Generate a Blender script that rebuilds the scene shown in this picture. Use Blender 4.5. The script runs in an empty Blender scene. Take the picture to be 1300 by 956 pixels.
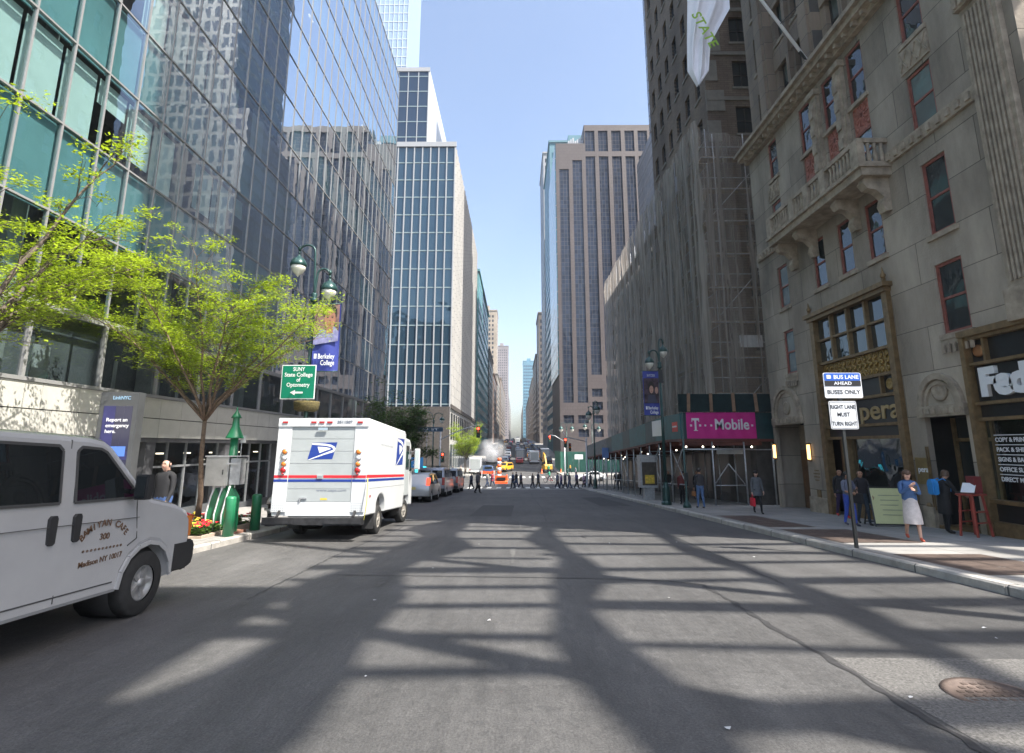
import bpy, bmesh, math, random
from mathutils import Vector, Matrix, Euler
random.seed(7)
R = math.radians
col = bpy.context.scene.collection
scene = bpy.context.scene
S = -0.0452                      # the near road falls away from the camera
CAM_H = 1.75

PROF = [(-120, 5.42), (62, -2.80), (80, -3.30), (115, -3.40), (140, -2.3), (230, 1.3), (400, 6.0), (620, 10.0), (1500, 12.0)]
def g(y):
    """height of the road at distance y"""
    if y <= PROF[0][0]: return PROF[0][1]
    for (a, za), (b, zb) in zip(PROF, PROF[1:]):
        if y <= b: return za + (zb - za) * (y - a) / (b - a)
    return PROF[-1][1]

# ------------------------------------------------------------------ camera (solved from the photograph)
FPX = 690.0
TH = math.atan((567 - 433.5) / FPX)
PS = math.atan(5 * math.cos(TH) / FPX)
cam_d = bpy.data.cameras.new('Camera'); cam = bpy.data.objects.new('Camera', cam_d); col.objects.link(cam)
cam.location = (0, 0, CAM_H)
cam.rotation_euler = (math.pi / 2 + TH, 0, PS)
cam_d.sensor_fit = 'HORIZONTAL'; cam_d.sensor_width = 36; cam_d.lens = FPX / 1300 * 36
cam_d.shift_y = -44.5 / 1300
cam_d.clip_start = 0.05; cam_d.clip_end = 6000
scene.camera = cam

# ------------------------------------------------------------------ materials
MATS = {}
def srgb(h):
    h = h.lstrip('#'); v = [int(h[i:i + 2], 16) / 255 for i in (0, 2, 4)]
    return tuple((c / 12.92 if c <= .04045 else ((c + .055) / 1.055) ** 2.4) for c in v)
def newmat(key):
    m = bpy.data.materials.new(key); m.use_nodes = True; MATS[key] = m
    nt = m.node_tree; return m, nt, nt.nodes['Principled BSDF']
def node(nt, t, **kw):
    n = nt.nodes.new(t)
    for k, v in kw.items():
        if k.startswith('_'): n.inputs[k[1:].replace('_', ' ')].default_value = v
        else: setattr(n, k, v)
    return n
def M(key, c=None, rough=.6, metal=0, var=.15, vs=3.0, bump=0, bs=30.0, spec=.5, coat=0, emit=None, es=0, alpha=None):
    if key in MATS: return MATS[key]
    m, nt, b = newmat(key)
    c = c or (.5, .5, .5)
    b.inputs['Roughness'].default_value = rough; b.inputs['Metallic'].default_value = metal
    b.inputs['Specular IOR Level'].default_value = spec; b.inputs['Coat Weight'].default_value = coat
    b.inputs['Coat Roughness'].default_value = .05
    tc = node(nt, 'ShaderNodeTexCoord')
    if var > 0:
        n = node(nt, 'ShaderNodeTexNoise', _Scale=vs, _Detail=6.0, _Roughness=.6)
        nt.links.new(tc.outputs['Object'], n.inputs['Vector'])
        r = node(nt, 'ShaderNodeMapRange', _From_Min=.3, _From_Max=.7, _To_Min=1 - var, _To_Max=1 + var)
        nt.links.new(n.outputs['Fac'], r.inputs['Value'])
        mx = node(nt, 'ShaderNodeVectorMath', operation='SCALE'); mx.inputs[0].default_value = c[:3]
        nt.links.new(r.outputs['Result'], mx.inputs['Scale'])
        nt.links.new(mx.outputs['Vector'], b.inputs['Base Color'])
    else: b.inputs['Base Color'].default_value = (*c[:3], 1)
    if bump:
        n2 = node(nt, 'ShaderNodeTexNoise', _Scale=bs, _Detail=4.0)
        nt.links.new(tc.outputs['Object'], n2.inputs['Vector'])
        bp = node(nt, 'ShaderNodeBump', _Strength=bump, _Distance=.02)
        nt.links.new(n2.outputs['Fac'], bp.inputs['Height']); nt.links.new(bp.outputs['Normal'], b.inputs['Normal'])
    if emit: b.inputs['Emission Color'].default_value = (*emit, 1); b.inputs['Emission Strength'].default_value = es
    return m
def yz_vector(nt, ax=('Y', 'Z')):
    """world position flattened to a facade plane"""
    ge = node(nt, 'ShaderNodeNewGeometry'); sx = node(nt, 'ShaderNodeSeparateXYZ'); cx = node(nt, 'ShaderNodeCombineXYZ')
    nt.links.new(ge.outputs['Position'], sx.inputs[0])
    nt.links.new(sx.outputs[ax[0]], cx.inputs[0]); nt.links.new(sx.outputs[ax[1]], cx.inputs[1])
    return cx.outputs[0], ge
def block_mat(key, c, c2, mortar, bw, bh, ms=.012, ax=('Y', 'Z'), rough=.8, var=.22, vs=.6, bump=.3, offset=.5, streak=0.0):
    """masonry: courses of blocks with joints, blotches and grime"""
    m, nt, b = newmat(key)
    v, ge = yz_vector(nt, ax)
    br = node(nt, 'ShaderNodeTexBrick', _Scale=1.0); br.offset = offset
    br.inputs['Color1'].default_value = (*c, 1); br.inputs['Color2'].default_value = (*c2, 1); br.inputs['Mortar'].default_value = (*mortar, 1)
    br.inputs['Brick Width'].default_value = bw; br.inputs['Row Height'].default_value = bh; br.inputs['Mortar Size'].default_value = ms
    br.inputs['Mortar Smooth'].default_value = .3
    nt.links.new(v, br.inputs['Vector'])
    n = node(nt, 'ShaderNodeTexNoise', _Scale=vs, _Detail=8.0, _Roughness=.65)
    mp = node(nt, 'ShaderNodeMapping'); mp.inputs['Scale'].default_value = (1, 1, .35 if streak else 1)
    nt.links.new(ge.outputs['Position'], mp.inputs['Vector']); nt.links.new(mp.outputs[0], n.inputs['Vector'])
    r = node(nt, 'ShaderNodeMapRange', _From_Min=.3, _From_Max=.7, _To_Min=1 - var, _To_Max=1 + var * .6)
    nt.links.new(n.outputs['Fac'], r.inputs['Value'])
    mx = node(nt, 'ShaderNodeVectorMath', operation='SCALE')
    nt.links.new(br.outputs['Color'], mx.inputs[0]); nt.links.new(r.outputs['Result'], mx.inputs['Scale'])
    nt.links.new(mx.outputs['Vector'], b.inputs['Base Color'])
    b.inputs['Roughness'].default_value = rough
    n2 = node(nt, 'ShaderNodeTexNoise', _Scale=14.0, _Detail=6.0); nt.links.new(ge.outputs['Position'], n2.inputs['Vector'])
    ad = node(nt, 'ShaderNodeMath', operation='MULTIPLY_ADD'); ad.inputs[1].default_value = -1.2
    nt.links.new(br.outputs['Fac'], ad.inputs[0]); nt.links.new(n2.outputs['Fac'], ad.inputs[2])
    bp = node(nt, 'ShaderNodeBump', _Strength=bump, _Distance=.03)
    nt.links.new(ad.outputs[0], bp.inputs['Height']); nt.links.new(bp.outputs['Normal'], b.inputs['Normal'])
    return m
def glass_mat(key, tint=(.5, .75, .72), gloss=(.9, .95, 1), ior=3.0, wav=.15, ws=.8, inside=None, rough=.0):
    """window glass: a reflecting pane over either a dark room (inside colour) or clear tinted transmission"""
    m, nt, b = newmat(key)
    out = nt.nodes['Material Output']; nt.nodes.remove(b)
    gl = node(nt, 'ShaderNodeBsdfGlossy'); gl.inputs['Color'].default_value = (*gloss, 1); gl.inputs['Roughness'].default_value = rough
    if inside:
        t = node(nt, 'ShaderNodeBsdfDiffuse'); t.inputs['Color'].default_value = (*inside, 1)
    else:
        t = node(nt, 'ShaderNodeBsdfTransparent'); t.inputs['Color'].default_value = (*tint, 1)
    fr = node(nt, 'ShaderNodeFresnel', _IOR=ior); bf = node(nt, 'ShaderNodeNewGeometry'); io = node(nt, 'ShaderNodeMapRange', _To_Min=ior, _To_Max=1 / ior)
    nt.links.new(bf.outputs['Backfacing'], io.inputs['Value']); nt.links.new(io.outputs[0], fr.inputs['IOR'])   # same reflection whichever way the sheet faces
    mx = node(nt, 'ShaderNodeMixShader')
    nt.links.new(fr.outputs[0], mx.inputs[0]); nt.links.new(t.outputs[0], mx.inputs[1]); nt.links.new(gl.outputs[0], mx.inputs[2])
    nt.links.new(mx.outputs[0], out.inputs['Surface'])
    if wav:
        ge = node(nt, 'ShaderNodeNewGeometry')
        n = node(nt, 'ShaderNodeTexNoise', _Scale=ws, _Detail=2.0); nt.links.new(ge.outputs['Position'], n.inputs['Vector'])
        bp = node(nt, 'ShaderNodeBump', _Strength=1.0, _Distance=wav); nt.links.new(n.outputs['Fac'], bp.inputs['Height'])
        nt.links.new(bp.outputs['Normal'], gl.inputs['Normal'])
    return m

# ------------------------------------------------------------------ mesh building
class MB:
    """collects shapes and links them as ONE mesh object"""
    def __init__(s, tf=None): s.v = []; s.f = []; s.mi = []; s.tf = tf; s.m = 0; s.sm = []; s.smooth = False
    def add(s, vs, fs):
        o = len(s.v)
        s.v += [s.tf(*p) if s.tf else tuple(p) for p in vs]
        s.f += [tuple(o + i for i in q) for q in fs]; s.mi += [s.m] * len(fs); s.sm += [s.smooth] * len(fs)
        return s
    def box(s, x0, x1, y0, y1, z0, z1):
        return s.add([(x0, y0, z0), (x1, y0, z0), (x1, y1, z0), (x0, y1, z0), (x0, y0, z1), (x1, y0, z1), (x1, y1, z1), (x0, y1, z1)],
                     [(0, 3, 2, 1), (4, 5, 6, 7), (0, 1, 5, 4), (1, 2, 6, 5), (2, 3, 7, 6), (3, 0, 4, 7)])
    def quad(s, a, b, c, d): return s.add([a, b, c, d], [(0, 1, 2, 3)])
    def poly(s, pts): return s.add(pts, [tuple(range(len(pts)))])
    def bar(s, p, q, w, h=None, up=(0, 0, 1)):
        """square bar between two points"""
        h = h or w; p = Vector(p); q = Vector(q); d = (q - p).normalized(); u = Vector(up)
        if abs(d.dot(u)) > .98: u = Vector((1, 0, 0))
        a = d.cross(u).normalized() * w / 2; b = a.cross(d).normalized() * h / 2
        vs = [p - a - b, p + a - b, p + a + b, p - a + b, q - a - b, q + a - b, q + a + b, q - a + b]
        return s.add([tuple(v) for v in vs], [(0, 3, 2, 1), (4, 5, 6, 7), (0, 1, 5, 4), (1, 2, 6, 5), (2, 3, 7, 6), (3, 0, 4, 7)])
    def tube(s, pts, rad, n=8, caps=True):
        """round tube along points; rad a number or one per point"""
        pts = [Vector(p) for p in pts]; k = len(pts)
        if not hasattr(rad, '__len__'): rad = [rad] * k
        vs = []; prev = None
        for i, p in enumerate(pts):
            d = (pts[min(i + 1, k - 1)] - pts[max(i - 1, 0)])
            d = d.normalized() if d.length > 1e-9 else Vector((0, 0, 1))
            if prev is None: a = d.orthogonal().normalized()
            else:
                a = prev - d * prev.dot(d)
                a = a.normalized() if a.length > 1e-6 else d.orthogonal().normalized()
            prev = a; b = d.cross(a)
            for j in range(n):
                t = 2 * math.pi * j / n; vs.append(tuple(p + (a * math.cos(t) + b * math.sin(t)) * rad[i]))
        fs = [(i * n + j, i * n + (j + 1) % n, (i + 1) * n + (j + 1) % n, (i + 1) * n + j) for i in range(k - 1) for j in range(n)]
        if caps: fs += [tuple(range(n - 1, -1, -1)), tuple((k - 1) * n + j for j in range(n))]
        sm = s.smooth; s.smooth = True; s.add(vs, fs); s.smooth = sm; return s
    def cyl(s, p, q, r, r2=None, n=12): return s.tube([p, q], [r, r if r2 is None else r2], n)
    def lathe(s, c, prof, n=16, ax='z', sm=True, caps=True):
        """(radius, height) profile turned about an axis through c"""
        vs = []
        for r, h in prof:
            for j in range(n):
                t = 2 * math.pi * j / n; a, b = r * math.cos(t), r * math.sin(t)
                vs.append({'z': (c[0] + a, c[1] + b, c[2] + h), 'x': (c[0] + h, c[1] + a, c[2] + b), 'y': (c[0] + b, c[1] + h, c[2] + a)}[ax])
        k = len(prof)
        fs = [(i * n + j, i * n + (j + 1) % n, (i + 1) * n + (j + 1) % n, (i + 1) * n + j) for i in range(k - 1) for j in range(n)]
        if caps: fs += [tuple(range(n - 1, -1, -1)), tuple((k - 1) * n + j for j in range(n))]
        o = s.smooth; s.smooth = sm; s.add(vs, fs); s.smooth = o; return s
    def ball(s, c, r, n=10, sq=(1, 1, 1)):
        prof = [(max(1e-4, math.sin(math.pi * i / n)), -math.cos(math.pi * i / n)) for i in range(n + 1)]
        o = len(s.v); t = s.tf; s.tf = None; s.lathe((0, 0, 0), prof, n + 2); s.tf = t
        for i in range(o, len(s.v)):
            p = s.v[i]; p = (c[0] + p[0] * r * sq[0], c[1] + p[1] * r * sq[1], c[2] + p[2] * r * sq[2]); s.v[i] = t(*p) if t else p
        return s
    def prism(s, pts, a, b, ax='y'):
        """polygon (two coordinates) pulled from a to b along an axis"""
        f = {'y': lambda u, w, h: (u, h, w), 'x': lambda u, w, h: (h, u, w), 'z': lambda u, w, h: (u, w, h)}[ax]
        n = len(pts); vs = [f(u, w, a) for u, w in pts] + [f(u, w, b) for u, w in pts]
        return s.add(vs, [tuple(range(n - 1, -1, -1)), tuple(range(n, 2 * n))] + [(i, (i + 1) % n, n + (i + 1) % n, n + i) for i in range(n)])
    def mesh(s, name, mats, fix=True, bevel=0):
        me = bpy.data.meshes.new(name); me.from_pydata([tuple(v) for v in s.v], [], s.f)
        for m in (mats if isinstance(mats, (list, tuple)) else [mats]): me.materials.append(m)
        me.polygons.foreach_set('material_index', s.mi); me.polygons.foreach_set('use_smooth', s.sm); me.update()
        if fix or bevel:
            bm = bmesh.new(); bm.from_mesh(me)
            if fix: bmesh.ops.recalc_face_normals(bm, faces=bm.faces)
            if bevel: bmesh.ops.bevel(bm, geom=bm.edges, offset=bevel, segments=2, affect='EDGES', clamp_overlap=True)
            bm.to_mesh(me); bm.free()
        return me
    def build(s, name, mats, parent=None, fix=True, bevel=0):
        return link(name, s.mesh(name, mats, fix, bevel), parent)
def link(name, me, parent=None):
    o = bpy.data.objects.new(name, me); col.objects.link(o)
    if parent: o.parent = parent
    return o
def tag(o, label=None, cat=None, group=None, kind=None):
    if label: o['label'] = label
    if cat: o['category'] = cat
    if group: o['group'] = group
    if kind: o['kind'] = kind
    return o
def empty(name, loc=(0, 0, 0), rz=0, label=None, cat=None, group=None, slope=False):
    o = bpy.data.objects.new(name, None); col.objects.link(o); o.location = loc; o.empty_display_size = .2
    o.rotation_euler = (0, 0, rz)
    if slope:
        y = loc[1]; a = math.atan((g(y + 2) - g(y - 2)) / 4)
        o.rotation_mode = 'QUATERNION'
        o.rotation_quaternion = (Matrix.Rotation(a, 4, 'X') @ Matrix.Rotation(rz, 4, 'Z')).to_quaternion()
    return tag(o, label, cat, group)
def kids(o): return [c for c in bpy.data.objects if c.parent == o]
def tree_of(o):
    return (o, [tree_of(c) for c in kids(o)])
def copy_tree(t, parent=None, label=None, group=None):
    """copy of a thing, its parts and their sub-parts"""
    o, ch = t; c = o.copy(); col.objects.link(c); c.parent = parent
    if label: c['label'] = label
    if group: c['group'] = group
    for k in ch: copy_tree(k, c)
    return c
def place(o, loc, rz=0, slope=False):
    o.location = loc
    if slope:
        y = loc[1]; a = math.atan((g(y + 2) - g(y - 2)) / 4); o.rotation_mode = 'QUATERNION'
        o.rotation_quaternion = (Matrix.Rotation(a, 4, 'X') @ Matrix.Rotation(rz, 4, 'Z')).to_quaternion()
    else: o.rotation_mode = 'XYZ'; o.rotation_euler = (0, 0, rz)
    return o
# facade frames: (a along the wall, d out towards the street, z up)
FX = 12.5
def right_wall(a, d, z): return (FX - d, a, z)
def left_wall(a, d, z): return (-FX + d, a, z)
def front_wall(y): return lambda a, d, z: (a, y - d, z)
def holes_wall(mb, a0, a1, z0, z1, holes, depth=.25):
    """wall sheet with rectangular openings and their reveals"""
    A = sorted({a0, a1, *[h[0] for h in holes], *[h[1] for h in holes]}); Z = sorted({z0, z1, *[h[2] for h in holes], *[h[3] for h in holes]})
    A = [a for a in A if a0 <= a <= a1]; Z = [z for z in Z if z0 <= z <= z1]
    for i in range(len(A) - 1):
        am = (A[i] + A[i + 1]) / 2; run = None
        for j in range(len(Z)):
            solid = False
            if j < len(Z) - 1:
                zm = (Z[j] + Z[j + 1]) / 2
                solid = not any(h[0] < am < h[1] and h[2] < zm < h[3] for h in holes)
            if solid and run is None: run = Z[j]
            if not solid and run is not None:
                mb.quad((A[i], 0, run), (A[i + 1], 0, run), (A[i + 1], 0, Z[j]), (A[i], 0, Z[j])); run = None
    for b0, b1, c0, c1 in holes:
        D = -depth
        mb.quad((b0, 0, c0), (b0, D, c0), (b0, D, c1), (b0, 0, c1)); mb.quad((b1, 0, c0), (b1, 0, c1), (b1, D, c1), (b1, D, c0))
        mb.quad((b0, 0, c0), (b1, 0, c0), (b1, D, c0), (b0, D, c0)); mb.quad((b0, 0, c1), (b0, D, c1), (b1, D, c1), (b1, 0, c1))
    return mb

# ------------------------------------------------------------------ lettering
def text_mesh(txt, size, ex=.004, bold=0.0, align='CENTER', sp=1.0, shear=0.0):
    c = bpy.data.curves.new('t', 'FONT'); c.body = txt; c.size = size; c.extrude = ex; c.offset = bold; c.align_x = align
    c.align_y = 'CENTER'; c.space_character = sp; c.shear = shear; c.resolution_u = 3
    o = bpy.data.objects.new('t', c); col.objects.link(o)
    dg = bpy.context.evaluated_depsgraph_get(); me = bpy.data.meshes.new_from_object(o.evaluated_get(dg))
    bpy.data.objects.remove(o); bpy.data.curves.remove(c)
    return me
def lettering(name, txt, size, origin, right, up, mat, parent=None, width=None, **kw):
    """text as a thin solid: right/up are its reading and upward directions"""
    me = text_mesh(txt, size, **kw)
    rr = Vector(right).normalized(); uu = Vector(up).normalized(); nn = rr.cross(uu)
    xs = [v.co.x for v in me.vertices]
    k = 1.0
    if width and xs: k = width / (max(xs) - min(xs))
    for v in me.vertices: v.co = Vector(origin) + rr * v.co.x * k + uu * v.co.y + nn * v.co.z
    me.materials.clear(); me.materials.append(mat)
    return link(name, me, parent)
# ------------------------------------------------------------------ world, sun
SUN_AZ, SUN_EL = R(120), R(55)      # clockwise from +Y
world = bpy.data.worlds.new('World'); scene.world = world; world.use_nodes = True
wn = world.node_tree; bg = wn.nodes['Background']
sky = wn.nodes.new('ShaderNodeTexSky'); sky.sky_type = 'NISHITA'; sky.sun_disc = False
sky.sun_elevation = SUN_EL; sky.sun_rotation = SUN_AZ
sky.air_density = 1.0; sky.dust_density = 2.6; sky.ozone_density = 1.0
wn.links.new(sky.outputs[0], bg.inputs['Color']); bg.inputs['Strength'].default_value = .115
sd = bpy.data.lights.new('Sun', 'SUN'); sd.energy = 4.9; sd.angle = R(.4); sd.color = (1, .95, .87)
sun = bpy.data.objects.new('Sun', sd); col.objects.link(sun)
sv = Vector((math.sin(SUN_AZ) * math.cos(SUN_EL), math.cos(SUN_AZ) * math.cos(SUN_EL), math.sin(SUN_EL)))
sun.rotation_euler = sv.to_track_quat('Z', 'Y').to_euler(); sun.location = sv * 200
scene.view_settings.view_transform = 'Standard'; scene.view_settings.look = 'None'
scene.view_settings.exposure = 1.45; scene.view_settings.gamma = 1.0
scene.cycles.max_bounces = 8; scene.cycles.transparent_max_bounces = 12; scene.cycles.glossy_bounces = 4
scene.cycles.diffuse_bounces = 4; scene.cycles.sample_clamp_indirect = 4; scene.cycles.caustics_reflective = True
scene.cycles.volume_bounces = 3; scene.cycles.use_denoising = True; scene.cycles.blur_glossy = 0.0

# ------------------------------------------------------------------ ground materials
def asphalt():
    m, nt, b = newmat('asphalt'); ge = node(nt, 'ShaderNodeNewGeometry')
    L = nt.links.new
    big = node(nt, 'ShaderNodeTexNoise', _Scale=.22, _Detail=5.0, _Roughness=.6)
    mp = node(nt, 'ShaderNodeMapping'); mp.inputs['Scale'].default_value = (2.2, .35, 1)
    L(ge.outputs['Position'], mp.inputs[0]); trk = node(nt, 'ShaderNodeTexNoise', _Scale=.8, _Detail=6.0, _Roughness=.7); L(mp.outputs[0], trk.inputs['Vector'])
    fine = node(nt, 'ShaderNodeTexNoise', _Scale=55.0, _Detail=5.0, _Roughness=.85)
    mid = node(nt, 'ShaderNodeTexNoise', _Scale=9.0, _Detail=6.0, _Roughness=.75)
    for n in (big, fine, mid): L(ge.outputs['Position'], n.inputs['Vector'])
    def mr(n, a, c, fa=.3, fb=.7):
        r = node(nt, 'ShaderNodeMapRange', _From_Min=fa, _From_Max=fb, _To_Min=a, _To_Max=c); L(n.outputs['Fac'], r.inputs['Value']); return r
    def mul(p, q):
        x = node(nt, 'ShaderNodeMath', operation='MULTIPLY'); L(p.outputs[0], x.inputs[0]); L(q.outputs[0], x.inputs[1]); return x
    k = mul(mul(mr(big, .72, 1.3), mr(trk, .74, 1.26)), mul(mr(fine, .4, 1.65), mr(mid, .8, 1.22)))
    # pale grit specks
    vo = node(nt, 'ShaderNodeTexVoronoi', _Scale=24.0); L(ge.outputs['Position'], vo.inputs['Vector'])
    sp = node(nt, 'ShaderNodeMapRange', _From_Min=.05, _From_Max=.02, _To_Min=0.0, _To_Max=.6); L(vo.outputs['Distance'], sp.inputs['Value'])
    ad = node(nt, 'ShaderNodeMath', operation='ADD'); L(k.outputs[0], ad.inputs[0]); L(sp.outputs[0], ad.inputs[1])
    sc_ = node(nt, 'ShaderNodeVectorMath', operation='SCALE'); sc_.inputs[0].default_value = (.068, .066, .064); L(ad.outputs[0], sc_.inputs['Scale'])
    L(sc_.outputs['Vector'], b.inputs['Base Color'])
    L(mr(mid, .62, .85).outputs[0], b.inputs['Roughness'])
    bp = node(nt, 'ShaderNodeBump', _Strength=.5, _Distance=.006); L(fine.outputs['Fac'], bp.inputs['Height'])
    bp2 = node(nt, 'ShaderNodeBump', _Strength=.5, _Distance=.05); L(trk.outputs['Fac'], bp2.inputs['Height']); L(bp.outputs[0], bp2.inputs['Normal'])
    L(bp2.outputs['Normal'], b.inputs['Normal']); return m
A_ASPH = asphalt()
CONC = block_mat('pavement_concrete', (.30, .29, .27), (.25, .24, .225), (.10, .095, .09), 1.52, 1.52, .012, ('X', 'Y'), .85, .22, .7, .3, 0.0)
KERB = block_mat('granite_kerb', (.42, .395, .36), (.33, .31, .28), (.1, .1, .1), 1.9, 9.0, .02, ('Y', 'X'), .8, .3, 2.5, .4)
PATCH = M('rough_patch', (.115, .11, .103), .9, var=.6, vs=45, bump=.5, bs=90)
SEAM = M('tar_seam', (.035, .034, .034), .7, var=.3, vs=20)
PAINT = M('road_paint', (.55, .55, .52), .7, var=.35, vs=5)
PLATE = M('steel_plate', (.115, .085, .07), .65, .35, var=.35, vs=6, bump=.4, bs=60)
YEL = M('kerb_yellow', (.6, .42, .05), .7, var=.3, vs=8)

def strip(name, xs, y0, y1, mat, dz=0.0, step=4.0, label=None):
    """sheet that follows the road profile between the given x positions"""
    mb = MB(); ys = [y0]
    cuts = sorted([p[0] for p in PROF if y0 < p[0] < y1])
    while ys[-1] < y1 - 1e-6:
        n = ys[-1] + step * (1 if ys[-1] < 150 else 10); c = [q for q in cuts if ys[-1] < q < n]
        ys.append(min(c[0] if c else n, y1))
    vs = [(x, y, g(y) + dz) for y in ys for x in xs]; k = len(xs)
    mb.add(vs, [(j * k + i, j * k + i + 1, (j + 1) * k + i + 1, (j + 1) * k + i) for j in range(len(ys) - 1) for i in range(k - 1)])
    return tag(mb.build(name, mat, fix=False), kind='structure')
strip('road', [-3000, -300, -60, -20, -7.1, -3.5, 0, 3.5, 7.2, 20, 60, 300, 3000], -118, 1490, A_ASPH)

def kerbed(name, xin, xout, y0, y1):
    """pavement slab with its kerb: xin is the kerb line"""
    s = 1 if xout > xin else -1
    step = 1.9; ys = []; y = y0
    while y < y1 - .01: ys.append(y); y += step if y1 - y0 < 140 else 12
    ys.append(y1)
    p = MB(); k = MB(); rnd = random.Random(int(xin * 10 + y0))
    for a, b in zip(ys, ys[1:]):
        h = .15
        p.quad((xin + s * .17, a, g(a) + h), (xout, a, g(a) + h), (xout, b, g(b) + h), (xin + s * .17, b, g(b) + h))
        j = rnd.uniform(-.012, .012); w = .17; t = h + rnd.uniform(-.006, .012)
        za, zb = g(a), g(b)
        pts = lambda yy, zz: [(xin + j, yy, zz - .1), (xin + j, yy, zz + t - .03), (xin + j + s * .03, yy, zz + t), (xin + s * (w - .004), yy, zz + t), (xin + s * (w - .004), yy, zz - .1)]
        A, B = pts(a + .006, za), pts(b - .006, zb)
        k.add(A + B, [(i, i + 1, 6 + i, 5 + i) for i in range(4)] + [(0, 1, 2, 3, 4), (9, 8, 7, 6, 5)])
    for (yy) in (y0, y1):
        p.quad((xin, yy, g(yy) - .1), (xout, yy, g(yy) - .1), (xout, yy, g(yy) + .149), (xin, yy, g(yy) + .149))
    tag(p.build(name, CONC, fix=False), kind='structure'); tag(k.build('kerb', KERB), kind='structure')
KL, KR = -7.1, 7.2
kerbed('sidewalk_right', KR, 16.5, 1.0, 66.5); kerbed('sidewalk_left', KL, -16.5, -30, 58.5)
kerbed('sidewalk_right_far', KR + 1, 40, 100, 640); kerbed('sidewalk_left_far', KL - 1, -40, 98, 640)

# ---- marks and repairs on the road
def decal(name, pts, mat, dz=.004, label=None):
    mb = MB(); mb.poly([(x, y, g(y) + dz) for x, y in pts]); return tag(mb.build(name, mat), kind='structure')
for i in range(13):
    x = -6.6 + i * 1.1; decal('crosswalk_bar', [(x, 62.4), (x + .5, 62.4), (x + .5, 65.8), (x, 65.8)], PAINT)
for i in range(13):
    x = -6.6 + i * 1.1; decal('crosswalk_bar', [(x, 93), (x + .5, 93), (x + .5, 97), (x, 97)], PAINT)
decal('stop_line', [(-6.9, 59.4), (7.0, 59.4), (7.0, 59.9), (-6.9, 59.9)], PAINT)
def seam(pts, w=.05, mat=SEAM, dz=.005):
    rnd = random.Random(len(pts) * 7 + int(pts[0][0] * 10)); fine = []
    for (ax, ay), (bx, by) in zip(pts, pts[1:]):
        n = max(2, int(math.hypot(bx - ax, by - ay) / .12))
        fine += [(ax + (bx - ax) * i / n + rnd.uniform(-.02, .02), ay + (by - ay) * i / n) for i in range(n)]
    fine.append(pts[-1]); mb = MB(); L = []
    for i, (x, y) in enumerate(fine):
        q = fine[min(i + 1, len(fine) - 1)]; p = fine[max(i - 1, 0)]; dx, dy = q[0] - p[0], q[1] - p[1]; l = math.hypot(dx, dy) or 1
        ww = w * rnd.uniform(.4, 1.25) / 2; L.append(((x - dy / l * ww, y + dx / l * ww), (x + dy / l * ww, y - dx / l * ww)))
    for (a, b), (c, d) in zip(L, L[1:]): mb.quad(*[(p[0], p[1], g(p[1]) + dz) for p in (a, b, d, c)])
    tag(mb.build('road_seam', mat), kind='structure')
seam([(-3.2, 10.1), (0, 9.9), (1.2, 9.8), (2.5, 9.6), (2.97, 9.3), (3.0, 7.8), (2.97, 6.7), (3.02, 5.9), (3.0, 4.6), (3.03, 2.2)], .075)
seam([(-6.2, 20.2), (-2.5, 20.0), (1.5, 20.3), (4.6, 20.1)], .05); seam([(1.4, 60), (1.2, 40), (1.3, 28), (1.1, 21)], .05)
seam([(-2.9, 58), (-2.8, 42), (-2.6, 31)], .045); seam([(4.3, 9.3), (4.4, 15), (4.2, 26), (4.5, 40)], .04); seam([(-3.8, 8.2), (-3.9, 12.5), (-3.7, 19)], .035)
decal('road_patch', [(3.1, 2.0), (3.06, 5.78), (4.9, 5.75), (6.9, 5.5), (6.95, 2.0)], PATCH, .003)
decal('road_patch', [(-1.9, 23.2), (-.2, 23.1), (-.1, 30.6), (-1.8, 30.8)], M('dark_patch', (.045, .045, .045), .8, var=.4, vs=25, bump=.4, bs=60), .003)
decal('road_patch', [(4.5, 30.0), (6.2, 30.2), (6.1, 40.6), (4.6, 40.2)], MATS['dark_patch'], .003)
STAIN = M('oil_stain', (.028, .027, .027), .55, var=.4, vs=12); WORN = M('pale_scuff', (.10, .098, .094), .85, var=.5, vs=14); rs = random.Random(44)
def blob(name, x, y, rx, ry, mat, dz):
    n = 14; ph_ = rs.uniform(0, 6); decal(name, [(x + rx * (1 + .3 * math.sin(3 * t + ph_) + .18 * math.sin(5 * t)) * math.cos(t), y + ry * (1 + .3 * math.sin(3 * t + ph_) + .18 * math.sin(5 * t)) * math.sin(t)) for t in [2 * math.pi * i / n for i in range(n)]], mat, dz)
for _ in range(9): blob('oil_stain', rs.choice([-1.8, 1.9, 5.4]) + rs.uniform(-.5, .5), rs.uniform(9, 45), rs.uniform(.04, .10), rs.uniform(.1, .3), STAIN, .0075)
for _ in range(10): blob('pale_scuff', rs.uniform(-6, 6.5), rs.uniform(9, 34), rs.uniform(.02, .05), rs.uniform(.3, 1.4), WORN, .0065)
GUM = M('pale_scrap', (.5, .5, .5), .8, var=.1)
for k in range(16):
    x, y = rs.uniform(-5, 6.6), rs.uniform(3.6, 16); m = MB(); n = 5; r = rs.uniform(.012, .035)
    m.add([(x + r * rs.uniform(.5, 1.3) * math.cos(6.283 * i / n), y + r * rs.uniform(.5, 1.3) * math.sin(6.283 * i / n), g(y) + .006 + rs.uniform(0, .012)) for i in range(n)], [tuple(range(n))])
    tag(m.build('paper_scrap', GUM, fix=False), 'tiny pale scrap of litter lying on the asphalt', 'litter', 'scraps of litter on the road')
mh = MB(); mh.lathe((3.85, 4.85, g(4.85) - .03), [(.36, 0), (.36, .036), (.30, .04), (.30, .034), (.001, .034)], 28)
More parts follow.
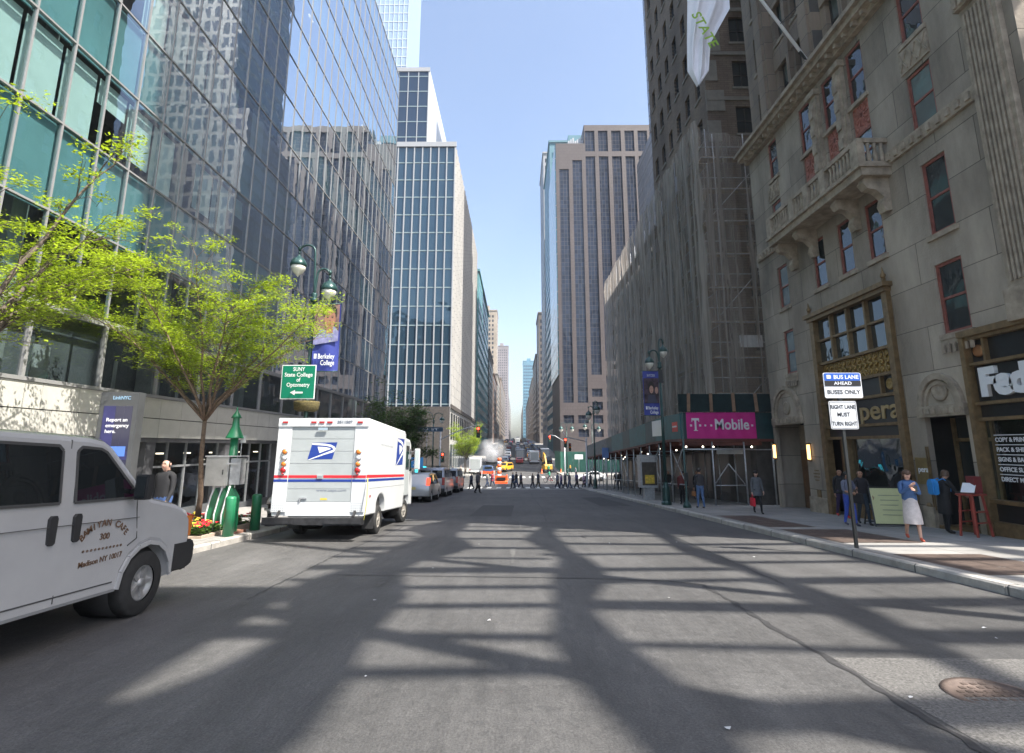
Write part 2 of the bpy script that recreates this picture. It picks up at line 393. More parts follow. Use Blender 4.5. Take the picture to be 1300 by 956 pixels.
for i in range(-3, 4):
    for j in range(-3, 4):
        if i * i + j * j < 12: mh.box(3.85 + i * .075 - .02, 3.85 + i * .075 + .02, 4.85 + j * .075 - .02, 4.85 + j * .075 + .02, g(4.85), g(4.85) + .008)
tag(mh.build('manhole_cover', PLATE), 'round dark iron manhole cover set in the road near the rough patch', 'manhole cover')
for i, (x0, x1, y0, y1, lb) in enumerate([(7.55, 9.3, 9.3, 11.6, 'rusty steel pavement hatch nearest the camera beside the kerb'),
        (7.6, 9.5, 13.4, 16.5, 'long rusty steel hatch in the pavement just past the bus lane sign post'),
        (7.6, 9.0, 17.1, 21.6, 'narrow brown pavement hatch near the three people walking together')]):
    mb = MB(); n = int((y1 - y0) / .75)
    for k in range(n):
        a = y0 + (y1 - y0) * k / n; b = y0 + (y1 - y0) * (k + 1) / n - .03
        for u0, u1 in ((x0, (x0 + x1) / 2 - .015), ((x0 + x1) / 2 + .015, x1)):
            mb.add([(u0, a, g(a) + .158), (u1, a, g(a) + .158), (u1, b, g(b) + .158), (u0, b, g(b) + .158)], [(0, 1, 2, 3)])
    tag(mb.build('pavement_hatch', PLATE), lb, 'cellar hatch')

# ------------------------------------------------------------------ shared building materials
LIME = block_mat('limestone', (.37, .315, .25), (.285, .24, .19), (.13, .11, .085), 2.7, 1.33, .014, ('Y', 'Z'), .85, .55, .45, .45, .5, 1)
LIME2 = M('carved_stone', (.32, .265, .20), .85, var=.35, vs=3, bump=.25, bs=30)
BROWNSTONE = block_mat('weathered_stone', (.27, .21, .155), (.21, .165, .125), (.1, .09, .08), 1.6, .9, .014, ('Y', 'Z'), .85, .4, .4, .35, .5, 1)
RED = M('red_oxide_frame', (.23, .075, .055), .55, var=.25, vs=6)
TERRA = M('terracotta_panel', (.34, .13, .095), .7, var=.35, vs=9, bump=.8, bs=22)
BRONZE = M('bronze', (.21, .14, .068), .42, .45, var=.3, vs=5, bump=.2, bs=20)
DKSTONE = M('black_granite', (.014, .014, .015), .3, var=.3, vs=10)
DARKWOOD = M('dark_frame', (.035, .03, .027), .5, var=.2)
PANE = glass_mat('window_glass', ior=1.7, inside=(.03, .035, .035), wav=.02, ws=1.1)
PANE_B = glass_mat('window_glass_blind', ior=1.8, inside=(.11, .13, .125), wav=.02, ws=1.0)
ROOM = M('dark_room', (.03, .03, .032), .9, var=.3, vs=1)
ALU = M('aluminium', (.55, .56, .57), .38, .35, var=.06)
STEEL = M('galvanised_steel', (.42, .43, .44), .45, .6, var=.2, vs=8)
WHITEP = M('white_enamel', (.74, .75, .76), .35, var=.05, coat=.3)
BLACKM = M('black_metal', (.018, .02, .02), .45, var=.2)
GREENM = M('dark_green_enamel', (.012, .055, .045), .35, var=.2, coat=.3)

def sash_window(parent, tf, a0, a1, z0, z1, frame=RED, pane=None, depth=.2, bars=1, sill=LIME2, fw=.09, sillw=.08, name='window', mull=0):
    """double hung window as a part with its pane and sill as sub-parts"""
    m = MB(tf); D = -depth
    m.box(a0, a0 + fw, D, D + .07, z0, z1); m.box(a1 - fw, a1, D, D + .07, z0, z1); m.box(a0 + fw, a1 - fw, D, D + .07, z1 - fw, z1); m.box(a0 + fw, a1 - fw, D, D + .07, z0, z0 + fw)
    zm = (z0 + z1) / 2
    if bars: m.box(a0 + fw, a1 - fw, D - .01, D + .055, zm - .035, zm + .035)
    for k in range(mull):
        am = a0 + (a1 - a0) * (k + 1) / (mull + 1); m.box(am - .03, am + .03, D - .01, D + .05, z0 + fw, z1 - fw)
    w = m.build(name, frame, parent)
    p = MB(tf); p.quad((a0, D + .02, z0), (a1, D + .02, z0), (a1, D + .02, zm), (a0, D + .02, zm)); p.quad((a0, D + .032, zm), (a1, D + .032, zm), (a1, D + .032, z1), (a0, D + .032, z1))
    p.build('pane', pane or random.choice([PANE, PANE, PANE_B]), w)
    if sill:
        s = MB(tf); s.box(a0 - .1, a1 + .1, -depth + .01, sillw, z0 - .16, z0 - .003); s.build('sill', sill, w)
    return w

# ================================================================== RIGHT: limestone building
LB = empty('stone_building', (FX, 20, -.8), label='grey limestone building with red window frames, small stone balcony and bronze shopfronts', cat='building')
LB.location = (0, 0, 0)
Y0, Y1 = 11.9, 26.85
ZC = 16.9          # cornice
wins = []          # a0,a1,z0,z1,pane kind
lowC = [(14.6, 15.6)]
W = [(14.62, 15.62, 4.95, 7.05, 0), (14.6, 15.55, 7.95, 10.25, 0), (14.6, 15.6, 11.35, 13.3, 1), (14.6, 15.55, 14.45, 16.4, 0),
     (24.05, 24.95, 5.0, 7.0, 1), (24.05, 24.95, 8.1, 10.1, 1), (23.9, 24.75, 14.5, 16.4, 0), (24.0, 24.85, 11.4, 13.3, 1),
     (17.5, 18.35, 8.15, 10.2, 0), (19.2, 20.05, 8.15, 10.2, 0), (21.0, 21.85, 8.15, 10.2, 0)]
tri = [(17.4, 18.35), (19.1, 20.0), (20.85, 21.8)]
for a0, a1 in tri: W += [(a0, a1, 11.3, 12.95, 1), (a0, a1, 14.15, 16.3, 0)]
holes = [w[:4] for w in W if not (w[2] in (11.3, 14.15) and w[0] in (17.4, 19.1, 20.85))] + [(a0, a1, 11.3, 16.3) for a0, a1 in tri] + [(17.62, 22.35, -1.6, 7.05), (11.95, 15.05, -1.3, 4.72), (15.3, 16.85, -1.4, 2.62), (23.95, 26.6, -1.6, 2.75)]
wall = MB(right_wall); holes_wall(wall, Y0, Y1, -1.6, ZC, holes, .16)
wall.add([(Y1, 0, -1.6), (Y1, -20, -1.6), (Y1, -20, ZC + .6), (Y1, -.36, ZC + .6), (Y1, -.36, ZC), (Y1, 0, ZC)], [(0, 1, 2, 3, 4, 5)]); wall.add([(Y0, 0, -1.6), (Y0, -20, -1.6), (Y0, -20, ZC + .6), (Y0, -.36, ZC + .6), (Y0, -.36, ZC), (Y0, 0, ZC)], [(0, 1, 2, 3, 4, 5)])
wall.build('wall', LIME, LB)
inn = MB(right_wall); inn.box(Y0 + .1, Y1 - .1, -19, -1.3, -1.6, ZC - .1); inn.build('interior', ROOM, LB)
for a0, a1, z0, z1, k in W: sash_window(LB, right_wall, a0, a1, z0, z1, pane=[PANE, PANE_B][k], depth=.12, sill=None if (z0, z1) == (11.3, 12.95) else LIME2)
# terracotta spandrels, raised rosette relief
for a0, a1 in tri:
    m = MB(right_wall); m.box(a0 + .002, a1 - .002, -.155, -.06, 12.95, 14.15)
    ac, zc = (a0 + a1) / 2, 13.55
    for k in range(12):
        t = math.pi * k / 6; m.bar((ac, -.05, zc), (ac + .34 * math.cos(t), -.05, zc + .42 * math.sin(t)), .06, .05)
    m.lathe((ac, -.08, zc), [(.16, 0), (.14, .05), (.05, .06)], 12, 'y')
    for s1 in (-1, 1):
        for s2 in (-1, 1): m.lathe((ac + s1 * .33, -.08, zc + s2 * .43), [(.1, 0), (.08, .04), (.02, .05)], 8, 'y')
    m.build('spandrel', TERRA, LB)
# giant pilasters between the triple windows and engaged colonnettes
for a in (18.72, 20.42):
    m = MB(right_wall); m.box(a - .26, a + .26, .003, .14, 11.3, 16.0); m.box(a - .16, a + .16, .14, .24, 11.5, 15.7)
    m.box(a - .32, a + .32, .003, .26, 16.0, 16.25)
    for k in range(5): m.box(a - .14, a + .14, .24, .29, 11.9 + k * .78, 12.3 + k * .78)
    m.build('pilaster', LIME2, LB)
# fluted pilaster beside the frame edge
m = MB(right_wall); m.box(12.15, 13.2, .003, .16, 4.95, 14.1)
for k in range(7): m.box(12.27 + k * .125, 12.33 + k * .125, .16, .215, 5.8, 13.4)
m.box(12.1, 13.25, .003, .28, 4.8, 5.6); m.box(12.1, 13.25, .003, .3, 13.6, 14.3)
for k in range(6): m.ball(right_wall(12.25 + k * .17, .3, 13.8), .09, 6) if False else m.box(12.2 + k * .17, 12.3 + k * .17, .3, .36, 13.65, 14.0)
m.build('fluted_pilaster', LIME2, LB)
# cornice with modillions, dentil band
m = MB(right_wall)
m.box(Y0, Y1 + .1, .003, .22, ZC - .35, ZC - .12); m.box(Y0, Y1 + .25, .003, .5, ZC - .12, ZC + .12); m.box(Y0, Y1 + .35, .003, .66, ZC + .12, ZC + .3)
a = Y0 + .2
while a < Y1: m.box(a, a + .14, .22, .42, ZC - .3, ZC - .123); a += .55
m.build('cornice', LIME2, LB)
for a0, a1, z in ((12.1 + 1.15, 16.95, 11.1), (24.0, 26.7, 11.1)):
    m = MB(right_wall); m.box(a0, a1, .003, .1, z - .12, z + .3)
    a = a0 + .1
    while a < a1 - .2: m.box(a, a + .15, .1, .17, z - .04, z + .18); a += .36
    m.build('band_course', LIME2, LB)
for a0, a1, zz in ((14.5, 15.7, 13.45), (14.5, 15.7, 4.6), (24.0, 25.0, 13.45), (24.0, 25.0, 4.62)):
    m = MB(right_wall); h = .8 if zz > 10 else .25
    m.box(a0, a1, .003, .06, zz, zz + h)
    if h > .5:
        for k in range(3):
            c = a0 + (a1 - a0) * (k + .5) / 3; m.bar((c - .15, .07, zz + .1), (c + .15, .07, zz + .7), .05); m.bar((c + .15, .07, zz + .1), (c - .15, .07, zz + .7), .05)
    else:
        for k in range(6): m.box(a0 + .06 + k * (a1 - a0) / 6, a0 + .16 + k * (a1 - a0) / 6, .06, .11, zz - .2, zz + .06)
    m.build('carved_panel', LIME2, LB)
# balcony
BA = MB(right_wall); b0, b1, bz = 16.75, 23.5, 10.62
BA.box(b0, b1, .003, 1.0, bz, bz + .28); BA.box(b0 - .06, b1 + .06, .003, 1.1, bz + .28, bz + .4)
bal = BA.build('balcony', LIME2, LB)
m = MB(right_wall); m.box(b0, b1, .82, 1.02, bz + 1.18, bz + 1.34); m.box(b0, b1, .84, 1.0, bz + .4, bz + .5)
for p in (b0 + .2, b0 + 2.2, (b0 + b1) / 2, b1 - 2.2, b1 - .2): m.box(p - .19, p + .19, .8, 1.04, bz + .4, bz + 1.25)
for y_ in (b0 + .08, b1 - .08): m.box(y_ - .08, y_ + .08, .003, .84, bz + 1.18, bz + 1.34); m.box(y_ - .08, y_ + .08, .003, .84, bz + .4, bz + .5)
a = b0 + .5
prof = [(.05, 0), (.07, .05), (.085, .2), (.045, .42), (.045, .5), (.075, .66), (.05, .68)]
while a < b1 - .4:
    if min(abs(a - p) for p in (b0 + .2, b0 + 2.2, (b0 + b1) / 2, b1 - 2.2, b1 - .2)) > .24:
        x, y, z = right_wall(a, .92, bz + .5); t = m.tf; m.tf = None; m.lathe((x, y, z), prof, 8); m.tf = t
    a += .21
for d in (.2, .42, .64):
    for y_ in (b0 + .08, b1 - .08):
        t = m.tf; m.tf = None; m.lathe(right_wall(y_, d, bz + .5), prof, 8); m.tf = t
m.build('balustrade', LIME2, bal)
for p in (b0 + .35, (b0 + b1) / 2 - 1.4, (b0 + b1) / 2 + 1.4, b1 - .35):
    m = MB(right_wall); pr = [(0.003, bz - 1.15), (.22, bz - 1.2), (.3, bz - .95), (.22, bz - .7), (.45, bz - .45), (.75, bz - .38), (.88, bz - .18), (.8, bz - .003), (.003, bz - .003)]
    m.add([(p - .16, d, z) for d, z in pr] + [(p + .16, d, z) for d, z in pr], [tuple(range(9)), tuple(range(17, 8, -1))] + [(i, (i + 1) % 9, 9 + (i + 1) % 9, 9 + i) for i in range(9)])
    m.build('bracket', LIME2, bal)
# upper block above the cornice
U = MB(right_wall); ub = []
for k in range(6):
    z0 = ZC + 1.0 + k * 3.3
    ub += [(12.8, 13.7, z0, z0 + 2.1), (14.5, 15.5, z0, z0 + 2.1), (17.2, 18.1, z0, z0 + 2.1), (18.75, 19.65, z0, z0 + 2.1), (21.2, 22.1, z0, z0 + 2.1), (22.75, 23.65, z0, z0 + 2.1), (25.0, 25.9, z0, z0 + 2.1)]
UZ = ZC + 42
Uf = MB(lambda a, d, z: right_wall(a, d - .35, z)); holes_wall(Uf, Y0, Y1, ZC + .3, UZ, ub, .3)
Uf.add([(Y1, 0, ZC + .3), (Y1, -19, ZC + .3), (Y1, -19, UZ), (Y1, 0, UZ)], [(0, 1, 2, 3)]); Uf.add([(Y0, 0, ZC + .3), (Y0, -19, ZC + .3), (Y0, -19, UZ), (Y0, 0, UZ)], [(0, 1, 2, 3)]); Uf.add([(Y0, 0, UZ), (Y1, 0, UZ), (Y1, -19, UZ), (Y0, -19, UZ)], [(0, 1, 2, 3)])
Uf.build('upper_wall', BROWNSTONE, LB)
m = MB(right_wall); m.quad((Y0, -.4, ZC + .29), (Y1, -.4, ZC + .29), (Y1, .1, ZC + .29), (Y0, .1, ZC + .29)); m.build('cornice_top', LIME2, LB)
tfu = lambda a, d, z: right_wall(a, d - .35, z)
for a0, a1, z0, z1 in ub:
    if z0 < ZC + 12: sash_window(LB, tfu, a0, a1, z0, z1, frame=DARKWOOD, pane=PANE_B, depth=.28)
m = MB(tfu)
for a in (16.3, 20.45, 24.4): 
    m.box(a - .45, a + .45, .003, .4, ZC + .3, UZ - 8); m.box(a - .3, a + .3, .4, .52, ZC + .3, UZ - 8)
for a in (18.42, 22.42): m.box(a - .12, a + .12, .003, .2, ZC + .3, UZ - 8)
for k in range(7):
    z = ZC + .5 + k * 3.3
    for a0, a1 in ((17.0, 19.9), (21.0, 23.9)): m.box(a0, a1, .003, .08, z - .85, z + .2)
m.build('buttress', BROWNSTONE, LB)
# small round-arched doorways
def portal(a0, a1, zl, depth, label=None):
    ac = (a0 + a1) / 2; r = (a1 - a0) / 2 + .12
    m = MB(right_wall)
    m.box(a0 - .18, a1 + .18, .003, .14, zl, zl + .32)
    n = 7
    for k in range(n): m.box(a0 - .1 + k * (a1 - a0 + .2) / n, a0 + .06 + k * (a1 - a0 + .2) / n, .14, .18, zl + .08, zl + .24)
    zc = zl + .32
    for rr, w, dd in ((r, .16, .13), (r - .2, .1, .08)):
        pts = []
        for k in range(15):
            t = math.pi * k / 14; pts.append((ac + rr * math.cos(t), math.sin(t) * rr * 1.12))
        for (p, q), (p2, q2) in zip(pts, pts[1:]): m.bar((p, dd / 2 + .003, zc + q), (p2, dd / 2 + .003, zc + q2), dd, w, up=(0, 1, 0)) if False else m.add(
            [(p, .003, zc + q), (p2, .003, zc + q2), (ac + (p2 - ac) * (rr - w) / rr, .003, zc + q2 * (rr - w) / rr), (ac + (p - ac) * (rr - w) / rr, .003, zc + q * (rr - w) / rr),
             (p, dd, zc + q), (p2, dd, zc + q2), (ac + (p2 - ac) * (rr - w) / rr, dd, zc + q2 * (rr - w) / rr), (ac + (p - ac) * (rr - w) / rr, dd, zc + q * (rr - w) / rr)],
            [(0, 1, 2, 3), (4, 5, 6, 7), (0, 1, 5, 4), (2, 3, 7, 6), (1, 2, 6, 5), (3, 0, 4, 7)])
    m.lathe((ac, .003, zc + .42), [(.3, 0), (.3, .05), (.24, .07), (.2, .04), (.08, .06), (.01, .07)], 16, 'y')
    m.build('arch_surround', LIME2, LB)
portal(15.35, 16.8, 2.62, .3); portal(24.1, 26.45, 2.75, .3)
# lit porch behind the small arch: brass door, glazed door by the print shop
m = MB(right_wall); m.box(24.0, 26.55, -1.2, -1.1, -1.6, 2.75); m.build('porch_wall', M('warm_stone', (.3, .24, .17), .7, var=.3, vs=2), LB)
m = MB(right_wall); m.box(24.3, 25.3, -1.08, -1.0, -1.3, 1.6); m.box(25.5, 26.4, -1.08, -1.0, -1.3, 1.6)
dr = m.build('door', M('varnished_wood', (.12, .055, .02), .35, var=.4, vs=3, coat=.4), LB)
m = MB(right_wall); m.box(25.15, 25.2, -1.0, -.94, -.2, .2); m.build('handle', BRONZE, dr)
for a in (23.62, 26.72):
    m = MB(right_wall); m.box(a - .09, a + .09, .003, .14, 1.15, 1.2); m.box(a - .09, a + .09, .003, .14, 1.85, 1.9); m.box(a - .07, a + .07, .003, .04, 1.2, 1.85)
    sc_ = m.build('wall_lantern', BRONZE, LB)
    m = MB(right_wall); m.box(a - .06, a + .06, .04, .12, 1.22, 1.83); m.build('lamp_glass', M('warm_lamp', (.9, .6, .25), .5, var=0, emit=(1, .55, .18), es=1.6), sc_)
m = MB(right_wall); m.box(15.35, 16.8, -.9, -.82, -1.2, 2.6); m.build('door', PANE, LB)
m = MB(right_wall); m.box(15.36, 15.45, -.8, -.72, -1.2, 2.6); m.box(16.7, 16.8, -.8, -.72, -1.2, 2.6); m.box(16.05, 16.12, -.8, -.72, -1.2, 2.6); m.box(15.45, 16.7, -.8, -.72, 1.9, 2.0); m.box(15.36, 16.8, -.8, .05, -.62, -.5)
m.build('door_frame', BRONZE, LB)
# low plinth
for a0, a1 in ((15.08, 15.28), (16.88, 17.3), (22.55, 23.9)): m = MB(right_wall); m.box(a0, a1, .003, .1, -1.6, g((a0 + a1) / 2) + .75); m.build('plinth', LIME2, LB)
# engraved plaque lines beside the small arch
m = MB(right_wall)
for k, w in enumerate((.34, .5, .44, .3)): m.box(23.3 - w / 2, 23.3 + w / 2, .003, .012, .75 - k * .13, .8 - k * .13)
m.box(23.1, 23.38, .003, .03, -.35, 0); m.build('plaque', BRONZE, LB)

# ---- bronze restaurant shopfront
SF = MB(right_wall)
def frame_rect(m, a0, a1, z0, z1, w=.14, d0=-.12, d1=.1):
    m.box(a0, a0 + w, d0, d1, z0, z1); m.box(a1 - w, a1, d0, d1, z0, z1); m.box(a0 + w, a1 - w, d0, d1, z1 - w, z1); m.box(a0 + w, a1 - w, d0, d1, z0, z0 + w)
A0, A1 = 17.58, 22.4
SF.box(A0, A0 + .26, -.14, .16, -1.5, 7.0); SF.box(A1 - .26, A1, -.14, .16, -1.6, 7.0)
SF.box(A0 - .15, A1 + .15, -.05, .34, 7.0, 7.16); SF.box(A0 - .05, A1 + .05, -.05, .24, 6.85, 7.0)
for a in (A0 + .05, A1 - .05): SF.box(a - .05, a + .05, .1, .2, 7.16, 7.3); SF.tf, t = None, SF.tf; SF.lathe(right_wall(a, .15, 7.3), [(.05, 0), (.1, .1), (.05, .2), (.02, .35), (.001, .42)], 8); SF.tf = t
for z in (5.0, 4.12, 3.42, 2.45, 2.02): SF.box(A0 + .26, A1 - .26, -.14, .08, z, z + .1)
for k in range(1, 4):
    a = A0 + .26 + (A1 - A0 - .52) * k / 4; SF.box(a - .05, a + .05, -.12, .09, 5.1, 6.85)
SF.box(A0 + .26, A1 - .26, -.12, .07, 5.95, 6.03)
for a in (21.15, 20.9): SF.box(a - .05, a + .05, -.14, .08, -1.3, 2.02)
SF.box(A0 + .26, 20.9, -.14, .12, -1.4, -.25)
SF.box(18.55, 18.63, -.12, .06, 3.52, 4.12); SF.box(21.4, 21.48, -.12, .06, 3.52, 4.12)
sf = SF.build('shopfront_frame', BRONZE, LB, bevel=.012)
for k in range(4):
    for z0, z1 in ((5.1, 5.95), (6.03, 6.85)):
        a0 = A0 + .26 + (A1 - A0 - .52) * k / 4; a1 = A0 + .26 + (A1 - A0 - .52) * (k + 1) / 4
        m = MB(right_wall); m.quad((a0, -.06, z0), (a1, -.06, z0), (a1, -.06, z1), (a0, -.06, z1)); m.build('pane', PANE, sf)
m = MB(right_wall); rnd = random.Random(4)
m.box(A0 + .26, A1 - .26, -.12, -.08, 4.22, 5.0)
a = A0 + .35
while a < A1 - .35:
    for z in (4.36, 4.62, 4.86):
        t = rnd.uniform(0, 6); m.tf, tt = None, m.tf
        m.lathe(right_wall(a, -.08, z), [(.085, 0), (.1, -.05), (.05, -.06), (.02, -.02)], 7, 'x'); m.tf = tt
    m.bar((a, -.04, 4.24), (a + .15, -.04, 4.98), .035); m.bar((a + .15, -.04, 4.24), (a, -.04, 4.98), .035); a += .3
m.build('ornamental_frieze', M('gilded_bronze', (.36, .24, .08), .38, .55, var=.4, vs=12), sf)
for z0, z1 in ((2.55, 3.42), (3.52, 4.12), (2.12, 2.45)): m = MB(right_wall); m.box(A0 + .26, A1 - .26, -.12, -.07, z0, z1); m.build('fascia', DKSTONE, sf)
for a in (18.25, 21.75):
    m = MB(right_wall); m.lathe((a, -.068, 3.82), [(.2, 0), (.2, .03), (.15, .05), (.12, .03), (.02, .05)], 16, 'y'); m.build('medallion', MATS['gilded_bronze'], sf)
rdir, up = (0, -1, 0), (0, 0, 1)
lettering('shop_sign', 'pera', .95, right_wall(19.0, -.05, 2.98), rdir, up, M('sign_gold', (.45, .33, .16), .4, .4), sf, width=2.1, bold=.012, ex=.02)
m = MB(right_wall); m.quad((A0 + .26, -.1, -.25), (20.9, -.1, -.25), (20.9, -.1, 2.02), (A0 + .26, -.1, 2.02)); m.build('shop_window', glass_mat('shop_glass', tint=(.72, .8, .76), ior=1.9, wav=.03, ws=.8), sf)
m = MB(right_wall); m.box(21.2, 22.14, -.5, -.42, -1.4, 2.0); m.build('shop_door', MATS['varnished_wood'], sf)
# the dining room behind the glass
m = MB(right_wall); m.box(17.8, 21.0, -3.2, -3.1, -1.3, 2.3); m.box(17.8, 21.0, -3.1, -.3, -1.4, -1.0); m.build('shop_interior', M('shop_wall', (.2, .17, .13), .8, var=.4, vs=1.2), sf)
m = MB(right_wall)
for k in range(5):
    a = 18.2 + k * .6; m.box(a, a + .4, -1.6, -1.2, -1.0, -.25); m.box(a - .05, a + .1, -1.65, -1.55, -.25, .25)
    m.box(a, a + .22, -2.9, -2.8, .5, 1.2)
m.build('shop_furniture', M('cream_cloth', (.45, .42, .36), .7), sf)
# wall plaque
PL = MB(right_wall); PL.box(16.86, 17.46, .003, .035, .62, 1.42); pl = PL.build('shop_plaque', M('brass_plate', (.26, .19, .08), .4, .6, var=.2), LB)
lettering('lettering', 'pera', .24, right_wall(17.16, .04, 1.06), rdir, up, WHITEP, pl, width=.42, ex=.003, bold=.004)
m = MB(right_wall); m.bar((16.84, .05, 1.75), (16.84, .05, -.1), .03); m.bar((16.92, .05, 1.75), (16.92, .05, -.1), .03); m.build('brass_rail', BRONZE, LB)
m = MB(right_wall); m.lathe((17.15, .004, -.02), [(.11, 0), (.11, .04), (.05, .07)], 14, 'y'); m.build('standpipe_cap', BRONZE, LB)

# ---- print shop front
B0, B1 = 12.05, 15.0
P = MB(right_wall)
P.box(B1 - .17, B1, -.12, .16, -1.2, 4.7); P.box(B0, B1, -.1, .2, 4.7, 4.88); P.box(B0, B1 - .17, -.12, .12, 4.6, 4.7)
for z in (3.9, 2.84, 2.42): P.box(B0, B1 - .17, -.12, .1, z, z + .09)
P.box(14.28, 14.36, -.12, .08, 3.99, 4.6); P.box(B0, B1 - .17, -.12, .12, .3, .4)
P.box(B0, B1 - .17, -.12, .12, -.5, -.15)
ps = P.build('shopfront_frame', BRONZE, LB, bevel=.01)
for z0, z1 in ((2.93, 3.9), (3.99, 4.6), (2.51, 2.84), (-.15, .3)): m = MB(right_wall); m.box(B0, B1 - .17, -.12, -.05, z0, z1); m.build('fascia', DKSTONE, ps)
m = MB(right_wall); m.lathe((14.6, -.048, 4.3), [(.17, 0), (.17, .03), (.12, .05), (.02, .04)], 16, 'y'); m.build('medallion', M('copper', (.5, .25, .12), .4, .7, var=.2), ps)
lettering('shop_sign', 'Fed', .98, right_wall(13.93, 0, 3.4), rdir, up, WHITEP, ps, width=1.42, bold=.055, ex=.05, sp=.9)
lettering('shop_sign', 'Ex', .98, right_wall(12.72, 0, 3.4), rdir, up, M('sign_grey', (.5, .5, .5), .4), ps, width=.9, bold=.05, ex=.05, sp=.9)
m = MB(right_wall); m.quad((B0, -.08, .4), (B1 - .17, -.08, .4), (B1 - .17, -.08, 2.42), (B0, -.08, 2.42)); m.build('shop_window', MATS['shop_glass'], ps)
m = MB(right_wall); m.box(B0, 14.9, -2.6, -2.5, -1, 2.6); m.build('shop_interior', M('pale_green_wall', (.28, .35, .33), .8, var=.3, vs=.9), ps)
m = MB(right_wall); m.box(12.1, 14.7, -1.4, -1.0, .0, .8); m.box(12.4, 14.2, -2.4, -2.3, 1.2, 1.9); m.build('shop_furniture', M('grey_counter', (.2, .21, .22), .6), ps)
for k, t_ in enumerate(('COPY & PRINT', 'PACK & SHIP', 'SIGNS & BANNERS', 'OFFICE SUPPLIES', 'DIRECT MAIL')):
    z = 1.92 - k * .25; w = {0: .92, 1: .84, 2: 1.18, 3: 1.14, 4: .84}[k]
    lettering('lettering', t_, .155, right_wall(14.58 - w / 2, -.07, z), rdir, up, WHITEP, ps, width=w, ex=.002, bold=.004)
    m = MB(right_wall); m.box(12.6, 14.6, -.075, -.068, z + .115, z + .135); m.build('rule_line', WHITEP, ps)

# ---- flagpole and flag
fl = empty('flagpole', (0, 0, 0), label='white pole slanting out from the stone facade above the balcony', cat='flagpole')
m = MB(); m.tube([(12.4, 20.2, 17.3), (9.6, 20.1, 22.1), (6.6, 20.0, 27.3)], [.07, .065, .05], 10); m.build('pole', WHITEP, fl)
m = MB(); m.box(12.05, 12.62, 20.0, 20.4, 17.0, 17.5); m.bar((11.2, 20.1, 19.3), (12.6, 19.5, 20.6), .02); m.bar((11.2, 20.1, 19.3), (12.6, 20.9, 20.6), .02); m.bar((11.9, 20.15, 18.0), (12.6, 20.2, 17.1), .08); m.build('bracket', BLACKM, fl)
m = MB(); fn = 30; fk = 22; vs = []
def along(path, t):
    k = t * (len(path) - 1); a = min(int(k), len(path) - 2); f_ = k - a
    return path[a][0] + (path[a + 1][0] - path[a][0]) * f_, path[a][1] + (path[a + 1][1] - path[a][1]) * f_
LPA = [(6.95, 26.6), (7.2, 22.5), (7.35, 20.4), (7.2, 18.4), (7.12, 17.0), (7.46, 16.25)]
RPA = [(9.15, 22.85), (9.12, 21.2), (9.05, 19.9), (8.1, 18.2), (7.97, 16.95), (7.5, 16.22)]
# cloth hanging from the pole in gathered folds
for i in range(fk + 1):
    u = i / fk
    for j in range(fn + 1):
        v = j / fn; (lx, lz), (rx, rz_) = along(LPA, v), along(RPA, v)
        fold = min(1, v * 2) * (1 - .55 * v)
        vs.append((lx + (rx - lx) * u, 20.0 + (.16 * math.sin(u * 15 + v * 3.0) + .07 * math.sin(u * 33 + 1 + v * 5)) * fold - .25 * v * math.sin(u * 3.1), lz + (rz_ - lz) * u))
m.smooth = True
m.add(vs, [(i * (fn + 1) + j, i * (fn + 1) + j + 1, (i + 1) * (fn + 1) + j + 1, (i + 1) * (fn + 1) + j) for i in range(fk) for j in range(fn)])
fg = m.build('flag', M('flag_cloth', (.75, .75, .8), .8, var=.04), None); tag(fg, 'large white flag with green lettering hanging from the slanted pole', 'flag')
me = text_mesh('STATE', .56, ex=.003, bold=.01, sp=1.05)
xs = [v.co.x for v in me.vertices]; kx = 1.72 / (max(xs) - min(xs))
for v in me.vertices:
    s_, t_ = v.co.x * kx, v.co.y; a = R(-66.7)
    v.co = Vector((7.72 + s_ * math.cos(a) - t_ * math.sin(a), 19.42 + v.co.z, 18.46 + s_ * math.sin(a) + t_ * math.cos(a)))
me.materials.clear(); me.materials.append(M('flag_green', (.25, .42, .05), .8, var=0)); link('lettering', me, fg)

# ================================================================== out of the picture on the right: steel frame added to cast bar shadows on the road
SFm = empty('added_shade_frame', (0, 0, 0), label='open steel frame of a building going up beside the limestone building', cat='building frame')
rnd = random.Random(11)
ZF = 30.0; x = 15.5; gx = []
while x < 35:
    w = rnd.choice([.4, .6, .95, 1.3]); ph_, am, sl = rnd.uniform(0, 6), rnd.uniform(.1, .38), rnd.uniform(-.05, .07); beams = MB(); n = 26; L = []
    for k in range(n + 1):
        y = -16 + 27.6 * k / n; xc = x + w / 2 + am * math.sin(y * .75 + ph_) + sl * (y + 2); ww = w * (1 + .35 * math.sin(y * 1.3 + ph_ * 2))
        L.append((xc - ww / 2, xc + ww / 2, y))
    vs = [(a, y, ZF) for a, b, y in L] + [(b, y, ZF) for a, b, y in L]; m_ = n + 1
    vs += [(a, y, ZF + .3) for a, b, y in L] + [(b, y, ZF + .3) for a, b, y in L]
    beams.add(vs, [(k, k + 1, m_ + k + 1, m_ + k) for k in range(n)] + [(2 * m_ + k, 2 * m_ + k + 1, 3 * m_ + k + 1, 3 * m_ + k) for k in range(n)] + [(k, k + 1, 2 * m_ + k + 1, 2 * m_ + k) for k in range(n)] + [(m_ + k, m_ + k + 1, 3 * m_ + k + 1, 3 * m_ + k) for k in range(n)])
    beams.build('shade_girder', STEEL, SFm); gx.append((x, w, sl)); x += w + rnd.uniform(1.9, 3.0)  # wavy bars added only for the long shadows on the road
